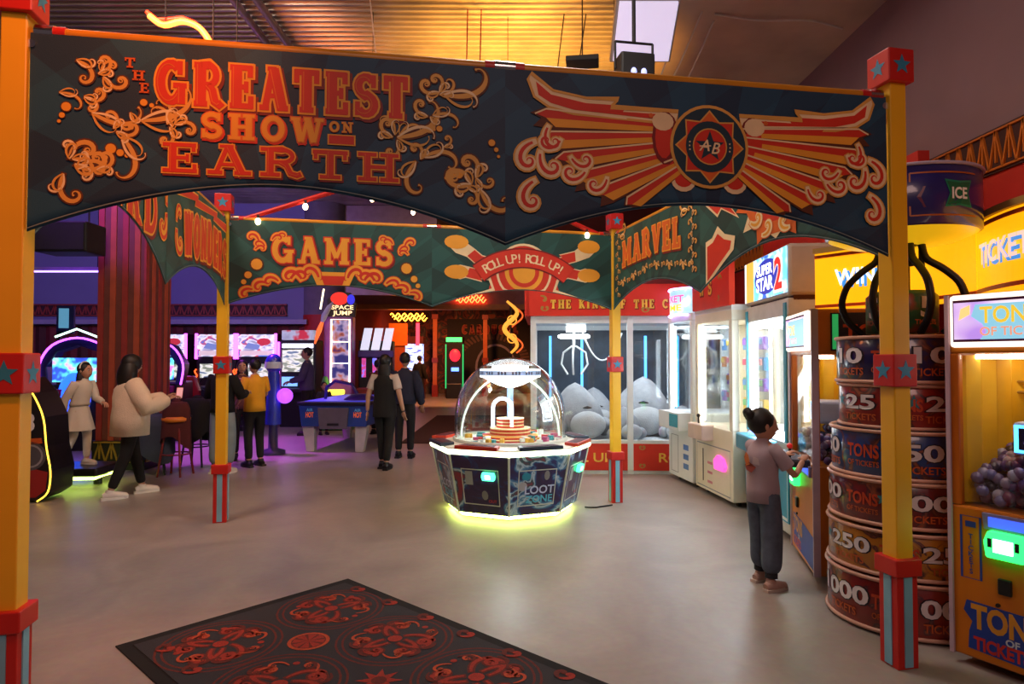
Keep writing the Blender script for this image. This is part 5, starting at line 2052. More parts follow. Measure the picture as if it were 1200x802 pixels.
# ================================================================== STRIPED COLUMN
col = thing('striped_column', 'square column wrapped in red stripes with a gold lattice base, behind the woman in cream', 'column', (-5.67, 9.75, 0), 0)
st_m = [mat('stripe_red', '#93302a', .7, var=.12), mat('stripe_brown', '#6a352c', .7, var=.12), mat('stripe_rust', '#a64a30', .7, var=.12)]
hw = .35
MB().bb((-hw + .03, -hw + .03, .4), (hw - .03, hw - .03, 5.69), st_m[1]).build('core', col)
for k, fr in enumerate(cube_faces(hw - .03)):
    for i in range(8):
        w = 2 * hw / 8
        m = MB().prism([(-hw + i * w + .003, .42), (-hw + (i + 1) * w - .003, .42), (-hw + (i + 1) * w - .003, 5.68), (-hw + i * w + .003, 5.68)], st_m[(0, 1, 2, 1)[i % 4]], fr, .03 if i % 2 == 0 else .022)
        m.build('stripe_board', col)
MB().bb((-hw - .03, -hw - .03, 0), (hw + .03, hw + .03, .42), mat('base_black', '#191412', .6)).build('base', col)
gold_lat = mat('lattice_gold', '#9a7a2a', .5)
for fr in cube_faces(hw + .03):
    m = MB()
    lattice(m, -hw, hw, .12, .40, fr, gold_lat, 4, .022, .015)
    m.build('base_lattice', col)

# hanging loudspeaker
sp = thing('hanging_speaker', 'black loudspeaker box hung from the ceiling left of the striped column', 'loudspeaker', (-6.15, 9.0, 3.06))
spk = mat('speaker_black', '#0f0d10', .7)
MB().bb((-.36, -.22, 0), (.36, .22, .42), spk).build('cabinet', sp, bevel=.02)
m = MB()
m.bb((-.33, -.235, .03), (.33, -.22, .39), mat('grille_black', '#17151a', .8, bump=.6, bscale=300))
m.build('grille', sp)
for s in (-1, 1):
    MB().cyl((s * .25, 0, .42), (s * .25, 0, 2.68), .012, spk, 8).build('hanger_rod', sp)
lb = MB()
lb.bb((-7.5, 9.4, 2.98), (-5.9, 9.48, 3.04), mat('batten_grey', '#8a86a0', .4))
lb_o = thing('batten_light', 'violet strip light below the hanging loudspeaker', 'light', (-6.5, 9.75, 2.93))
MB().bb((-1.0, -.05, .0), (.35, .05, .05), mat('batten_grey', '#8a86a0', .4)).build('housing', lb_o)
MB().bb((-.98, -.03, -.02), (.33, .03, .0), glow('violet_tube', '#9c7cff', 3.5)).build('tube', lb_o)
for x in (-.9, .25):
    MB().cyl((x, 0, .05), (x, 0, 2.80), .006, spk, 6).build('hanger_wire', lb_o)

# ================================================================== RACE RIDES ON THE LEFT
ride = thing('racing_ride', 'black and red racing ride with number 3 and a yellow light edge', 'arcade machine', (-5.60, 7.45, 0), radians(8))
bk_ = mat('ride_black', '#151216', .35)
rd_ = mat('ride_red', '#8c1a18', .3, coat=.5)
pr = [(-.55, .02), (.30, .02), (.42, .10), (.44, .35), (.38, .62), (.36, .95), (.24, 1.22), (.10, 1.40), (-.02, 1.36), (-.10, 1.05), (-.55, .95)]
side = plane_frame((0, 0, 0), (1, 0, 0), (0, 0, 1), (0, -1, 0))
MB().prism(pr, bk_, side, .5, -.25).build('shell', ride, bevel=.02)
m = MB()
m.tube(smooth_path([(u, -.26, v) for u, v in pr[1:9]]), .008, glow('yellow_neon', '#ffc83a', 3.0), 6)
plabel(m.build('light_edge', ride), 'yellow light edge')
d = Dec(plane_frame((0, -.25, 0), (1, 0, 0), (0, 0, 1), (0, -1, 0)))
d.poly([(-.5, .06), (.28, .06), (.38, .14), (.40, .34), (.0, .45), (-.5, .30)], rd_, .002)
d.disc(.22, .52, .16, mat('ride_grey', '#4a4a52', .4), .003, 20)
d.ring(.22, .52, .12, .02, mat('ride_pale', '#8a8a94', .4), .004, 20)
d.text('3', .20, .80, .20, mat('ride_number', '#cfcfd4', .4), .003, bold=.03)
d.text('1', .02, .80, .20, mat('ride_number'), .003, bold=.03)
d.poly([(-.1, .62), (.34, .66), (.33, .72), (-.1, .70)], mat('ride_orange', '#b8521c', .4), .003)
d.build('side_decal', ride)

bike = thing('motorbike_ride', 'red motorbike ride on a black platform with green underglow, ridden by the girl in white', 'arcade machine', (-5.72, 8.35, 0), radians(4))
MB().bb((-.45, -.32, .14), (.55, .32, .24), bk_).build('platform', bike, bevel=.02)
m = MB()
m.tube([(-.4, -.26, .11), (.5, -.26, .11), (.5, .26, .11), (-.4, .26, .11)], .02, glow('green_neon', '#d8ff6a', 5), 6, closed=True)
plabel(m.build('underglow_strip', bike), 'yellow-green underglow')
for x in (-.3, .4):
    MB().cyl((x, 0, 0), (x, 0, .14), .05, bk_, 12).build('foot', bike)
m = MB()
m.tube([(-.95, 0, .62), (-.6, 0, .74), (-.25, 0, .66), (.05, 0, .72)], [.10, .19, .15, .05], rd_, 12, squash=1.2)
m.build('tank', bike)
m = MB()
m.tube([(-1.15, 0, .40), (-.95, 0, .62), (-.8, 0, .82)], [.16, .15, .10], rd_, 12)
m.build('fairing', bike)
m = MB()
m.tube([(-.72, -.30, .92), (-.82, 0, .90), (-.72, .30, .92)], .018, bk_, 8)
m.build('handlebar', bike)
m = MB()
m.tube([(-.5 + .28 * cos(2 * pi * i / 24), 0, .42 + .28 * sin(2 * pi * i / 24)) for i in range(24)], .06, bk_, 8, closed=True)
m.ell((-.5, 0, .42), (.10, .04, .10), mat('ride_grey'), 12, 8)
m.build('wheel', bike)
for x, z in ((-.18, .60), (.10, .44), (-.02, .30)):
    MB().ell((x, -.16, z), (.03, .02, .025), glow('bike_lamp', '#e8f0ff', 6), 8, 6).build('lamp', bike)

# neon-hooded cabinets behind
for i, (x, y_, lab) in enumerate(((-7.55, 11.3, 'neon-hooded arcade cabinet with a glowing blue oval, left of the striped column'), (-7.0, 12.6, 'purple neon-hooded arcade cabinet half hidden by the striped column'))):
    t = thing('neon_cabinet', lab, 'arcade machine', (x, y_, 0), radians(10))
    MB().bb((-.5, 0, 0), (.5, .9, 1.15), bk_).build('body', t, bevel=.03)
    m = MB().lathe([(.42, 0), (.42, .04)], bk_, (0, .1, 1.3), 20)
    hood = [(-.55, 1.1), (-.62, 1.5), (-.42, 1.86), (0, 2.0), (.42, 1.86), (.62, 1.5), (.55, 1.1), (.44, 1.1), (.48, 1.46), (.32, 1.72), (0, 1.84), (-.32, 1.72), (-.48, 1.46), (-.44, 1.1)]
    MB().prism(hood, mat('hood_navy', '#1a2050', .3), front_frame(.05), .3, -.2).build('hood', t, bevel=.02)
    m = MB().tube(smooth_path([(u, -.06, v) for u, v in hood[:7]]), .018, glow('violet_neon', '#c44aff', 4), 6)
    plabel(m.build('neon_tube', t), 'purple neon tube')
    if i == 0:
        m = MB().tube([(u * .8, -.08, v + .12) for u, v in hood[2:5]], .018, glow('mint_neon', '#c8ffe0', 2.5), 6)
        m.build('neon_tube', t)
        m = MB().ell((-.05, .0, .95), (.26, .16, .42), glow('blue_oval', '#1a4cff', 3.2), 18, 14)
        plabel(m.build('blue_shell', t), 'glowing blue oval shell')
        m = MB().bb((-.5, .3, 2.05), (-.22, .36, 2.55), mat('flag_navy', '#1a2458', .5))
        m.bb((-.46, .29, 2.15), (-.30, .30, 2.5), glow('flag_print', '#5a9ab8', .6))
        m.prism([(-.5, 1.95), (-.44, 1.95), (-.40, 2.1), (-.5, 2.1)], bk_, front_frame(.36), .06)
        m.build('flag_sign', t)
    MB().bb((-.40, -.02, 1.2), (.40, .02, 1.62), ramp_mat('neon_screen', 'noise', [(0, '#1a1040'), (.45, '#3050c0'), (.55, '#60e0d0'), (.65, '#e06ad0')], .3, 4.0, emit=1.4, const=False)).build('screen', t)
    m = MB().bb((-.42, -.12, .95), (.42, .05, 1.08), mat('panel_magenta', '#8a1a5a', .4))
    m.build('control_panel', t, bevel=.015)

# ================================================================== RACING CABINETS ALONG THE BACK WALL
race_scr = ramp_mat('race_marquee', 'noise', [(0, '#3a3a52'), (.40, '#8a86a0'), (.50, '#d8dce8'), (.56, '#b83a48'), (.62, '#4a6ab0')], .3, 2.6, emit=1.0, const=False, distort=.6, stretch=(1, 1, 2))
race_s2 = ramp_mat('race_screen', 'noise', [(0, '#30343a'), (.42, '#7a8070'), (.52, '#d8d8c8'), (.60, '#5a6a80')], .3, 3.0, emit=1.1, const=False, stretch=(1, 1, 3))


def race_cab(label, x, y_, rz=0.0):
    t = thing('racing_cabinet', label, 'arcade machine', (x, y_, 0), rz, 'racing cabinets along the back wall')
    MB().bb((-.48, 0, 0), (.48, .5, 2.22), bk_).build('tower', t, bevel=.02)
    m = MB().bb((-.44, -.05, 1.66), (.44, 0, 2.20), race_scr)
    mq = m.build('marquee', t)
    d = Dec(front_frame(-.05))
    d.disc(.18, 2.02, .17, mat('marquee_red', '#b8303c', .4, emit='#b8303c', es=.7), .002, 16, .09)
    d.rect(-.40, 1.69, .40, 1.80, glow('marquee_cream', '#e0c8c8', .6), .002)
    d.poly([(-.3, 1.86), (.05, 1.82), (.1, 1.94), (-.2, 2.0)], glow('marquee_blue', '#7a8ac0', .6), .003)
    d.build('marquee_print', mq)
    MB().bb((-.38, -.04, 1.14), (.38, 0, 1.48), race_s2).build('screen', t)
    for s in (-1, 1):
        m = MB().bb((s * .47 - .025, -.07, 1.60), (s * .47 + .025, -.02, 2.22), glow('pink_neon', '#e84aff', 5))
        plabel(m.build('neon_edge', t), 'pink neon edge')
        m = MB()
        m.tube([(s * .47 + .03 * sin(k * 1.6), -.05, .95 + .05 * k) for k in range(9)], .018, glow('ember_neon', '#ff4a1a', 3), 6)
        plabel(m.build('flame_strip', t), 'orange light strip')
    MB().bb((-.40, -.45, .70), (.40, .02, .95), mat('dash_black', '#1c181c', .4)).build('dashboard', t, bevel=.03)
    m = MB()
    m.tube([(.16 * cos(2 * pi * i / 20), -.50, 1.0 + .16 * sin(2 * pi * i / 20)) for i in range(20)], .018, bk_, 6, closed=True)
    m.cyl((0, -.50, 1.0), (0, -.42, .95), .03, bk_, 8)
    m.build('steering_wheel', t)
    m = MB()
    m.bb((-.27, -1.45, .32), (.27, -.95, .46), rd_)
    m.build('seat', t, bevel=.05)
    m = MB()
    m.prism([(-.27, .40), (.27, .40), (.30, .90), (.18, 1.22), (-.18, 1.22), (-.30, .90)], rd_, front_frame(-1.35), .12)
    m.build('seat_back', t, bevel=.03)
    MB().bb((-.3, -1.5, 0), (.3, 0, .12), bk_).build('floor_plate', t, bevel=.02)
    return t


race_cab('pink-edged racing cabinet just right of the striped column, cut by it', -8.45, 15.9)
race_cab('pink-edged racing cabinet left of the slim yellow post', -7.25, 15.9)
race_cab('pink-edged racing cabinet right of the slim yellow post', -6.25, 15.9)
t = thing('video_cabinet', 'upright video cabinet with a bright title bar, beside the man in purple', 'arcade machine', (-5.05, 15.3, 0), 0)
MB().bb((-.42, 0, 0), (.42, .6, 2.05), bk_).build('tower', t, bevel=.02)
MB().bb((-.38, -.03, 2.05), (.38, .3, 2.28), ramp_mat('video_topper', 'noise', [(0, '#5a5a70'), (.5, '#a8b0c0'), (.6, '#b83040')], .3, 4.0, emit=.6, const=False)).build('topper', t, bevel=.02)
MB().bb((-.36, -.03, 1.86), (.36, 0, 1.96), glow('title_bar', '#eef0ff', 2.2)).build('title_bar', t)
MB().bb((-.36, -.03, 1.30), (.36, 0, 1.82), race_s2).build('screen', t)
MB().bb((-.36, -.05, .96), (.0, -.02, 1.18), glow('blue_panel', '#6a9ae0', 1.5)).build('blue_panel', t)
MB().bb((-.38, -.25, .82), (.38, 0, .92), mat('dash_black')).build('control_panel', t, bevel=.02)
MB().bb((-.47, -.04, .9), (-.43, 0, 2.0), glow('pink_neon')).build('neon_edge', t)

# ================================================================== AIR HOCKEY
ah = thing('air_hockey_table', 'blue air hockey table on pale splayed legs', 'game table', (-3.06, 11.15, 0), radians(-4))
navy = mat('hockey_blue', '#1f3f8a', .35, coat=.4)
W, D = 1.14, 2.2
MB().prism([(-.57, .44), (.57, .44), (.62, .80), (-.62, .80)], navy, lambda u, v, h: Vector((u, h, v)), D).build('cabinet', ah, bevel=.015)
MB().bb((-.64, -.03, .80), (.64, D + .03, .86), mat('hockey_rail', '#16182a', .35)).build('rail', ah, bevel=.015)
MB().bb((-.54, .08, .86), (.54, D - .08, .872), glow('hockey_bed', '#4a4ad0', .45)).build('playfield', ah)
for s in (-1, 1):
    for y_ in (.06, D - .18):
        m = MB().prism([(s * .36, 0.0), (s * .50, 0.0), (s * .58, .46), (s * .36, .46)][::s], mat('leg_pale', '#b8b4ac', .4), lambda u, v, h: Vector((u, h, v)), .14, y_)
        m.build('leg', ah, bevel=.01)
m = MB().prism([(-.24, .40), (.24, .40), (.27, .76), (-.27, .76)], mat('goal_grey', '#5a5560', .5), front_frame(0), .04, -.005)
m.bb((-.10, -.045, .46), (.10, -.035, .50), mat('stick_black'))
m.build('goal_panel', ah, bevel=.01)
d = Dec(front_frame(-.002))
for s in (-1, 1):
    d.text('HOT', s * .42, .60, .09, mat('hockey_orange', '#d8622a', .4, emit='#d8622a', es=.25), .002, bold=.03, width=.14)
    d.text('AIR', s * .42, .70, .05, mat('hockey_cyan', '#5ab0e0', .4), .002, bold=.02, width=.12)
d.build('front_print', ah)
m = MB()
m.tube([(-.40, .7, .86), (-.38, .7, 1.08), (-.22, .7, 1.20), (.10, .7, 1.14), (.20, .7, .95)], .03, mat('hood_violet', '#2a1a70', .4), 8)
m.build('guard_hoop', ah)
m = MB().lathe([(.0, .98), (.16, .97), (.28, .90), (.30, .875)], mat('hood_violet'), (.32, .5, 0), 20)
m.build('puck_hood', ah)

# blue ball-topped post with a lilac globe
t = thing('ball_post', 'blue game post with a round head and a lilac globe', 'arcade machine', (-4.02, 10.95, 0), 0)
blu = mat('post_blue', '#2a3ac0', .35, coat=.4)
MB().lathe([(.20, 0), (.20, .06), (.08, .10), (.07, .5)], mat('post_base', '#3a3460', .5), n=20).build('base', t)
m = MB().tube([(0, 0, .5), (0, 0, 1.0), (0, 0, 1.40)], [.13, .11, .09], blu, 14)
m.build('stem', t)
m = MB().ell((0, 0, 1.52), (.14, .14, .17), blu, 16, 12)
m.build('head', t)
MB().lathe([(.142, 1.44), (.145, 1.50), (.142, 1.55)], mat('post_white', '#c8d0e8', .4), n=20).build('band', t)
m = MB().ell((.20, -.02, .98), (.13, .13, .13), glow('lilac_globe', '#a84aff', 1.4), 16, 12)
m.build('globe', t)
MB().cyl((.05, 0, .95), (.16, 0, .97), .04, blu, 10).build('arm', t)

# ================================================================== TALL REDEMPTION MACHINE with rocket
t = thing('tower_game', 'tall purple prize game with a rocket sign and light-framed window', 'arcade machine', (-3.98, 15.0, 0), radians(8))
lil = mat('tower_lilac', '#8a4aa8', .4)
MB().bb((-.38, .15, 0), (.26, .9, 2.62), lil).build('body', t, bevel=.03)
m = MB().bb((-.20, .10, 1.05), (.20, .16, 2.50), ramp_mat('tower_window', 'noise', [(0, '#16163a'), (.42, '#34347a'), (.5, '#a89ac0'), (.58, '#a85a3a'), (.64, '#5a2a5a')], .3, 3.2, emit=.5, const=False))
m.build('window', t)
m = MB()
m.tube([(-.21, .08, 1.0), (-.21, .08, 2.52), (.21, .08, 2.52), (.21, .08, 1.0)], .02, glow('warm_edge', '#ffe9b8', 3), 6)
m.tube([(-.21, .08, 2.0), (.21, .08, 2.0)], .01, glow('warm_edge'), 6)
m.tube([(-.21, .08, 1.5), (.21, .08, 1.5)], .01, glow('warm_edge'), 6)
plabel(m.build('light_frame', t), 'warm white light frame')
m = MB().prism([(-.28, 2.58), (.34, 2.58), (.37, 2.90), (.24, 3.14), (-.06, 3.18), (-.30, 2.98)], mat('tower_top', '#2a1420', .4), front_frame(.1), .1)
so = m.build('sign', t, bevel=.02)
d = Dec(front_frame(.0))
d.disc(-.02, 3.0, .20, glow('dome_red', '#e0281c', .9), .002, 18, .15)
d.disc(.24, 2.98, .09, glow('dome_blue', '#2a2ad0', .9), .003, 14, .12)
d.text('SPACE', .05, 2.75, .10, glow('space_letter', '#ffd8a0', 1.3), .006, bold=.02, width=.50)
d.text('JUMP', .05, 2.62, .10, glow('space_letter'), .006, bold=.02, width=.44)
d.build('sign_print', so)
m = MB().tube([(-.40, -.02, 2.45), (-.36, -.02, 2.58), (-.24, -.02, 2.80), (-.16, -.02, 2.92)], [.04, .07, .06, .01], mat('rocket_white', '#d0d4e0', .35), 10)
m.tube([(-.56, -.02, 1.95), (-.47, -.02, 2.25), (-.40, -.02, 2.45)], [.02, .06, .04], glow('rocket_flame', '#e0602a', 1.2), 8)
m.tube([(-.44, -.02, 2.75), (-.38, .05, 3.22)], .02, glow('warm_edge'), 6)
plabel(m.build('rocket', t), 'white rocket with an orange flame')
m = MB().bb((-.36, -.5, .0), (.36, .15, .78), mat('tower_green', '#3a7a4a', .4))
m.bb((-.25, -.3, .78), (.12, .0, .90), glow('amber_panel', '#ffd24a', 1.6))
m.build('console', t, bevel=.03)
m = MB().ell((-.34, .25, 1.0), (.10, .2, .24), mat('tower_leaf', '#4a9a3a', .5), 12, 8)
m.build('side_bubble', t)
t = thing('slant_cabinet', 'row of slanted white screens on a dark game cabinet right of the rocket game', 'arcade machine', (-3.58, 16.0, 0), radians(6))
MB().bb((-.2, 0, 0), (.62, .8, 2.05), bk_).build('body', t, bevel=.02)
for k in range(3):
    m = MB().prism([(-.16 + k * .26, 1.82), (.04 + k * .26, 1.82), (.14 + k * .26, 2.36), (-.06 + k * .26, 2.36)], glow('slant_white', '#cfd2e8', .8), front_frame(0), .04)
    m.build('screen', t)
    m = MB().bb((-.12 + k * .26, -.03, 1.15), (-.02 + k * .26, 0, 1.62), ramp_mat('tube_art', 'noise', [(0, '#3a1a6a'), (.5, '#b03a7a'), (.58, '#6a6ae8')], .3, 8, emit=1.2, const=False))
    m.build('prize_tube', t)
MB().bb((-.2, -.15, 1.64), (.66, .02, 1.80), mat('slant_violet', '#4a3a9a', .4)).build('visor', t, bevel=.02)
MB().bb((-.2, -.5, .0), (.62, .0, .9), mat('slant_red', '#7a1c1c', .4)).build('console', t, bevel=.03)

# ================================================================== STOOLS WITH COATS


def stool(label, x, y_, seat_m, leg_m, hs=.74):
    t = thing('bar_stool', label, 'stool', (x, y_, 0), random.random(), 'bar stools by the striped column')
    MB().lathe([(0, hs), (.17, hs), (.185, hs + .02), (.185, hs + .05), (.16, hs + .07), (0, hs + .075)], seat_m, n=20).build('seat', t)
    for k in range(4):
        a = k * pi / 2 + .4
        MB().cyl((.12 * cos(a), .12 * sin(a), hs), (.23 * cos(a), .23 * sin(a), 0), .015, leg_m, 8).build('leg', t)
    MB().tube([(.185 * cos(2 * pi * i / 20), .185 * sin(2 * pi * i / 20), .30) for i in range(20)], .011, leg_m, 6, closed=True).build('footrest', t)
    return t


st_bl = mat('stool_black', '#16131a', .45)
stool('bar stool with an orange seat and red legs among the dark coats', -4.62, 8.95, mat('seat_orange', '#d8741c', .45), mat('stool_red', '#7a1c1c', .4))
stool('black bar stool left of the slim yellow post', -4.72, 9.75, st_bl, st_bl, .72)
stool('black bar stool under the heap of coats', -5.0, 9.04, st_bl, st_bl, .66)


def coat(label, x, y_, z, cols, seed, sc=1.0):
    random.seed(seed)
    m = MB()
    c1 = mat(*cols)
    nu, nv = 22, 16
    P = []
    for j in range(nv + 1):
        q = j / nv
        for i in range(nu):
            a = 2 * pi * i / nu
            r = (.04 + .20 * min(1, q * 2.2) + .04 * q) * (1 + .16 * sin(a * 3 + seed) * q + .10 * sin(a * 7 + seed * 2) * q)
            P.append((r * cos(a) * sc, r * sin(a) * .8 * sc, -(.05 * q if q < .35 else .0175 + (q - .35) * .85 * (1 + .18 * sin(a * 2 + seed)))))
    F = [(j * nu + i, (j + 1) * nu + i, (j + 1) * nu + (i + 1) % nu, j * nu + (i + 1) % nu) for j in range(nv) for i in range(nu)]
    m.add(P, F, c1, True)
    m.ell((0, 0, -.02), (.10 * sc, .08 * sc, .06), c1, 10, 8)
    o = m.build('draped_coat', None, (x, y_, z))
    return tag(o, label, 'coat', 'coats heaped on the bar stools')


coat('dark grey coat draped over the lowest bar stool beside the woman in cream', -5.0, 9.04, .84, ('coat_grey', '#3a4054', .9), 3, 1.1)
coat('black coat heaped between the orange stool and the slim post', -4.72, 9.75, 1.02, ('coat_black', '#141216', .9), 5, .85)
coat('dark red coat hanging over the orange bar stool', -4.62, 8.95, 1.02, ('coat_red', '#4a1418', .9), 8, .7)

# ================================================================== PASSAGE IN THE DISTANCE
for x, y_, lab in ((-3.27, 27.6, 'orange-lit thin post far down the passage, left'), (-1.15, 27.9, 'thin red post far down the passage in front of the mural')):
    t = thing('passage_post', lab, 'post', (x, y_, 0), 0, 'thin posts in the far passage')
    MB().bb((-.09, -.09, .5), (.09, .09, 3.3), mat('far_orange', '#c05a1c', .5)).build('shaft', t)
    MB().bb((-.12, -.12, 0), (.12, .12, .5), mat('far_red', '#8a1c14', .5)).build('base', t)
    MB().bb((-.13, -.13, 1.45), (.13, .13, 1.65), mat('far_red')).build('block', t)
    MB().bb((-.13, -.13, 3.3), (.13, .13, 3.5), mat('far_red')).build('cap', t)
amber_neon = glow('amber_neon', '#ff9a2a', 7)
for lab, x, y_, z, w in (('wavy amber neon under the bulkhead above the woman in black', -3.2, 19.7, 2.78, 1.0), ('wavy red-orange neon higher up behind the games banner', -1.35, 19.46, 3.32, .9)):
    t = thing('wave_neon', lab, 'neon light', (x, y_, z), 0, 'wavy neon lights over the passage')
    for k in range(3):
        m = MB().tube([(-w / 2 + w * i / 30 + .06 * k, 0, .05 * sin(i * 1.1) - .07 * k + .16) for i in range(31)], .018, amber_neon if y_ > 19.6 else glow('scarlet_neon', '#ff5a2a', 6), 6)
        m.build('neon_tube', t)
    for q in (-.3, .3):
        MB().cyl((q, .0, .12), (q, .0, .325) if y_ > 19.6 else (q, .15, .12), .008, spk, 6).build('hanger', t)
t = thing('claw_tower', 'slim blue-lit glass prize machine far down the passage', 'arcade machine', (-3.95, 25.8, 0), 0)
MB().bb((-.42, 0, 0), (.42, .7, .85), mat('far_maroon', '#5a1c20', .5)).build('base', t, bevel=.02)
MB().bb((-.36, 0, .85), (.36, .6, 2.2), ramp_mat('blue_case', 'noise', [(0, '#5a8ad8'), (.5, '#b8d0f8'), (.6, '#4a5ac0')], .3, 3, emit=1.5, const=False, stretch=(1, 1, 3))).build('case', t, bevel=.02)
MB().bb((-.42, 0, 2.2), (.42, .7, 2.5), mat('far_maroon')).build('top', t, bevel=.02)
m = MB().ell((0, -.02, .42), (.22, .05, .22), glow('far_rose', '#c06a50', .8), 14, 10)
m.build('roundel', t)
t = thing('door_panel', 'orange-lit upright panel beside the blue prize machine in the passage', 'panel', (-4.55, 24.5, 0), 0)
MB().bb((-.3, 0, 0), (.5, .12, 2.1), mat('panel_rust', '#a04a1c', .6)).build('board', t)
MB().bb((-.1, -.05, 2.1), (.6, .05, 2.95), mat('panel_amber', '#d8741c', .6)).build('sign_board', t)
m = MB().cyl((1.0, -.1, 2.1), (1.0, -.1, 2.95), .07, glow('red_tube', '#ff2a3a', 4), 10)
m.build('red_tube', t)
t = thing('punch_machine', 'black arcade machine with red lamp and green light strips before the far mural', 'arcade machine', (-2.35, 26.5, 0), 0)
MB().bb((-.36, 0, 0), (.36, .6, 2.5), bk_).build('body', t, bevel=.03)
MB().bb((-.34, -.03, 2.3), (.30, 0, 2.48), glow('green_title', '#3ae86a', 2.2)).build('title', t)
for s in (-1, 1):
    MB().bb((s * .35 - .02, -.04, .4), (s * .35 + .02, 0, 2.2), glow('green_strip', '#1ca85a', 1.5)).build('light_strip', t)
MB().ell((.02, -.04, 1.75), (.22, .06, .26), glow('red_lamp', '#e01c2a', 2.2), 14, 10).build('red_lamp', t)
MB().bb((-.12, -.12, 1.1), (.18, 0, 1.25), glow('blue_button', '#5a8aff', 2.5)).build('screen', t)
MB().bb((-.3, -.3, 0), (.3, 0, .6), bk_).build('pedestal', t, bevel=.02)
t = thing('serpent_neon', 'golden serpent-shaped neon sign on the wall just left of the claw cage', 'neon sign', (-.05, 16.2, 1.75), 0)
m = MB()
m.tube([(.16 * sin(i * .42) + .02, 0, 1.30 * i / 24) for i in range(25)], [.03 + .03 * sin(pi * i / 24) for i in range(25)], glow('serpent_gold', '#e8a03a', 1.0), 8)
m.build('body_tube', t)
m = MB()
m.tube([(.16 * sin(i * .42) + .16, .04, 1.20 * i / 24) for i in range(25)], .022, glow('serpent_red', '#e8602a', 1.0), 6)
m.build('outline_tube', t)
for k, z in enumerate((.36, .82)):
    m = MB().tube([(.05 + .11 * cos(2 * pi * i / 16), -.03, z + .11 * sin(2 * pi * i / 16)) for i in range(16)], .018, glow('serpent_gold'), 6, closed=True)
    m.build('eye_ring', t)
MB().cyl((.02, .03, -1.75), (.02, .03, 1.2), .03, bk_, 8).build('stand_pole', t)
MB().lathe([(.0, -1.75), (.25, -1.75), (.25, -1.71), (0, -1.70)], bk_, n=16).build('stand_foot', t)

# ================================================================== OVERHEAD
t = thing('squiggle_neon', 'red-orange flame-shaped neon hung high at the upper left', 'neon light', (-2.85, 6.0, 4.36), 0)
m = MB()
cv = [(-.55, .46), (-.42, .35), (-.25, .42), (-.08, .36), (.02, .22), (.05, .10), (.14, .16), (.24, .08), (.28, -.04), (.24, -.10), (.30, -.14), (.38, -.2)]
fine = []
for i in range(len(cv) - 1):
    for q in range(4):
        fine.append(Vector(cv[i]).lerp(Vector(cv[i + 1]), q / 4))
fine.append(Vector(cv[-1]))
for _ in range(3):
    fine = [fine[0]] + [(fine[i - 1] + fine[i] * 2 + fine[i + 1]) / 4 for i in range(1, len(fine) - 1)] + [fine[-1]]
m.tube([(p.x, 0, p.y) for p in fine], .028, glow('flame_neon', '#ff6a2a', 6), 8)
m.build('neon_tube', t)
MB().tube([(p.x - .06, .06, p.y + .07) for p in fine[::3]], .02, glow('flame_red', '#ff2a10', 6), 6).build('neon_tube', t)
for p in (fine[4], fine[18], fine[34]):
    MB().cyl((p.x, .03, p.y), (p.x, .03, 1.36), .006, spk, 6).build('hanger_wire', t)
lamp('flame_neon_light', 'POINT', (-2.9, 5.8, 4.7), 45, (1.0, .30, .10), .3)

cond = mat('conduit_grey', '#9a8f98', .35, .6)
for k, (x0, lab) in enumerate(((-3.12, 'grey conduit running along the ceiling at upper left, outer'), (-2.86, 'grey conduit running along the ceiling at upper left, inner'))):
    m = MB().cyl((0, 0, 0), (0, 8, 0), .045, cond, 10)
    o = thing('ceiling_conduit', lab, 'conduit', (x0, 6.0, 5.62), 0, 'conduits under the ceiling')
    m.build('pipe', o)
    for y_ in (1, 3.5, 6):
        MB().bb((-.06, y_, .0), (.06, y_ + .04, .16), cond).build('bracket', o)
t = thing('panel_light', 'square white ceiling light panel at the top of the picture', 'light', (1.40, 6.75, 5.05), 0)
m = MB().box((0, .05, .05), (.66, .66, .09), mat('panel_housing', '#8a8078', .4), 0, 1.0, radians(-42))
m.build('housing', t, bevel=.01)
m = MB().box((0, .008, .003), (.60, .60, .04), glow('panel_white', '#cfc6e4', .6), 0, 1.0, radians(-42))
m.build('diffuser', t)
for x in (-.28, .28):
    for y_, z in ((-.18, .30), (.28, -.10)):
        MB().cyl((x, y_, z), (x, y_, .70), .006, chrome, 6).build('hanger', t)
t = thing('flood_lamp', 'black flood lamp on a bracket above the near rail', 'light', (1.18, 6.2, 4.30), radians(10))
MB().bb((-.17, -.12, 0), (.17, .12, .22), spk).build('housing', t, bevel=.02)
m = MB()
for s in (-1, 1):
    m.cyl((s * .19, 0, .10), (s * .19, 0, .36), .012, spk, 6)
m.cyl((-.19, 0, .36), (.19, 0, .36), .012, spk, 6)
m.build('yoke', t)
MB().cyl((0, 0, .36), (0, 0, 1.42), .02, spk, 8).build('drop_rod', t)
for s in (-1, 1):
    MB().ell((s * .05, -.13, .02), (.03, .02, .04), glow('flood_glint', '#a8b4ff', 1.0), 8, 6).build('lens', t)
t = thing('junction_box', 'small flat black box hung left of the flood lamp', 'box', (.78, 7.1, 4.86), radians(-8))
MB().bb((-.18, -.12, 0), (.18, .12, .06), spk).build('tray', t, bevel=.01)
MB().cyl((0, 0, .06), (0, 0, .84), .008, spk, 6).build('hanger', t)
wire_w = mat('wire_white', '#c8c0b8', .5)
wire_r = mat('wire_red', '#8a1c1c', .5)
wire_k = mat('wire_black', '#1a1618', .5)
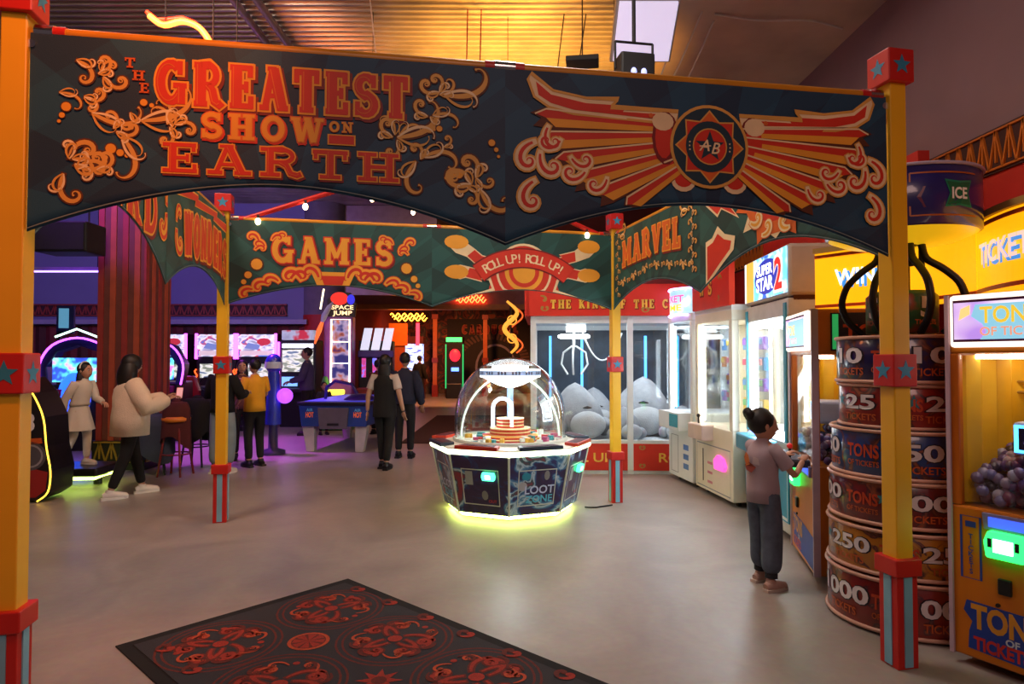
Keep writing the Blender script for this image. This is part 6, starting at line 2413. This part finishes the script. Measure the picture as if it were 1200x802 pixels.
for lab, x, y_, x1, z1, m_ in (
        ('pale cord hanging from the ceiling left of the rail joint', -1.62, 7.3, -1.42, 3.9, wire_w),
        ('left one of two red cords hanging from the ceiling', -.52, 7.5, -.55, 3.9, wire_r),
        ('right one of two red cords hanging from the ceiling', -.36, 7.5, -.40, 3.9, wire_r),
        ('left black cord in the amber glow under the ceiling', .62, 7.6, .40, 3.9, wire_k),
        ('right black cord in the amber glow under the ceiling', .88, 7.6, .62, 3.9, wire_k)):
    o = MB().tube([(0, 0, 0), ((x1 - x) * .5, 0, (z1 - 5.7) * .5), (x1 - x, 0, z1 - 5.7)], .008, m_, 6).build('ceiling_cable', None, (x, y_, 5.70))
    tag(o, lab, 'cord', 'cords hanging from the ceiling')
for lab, pts in (
        ('white cable swagging from the ceiling beam, left', [(1.75, 7.2, 5.5), (1.9, 7.8, 5.2), (1.72, 8.6, 4.9), (1.66, 9.6, 5.36)]),
        ('white cable swagging from the ceiling beam, middle', [(2.2, 7.4, 5.62), (2.12, 8.2, 5.3), (1.95, 9.2, 5.0), (1.68, 9.9, 5.36)]),
        ('white cable swagging from the ceiling beam, right', [(2.4, 7.6, 5.62), (2.3, 8.4, 5.25), (2.15, 9.4, 4.95), (1.7, 10.4, 5.36)]),
        ('white cable running along the soffit at the top right', [(2.35, 7.42, 5.60), (2.9, 7.52, 5.57), (3.5, 7.5, 5.58), (4.0, 7.75, 5.60)])):
    P_ = [Vector(p) for p in pts]
    f_ = []
    for i in range(3):
        for q in range(5):
            f_.append(P_[i].lerp(P_[i + 1], q / 5))
    f_.append(P_[3])
    for _ in range(3):
        f_ = [f_[0]] + [(f_[i - 1] + f_[i] * 2 + f_[i + 1]) / 4 for i in range(1, len(f_) - 1)] + [f_[-1]]
    o = MB().tube([p - P_[0] for p in f_], .012, wire_w, 6).build('ceiling_cable', None, tuple(P_[0]))
    tag(o, lab, 'cable', 'white cables under the soffit')

# ================================================================== PEOPLE
skin_m = mat('skin', '#b98a70', .55, var=.05)
eye_w = mat('eye_white', '#d8d4d0', .3)
eye_d = mat('eye_dark', '#20140f', .3)
lip_m = mat('lips', '#8c4a42', .5)
hair_m = mat('dark_hair', '#120d0c', .55, var=.3, scale=40)


def skin_surface(V, E, R, root=0, sub=2):
    me = bpy.data.meshes.new('skeleton')
    me.from_pydata([tuple(v) for v in V], E, [])
    o = bpy.data.objects.new('skeleton', me)
    COL.objects.link(o)
    o.modifiers.new('skin', 'SKIN').use_smooth_shade = True
    sv = me.skin_vertices[0].data
    for i, r in enumerate(R):
        sv[i].radius = r if isinstance(r, tuple) else (r, r)
        sv[i].use_root = (i == root)
    m = o.modifiers.new('sub', 'SUBSURF')
    m.levels = sub
    m.render_levels = sub
    dg = bpy.context.evaluated_depsgraph_get()
    dg.update()
    e = o.evaluated_get(dg)
    q = e.to_mesh()
    VV = [v.co.copy() for v in q.vertices]
    FF = [tuple(p.vertices) for p in q.polygons]
    e.to_mesh_clear()
    bpy.data.objects.remove(o)
    bpy.data.meshes.remove(me)
    return VV, FF


def person(label, loc, rz, h, top, trousers, shoes, hair='short', arms=None, legs=None, lean=0.0, sleeve='long', loose=0.0, hem=.90, head=1.0, skirt=None,
           hair_mat=None, head_turn=0.0, head_tilt=0.0, trouser_w=0.0, base_z=0.0, cuff=None, wid=1.0):
    s = h / 1.75
    t = thing('person', label, 'person', (loc[0], loc[1], base_z), rz)
    arms = arms or {}
    legs = legs or {}

    def S(p):
        return Vector(p) * s
    ln = lean
    pel = (0, 0, .96)
    wai = (0, -ln * .3, 1.10)
    che = (0, -ln * .8, 1.31)
    nek = (0, -ln * 1.1, 1.47)
    hc = Vector((0, -ln * 1.4 - .015, 1.625 - (head - 1) * .02))
    V = [pel, wai, che, nek, (0, -ln * 1.25, 1.53)]
    R = [(.125, .10), (.115, .09), (.135, .10), (.055, .055), (.05, .05)]
    E = [(0, 1), (1, 2), (2, 3), (3, 4)]
    J = {}
    for sd, nm in ((-1, 'r'), (1, 'l')):
        el, wr = arms.get(nm, ((.25 * sd, .03, 1.13), (.27 * sd, -.06, .88)))
        sh = (.165 * sd * wid, -ln * .95, 1.405)
        i = len(V)
        V += [(.10 * sd * wid, -ln * .9, 1.40), sh, el, wr]
        R += [.06 * wid, .055 * wid, .042 * wid, .028]
        E += [(2, i), (i, i + 1), (i + 1, i + 2), (i + 2, i + 3)]
        kn, an = legs.get(nm, ((.10 * sd, -.02, .52), (.10 * sd, .02, .085)))
        J[nm] = (Vector(sh), Vector(el), Vector(wr), Vector(kn), Vector(an))
        i = len(V)
        V += [(.09 * sd, 0, .90), kn, an]
        R += [.088, .060, .040]
        E += [(0, i), (i, i + 1), (i + 1, i + 2)]
    body = MB()
    VV, FF = skin_surface([S(v) for v in V], E, [tuple(np * s for np in r) if isinstance(r, tuple) else r * s for r in R])
    body.add(VV, FF, skin_m, True)
    # head
    Hd = Matrix.Rotation(head_turn, 3, 'Z') @ Matrix.Rotation(head_tilt, 3, 'X')
    hr = .108 * head

    def HP(x, y, z):
        return S(hc) + (Hd @ Vector((x, y, z))) * s * head
    P = []
    n, k = 18, 14
    for i in range(k + 1):
        a = pi * i / k
        for j in range(n):
            b = 2 * pi * j / n
            x, y, z = sin(a) * cos(b), sin(a) * sin(b), -cos(a)
            w = 1.0 if z > -.1 else 1 - .42 * (-.1 - z)
            P.append(HP(.078 * x * w, .098 * y * (w if y > 0 else (1 - .2 * max(0, -z - .3))) - (.012 if z < -.3 and y < 0 else 0), .118 * z))
    body.add(P, [(i * n + j, i * n + (j + 1) % n, (i + 1) * n + (j + 1) % n, (i + 1) * n + j) for i in range(k) for j in range(n)], skin_m, True)
    body.tube([HP(0, -.092, .02), HP(0, -.108, -.018), HP(0, -.095, -.032)], [.008 * s, .015 * s * head, .012 * s], skin_m, 8)
    for q in (-1, 1):
        body.ell(HP(.033 * q, -.085, .012), (.013 * s * head, .010 * s, .008 * s * head), eye_w, 8, 6)
        body.ell(HP(.033 * q, -.093, .012), (.006 * s * head, .004 * s, .006 * s * head), eye_d, 8, 6)
        body.tube([HP(.018 * q, -.092, .034), HP(.048 * q, -.084, .036)], .004 * s, hair_m, 5)
        body.ell(HP(.080 * q, .008, .0), (.012 * s, .020 * s * head, .030 * s * head), skin_m, 8, 8)
    body.tube([HP(-.024, -.088, -.052), HP(0, -.096, -.054), HP(.024, -.088, -.052)], .006 * s * head, lip_m, 6)
    # hands
    for nm, sd in (('r', -1), ('l', 1)):
        sh, el, wr, kn, an = J[nm]
        d = (wr - el).normalized()
        side = d.cross(Vector((0, 0, 1)))
        side = side.normalized() if side.length > .2 else Vector((0, -1, 0))
        nrm = side.cross(d).normalized()
        pc = wr + d * .055
        rot = Matrix((d, side, nrm)).transposed()
        body.ell(S(pc), (.055 * s, .040 * s, .018 * s), skin_m, 12, 8, rot)
        curl = -nrm if d.z > -.6 else Vector((0, -1, 0)) * .4 + nrm * .2
        for f, (off, lf) in enumerate(((-.030, .060), (-.010, .072), (.010, .068), (.028, .052))):
            b0 = wr + d * .09 + side * off
            body.tube([S(b0), S(b0 + d * lf * .5 + curl * .012), S(b0 + d * lf * .85 + curl * .034), S(b0 + d * lf * .85 + curl * .055)], [.0095 * s, .009 * s, .008 * s, .006 * s], skin_m, 6)
        tb = wr + d * .03 + side * (.034 * (-1 if sd < 0 else 1))
        sg_ = (-1 if sd < 0 else 1)
        body.tube([S(tb), S(tb + d * .03 + side * .022 * sg_ + curl * .012), S(tb + d * .060 + side * .020 * sg_ + curl * .024)], [.012 * s, .010 * s, .008 * s], skin_m, 6)
    body.build('body', t)
    # top
    if top:
        lo = loose
        m = MB()
        rings = [(hem, 0, .162 + lo, .128 + lo), (max(hem + .05, 1.0), .1, .158 + lo, .125 + lo), (1.12, .3, .150 + lo * .95, .120 + lo * .95), (1.24, .6, .158 + lo * .85, .124 + lo * .85), (1.33, .8, .172 + lo * .7, .122 + lo * .7),
                 (1.39, .95, .172 + lo * .45, .105 + lo * .4), (1.43, 1.05, .135 + lo * .2, .085 + lo * .2), (1.465, 1.1, .078, .068), (1.495, 1.15, .062, .060)]
        n = 24
        P = []
        for (z, q, rx, ry) in rings:
            for k_ in range(n):
                a = 2 * pi * k_ / n
                f = 1 + (.035 * sin(a * 5 + z * 9) if lo > .02 and z < 1.3 else .012 * sin(a * 4 + z * 12))
                P.append(S((rx * wid * f * cos(a), ry * f * sin(a) - ln * q, z)))
        m.add(P, [(r * n + k_, r * n + (k_ + 1) % n, (r + 1) * n + (k_ + 1) % n, (r + 1) * n + k_) for r in range(len(rings) - 1) for k_ in range(n)] + [tuple(range(n))[::-1]], top, True)
        if sleeve != 'none':
            for nm, sd in (('r', -1), ('l', 1)):
                sh, el, wr, kn, an = J[nm]
                s0 = Vector((.10 * sd * wid, -ln * .95, 1.375))
                if sleeve == 'short':
                    e = sh.lerp(el, .66)
                    m.tube([S(s0), S(sh + Vector((0, 0, -.005))), S(sh.lerp(e, .5)), S(e)], [.072 * s * wid, (.072 * wid + lo * .4) * s, (.068 * wid + lo * .5) * s, (.066 * wid + lo * .6) * s], top, 14)
                else:
                    m.tube([S(s0), S(sh + Vector((0, 0, -.005))), S(sh.lerp(el, .5)), S(el), S(el.lerp(wr, .5)), S(el.lerp(wr, .86)), S(el.lerp(wr, .96))],
                           [.072 * s, (.074 + lo * .4) * s, (.068 + lo * .55) * s, (.060 + lo * .6) * s, (.054 + lo * .55) * s, (.046 + lo * .4) * s, (.040 + lo * .1) * s], top, 14)
        o = m.build('top', t)
    if trousers:
        V = [(0, 0, 1.03), (0, 0, .95)]
        R = [(.135, .115), (.145, .122)]
        E = [(0, 1)]
        tw_ = trouser_w
        for nm, sd in (('r', -1), ('l', 1)):
            sh, el, wr, kn, an = J[nm]
            i = len(V)
            hip = Vector((.092 * sd, 0, .88))
            low = kn.lerp(an, .93 if not cuff else .86)
            V += [tuple(hip), tuple(hip.lerp(kn, .5)), tuple(kn), tuple(low)]
            R += [.105, .092 + tw_ * .6, .075 + tw_, .058 + tw_ * 1.3]
            E += [(1, i), (i, i + 1), (i + 1, i + 2), (i + 2, i + 3)]
        VV, FF = skin_surface([S(v) for v in V], E, [tuple(q * s for q in r) if isinstance(r, tuple) else r * s for r in R], root=1)
        MB().add(VV, FF, trousers, True).build('trousers', t)
    if skirt:
        m = MB()
        nu = 32
        P = []
        for j in range(9):
            q = j / 8
            for i in range(nu):
                a = 2 * pi * i / nu
                r = (.13 + .13 * q) * (1 + .07 * sin(a * 8) * q)
                P.append(S((r * cos(a), r * .85 * sin(a) + .02 * q, 1.10 - .50 * q)))
        m.add(P, [(j * nu + i, (j + 1) * nu + i, (j + 1) * nu + (i + 1) % nu, j * nu + (i + 1) % nu) for j in range(8) for i in range(nu)], skirt, True)
        m.build('skirt', t)
    # shoes
    for nm, sd in (('r', -1), ('l', 1)):
        an = J[nm][4]
        a = an.copy()
        m = MB()
        g = a.z - .085
        m.tube([S((a.x, a.y + .075, g + .045)), S((a.x, a.y + .02, g + .06)), S((a.x + .01 * sd, a.y - .08, g + .045)), S((a.x + .015 * sd, a.y - .17, g + .032)), S((a.x + .015 * sd, a.y - .195, g + .03))],
               [.036 * s, .052 * s, .048 * s, .038 * s, .012 * s], shoes[0], 12)
        m.tube([S((a.x, a.y + .01, g + .06)), S((a.x, a.y + .0, g + .115))], [.052 * s, .046 * s], shoes[0], 12)
        so = m.build('shoe', t)
        P = [(-.04, .095), (-.048, .0), (-.05, -.10), (-.03, -.19), (.03, -.19), (.05, -.10), (.045, .0), (.035, .095)]
        MB().prism([(S((a.x + .01 * sd + u, a.y + v, 0)).x, S((a.x, a.y + v, 0)).y) for u, v in P][::-1], shoes[1], None, .028 * s, g * s + .001).build('sole', so)
    if cuff:
        for nm in ('r', 'l'):
            kn, an = J[nm][3], J[nm][4]
            MB().tube([S(kn.lerp(an, .80)), S(kn.lerp(an, .90))], .062 * s, cuff, 12).build('trouser_cuff', t)
    # hair
    hm = hair_mat or hair_m
    m = MB()

    def cap(c, r, zmin=-9):
        P = []
        n, k = 20, 12
        for i in range(k + 1):
            a = pi * i / k
            for j in range(n):
                b = 2 * pi * j / n
                w = 1 + .02 * sin(b * 9 + i)
                x, y, z = r[0] * sin(a) * cos(b) * w, r[1] * sin(a) * sin(b) * w, -r[2] * cos(a)
                P.append(HP(c[0] + x, c[1] + y, max(c[2] + z, zmin)))
        m.add(P, [(i * n + j, i * n + (j + 1) % n, (i + 1) * n + (j + 1) % n, (i + 1) * n + j) for i in range(k) for j in range(n)], hm, True)
    if hair == 'short':
        cap((0, .022, .035), (.090, .098, .102), -.06)
    elif hair == 'bob':
        cap((0, .020, .030), (.112, .118, .116))
        cap((0, .036, -.050), (.124, .100, .105))
    elif hair == 'mane':
        cap((0, .020, .030), (.112, .118, .116))
        cap((0, .050, -.12), (.140, .105, .21))
    elif hair == 'long':
        cap((0, .022, .035), (.094, .102, .102))
        cap((0, .055, -.14), (.100, .062, .20))
    elif hair == 'bun':
        cap((0, .024, .030), (.090, .100, .104), -.07)
        for q in range(7):
            a = 2 * pi * q / 7
            m.ell(HP(.018 * cos(a), .118 + .012 * sin(a), .072 + .020 * sin(a)), (.034 * s * head, .034 * s * head, .034 * s * head), hm, 10, 8)
    m.build('hair', t)
    return t, S, HP


shoe_w = (mat('shoe_white', '#d8d4d0', .5), mat('sole_white', '#e4e2de', .5))
shoe_k = (mat('shoe_black', '#141214', .5), mat('sole_black', '#201c1c', .6))
# girl at the ticket machine
tee = mat('lilac_grey_tee', '#a3929a', .9, var=.08)
t, S, HP = person('small child with a hair bun in grey tee and dark jeans', (1.77, 4.60), radians(116), 1.22, tee, mat('charcoal_jeans', '#4a5464', .9, var=.2, scale=20),
                  (mat('pink_sneaker', '#a8867a', .7), mat('sneaker_sole', '#b8a89c', .7)), 'bun',
                  arms={'r': ((-.25, -.17, 1.13), (-.14, -.41, 1.255)), 'l': ((.25, -.20, 1.13), (.13, -.45, 1.27))},
                  legs={'r': ((-.10, -.01, .52), (-.12, .03, .085)), 'l': ((.09, -.06, .52), (.13, -.09, .085))},
                  sleeve='short', loose=.035, hem=.86, head=1.36, head_turn=radians(-22), head_tilt=radians(6), trouser_w=.035, wid=.82, cuff=mat('cuff_grey', '#24262c', .9))
d = Dec(lambda u, v, hh: S(Vector((u, .172 - u * u * 2.6, v)) + Vector((0, hh, 0))))
pm = (mat('print_blotch_orange', '#b8622a', .9), mat('print_blotch_pale', '#b8a8a8', .9), mat('print_blotch_red', '#8a3a2c', .9))
d.poly([(.06, 1.22), (.10, 1.30), (.06, 1.36), (.02, 1.33), (.0, 1.24)][::-1], pm[0], .004)
d.poly([(-.02, 1.16), (.05, 1.18), (.08, 1.23), (.0, 1.26), (-.07, 1.22)][::-1], pm[2], .006)
d.poly([(-.10, 1.24), (-.03, 1.25), (-.04, 1.32), (-.09, 1.31)][::-1], pm[1], .005)
plabel(d.build('tee_print', t), 'orange and pale blotch print on the back')

# woman in cream
cream_c = mat('cream_fleece', '#dccab4', .95, var=.08, bump=.3, bscale=90)
t, S, HP = person('woman in an oversized cream jacket and black trousers looking at her phone', (-4.47, 7.62), radians(128), 1.64, cream_c, mat('black_cloth', '#121013', .9), shoe_w, 'mane',
                  arms={'r': ((-.27, -.14, 1.10), (-.15, -.40, 1.20)), 'l': ((.26, -.14, 1.10), (.10, -.42, 1.22))},
                  legs={'r': ((-.10, .06, .52), (-.11, .22, .085)), 'l': ((.10, -.06, .52), (.11, -.16, .085))}, loose=.09, hem=.76, head_tilt=radians(8), head_turn=radians(22))
cuf = MB()
ph = thing('mobile_phone', 'phone with a pinkish screen held by the woman in cream', 'phone', (-4.06, 7.93, 1.125), radians(40))
MB().box((0, 0, .06), (.075, .012, .15), mat('phone_pink', '#c06a60', .4), 0, 1.0, radians(25)).build('case', ph, bevel=.004)
MB().box((0, -.008, .062), (.066, .004, .135), glow('phone_screen', '#e8a0a0', .6), 0, 1.0, radians(25)).build('screen', ph)

# girl in white on the bike ride
white_d = mat('white_dress', '#c4bdb0', .9, var=.06)
t, S, HP = person('girl in a white dress and headband standing on the motorbike ride', (-5.55, 8.34), radians(78), 1.30, white_d, mat('pale_tights', '#b8ac98', .9), (mat('pale_shoe', '#b8ac9c', .7), mat('pale_sole', '#c8c0b4', .7)), 'long',
                  arms={'r': ((-.24, .06, 1.12), (-.22, .10, .90)), 'l': ((.24, -.10, 1.14), (.16, -.32, 1.08))},
                  legs={'r': ((-.09, .02, .52), (-.10, .24, .085)), 'l': ((.09, -.08, .52), (.10, -.06, .085))}, lean=.07, skirt=white_d, head=1.15, loose=.01, hem=1.02, base_z=.242)
m = MB().tube([HP(.094 * cos(pi * i / 14), .01, .035 + .105 * sin(pi * i / 14)) for i in range(15)], .010, mat('headband', '#d8d4cc', .6), 6)
plabel(m.build('headband', t), 'white headband')

# couple behind the slim post and friends
person('woman in a black top and light jeans behind the slim yellow post', (-4.06, 9.12), radians(168), 1.66, mat('black_knit', '#100d10', .95), mat('light_jeans', '#7c8a92', .9, var=.1), shoe_w, 'long',
       arms={'r': ((-.27, -.06, 1.14), (-.20, -.28, 1.18)), 'l': ((.28, -.05, 1.14), (.20, -.26, 1.16))}, trouser_w=.035, loose=.02)
person('dark-haired girl in a dusky pink top half hidden by the slim post', (-4.30, 10.35), radians(20), 1.58, mat('dusky_pink', '#6a3a3c', .9), mat('dark_skirt', '#1a1418', .9), shoe_k, 'long',
       arms={'r': ((-.24, -.10, 1.16), (-.10, -.26, 1.36)), 'l': ((.24, -.06, 1.12), (.14, -.28, 1.10))})
person('person in a mustard yellow tee and black trousers beside the slim post', (-3.84, 9.7), radians(-128), 1.60, mat('mustard_tee', '#dc9a1c', .9, var=.08), mat('black_cloth'), shoe_k, 'short',
       arms={'r': ((-.24, -.06, 1.14), (-.12, -.24, 1.22)), 'l': ((.25, .0, 1.13), (.22, -.18, 1.0))}, sleeve='short', loose=.02)
person('man in a muted purple shirt standing sideways behind the air hockey table', (-4.32, 13.7), radians(-80), 1.84, mat('purple_shirt', '#4a4268', .9), mat('black_cloth'), shoe_k, 'short',
       arms={'r': ((-.26, -.08, 1.14), (-.20, -.30, 1.08)), 'l': ((.26, -.08, 1.14), (.20, -.30, 1.08))}, loose=.02)
person('child with dark hair at the far end of the air hockey table', (-3.98, 13.75), radians(30), 1.10, mat('child_grey', '#3a3444', .9), mat('black_cloth'), shoe_k, 'short', head=1.2)
# woman in black vest walking away
white_s = mat('white_sleeve', '#b8aca4', .9)
t, S, HP = person('woman in a black vest over a white tee walking away beside the air hockey table', (-1.86, 9.5), radians(172), 1.66, white_s, mat('black_cloth'), shoe_k, 'long',
                  arms={'r': ((-.25, .04, 1.13), (-.29, -.02, .88)), 'l': ((.25, .04, 1.13), (.27, .02, .88))},
                  legs={'r': ((-.07, .0, .52), (-.06, .10, .085)), 'l': ((.07, -.06, .52), (.05, -.05, .085))}, sleeve='short', hem=.94)
V = [(0, 0, .80), (0, 0, .96), (0, 0, 1.10), (0, 0, 1.31), (0, 0, 1.44)]
m = MB()
rg = [(.80, .185, .16), (.95, .180, .155), (1.10, .166, .14), (1.28, .178, .142), (1.36, .170, .138), (1.41, .130, .115), (1.46, .092, .085)]
n = 24
m.add([S((rx * cos(2 * pi * k / n), ry * sin(2 * pi * k / n), z)) for z, rx, ry in rg for k in range(n)], [(r * n + k, r * n + (k + 1) % n, (r + 1) * n + (k + 1) % n, (r + 1) * n + k) for r in range(len(rg) - 1) for k in range(n)], mat('black_vest', '#0f0d10', .95), True)
m.build('vest', t)
person('person in navy walking just ahead of the woman in the black vest', (-1.74, 10.55), radians(176), 1.70, mat('navy_top', '#1c2038', .9), mat('black_cloth'), shoe_k, 'short', loose=.03)
person('person in a dark red top by the slanted screens', (-2.86, 13.85), radians(160), 1.58, mat('dark_red_top', '#6a1a18', .9), mat('black_cloth'), shoe_k, 'short',
       arms={'r': ((-.25, -.10, 1.16), (-.18, -.32, 1.12)), 'l': ((.25, -.10, 1.16), (.18, -.32, 1.12))})
person('distant dark-clothed person standing in the orange-lit passage', (-3.45, 24.2), radians(150), 1.72, mat('black_knit'), mat('black_cloth'), shoe_k, 'short', loose=.03)
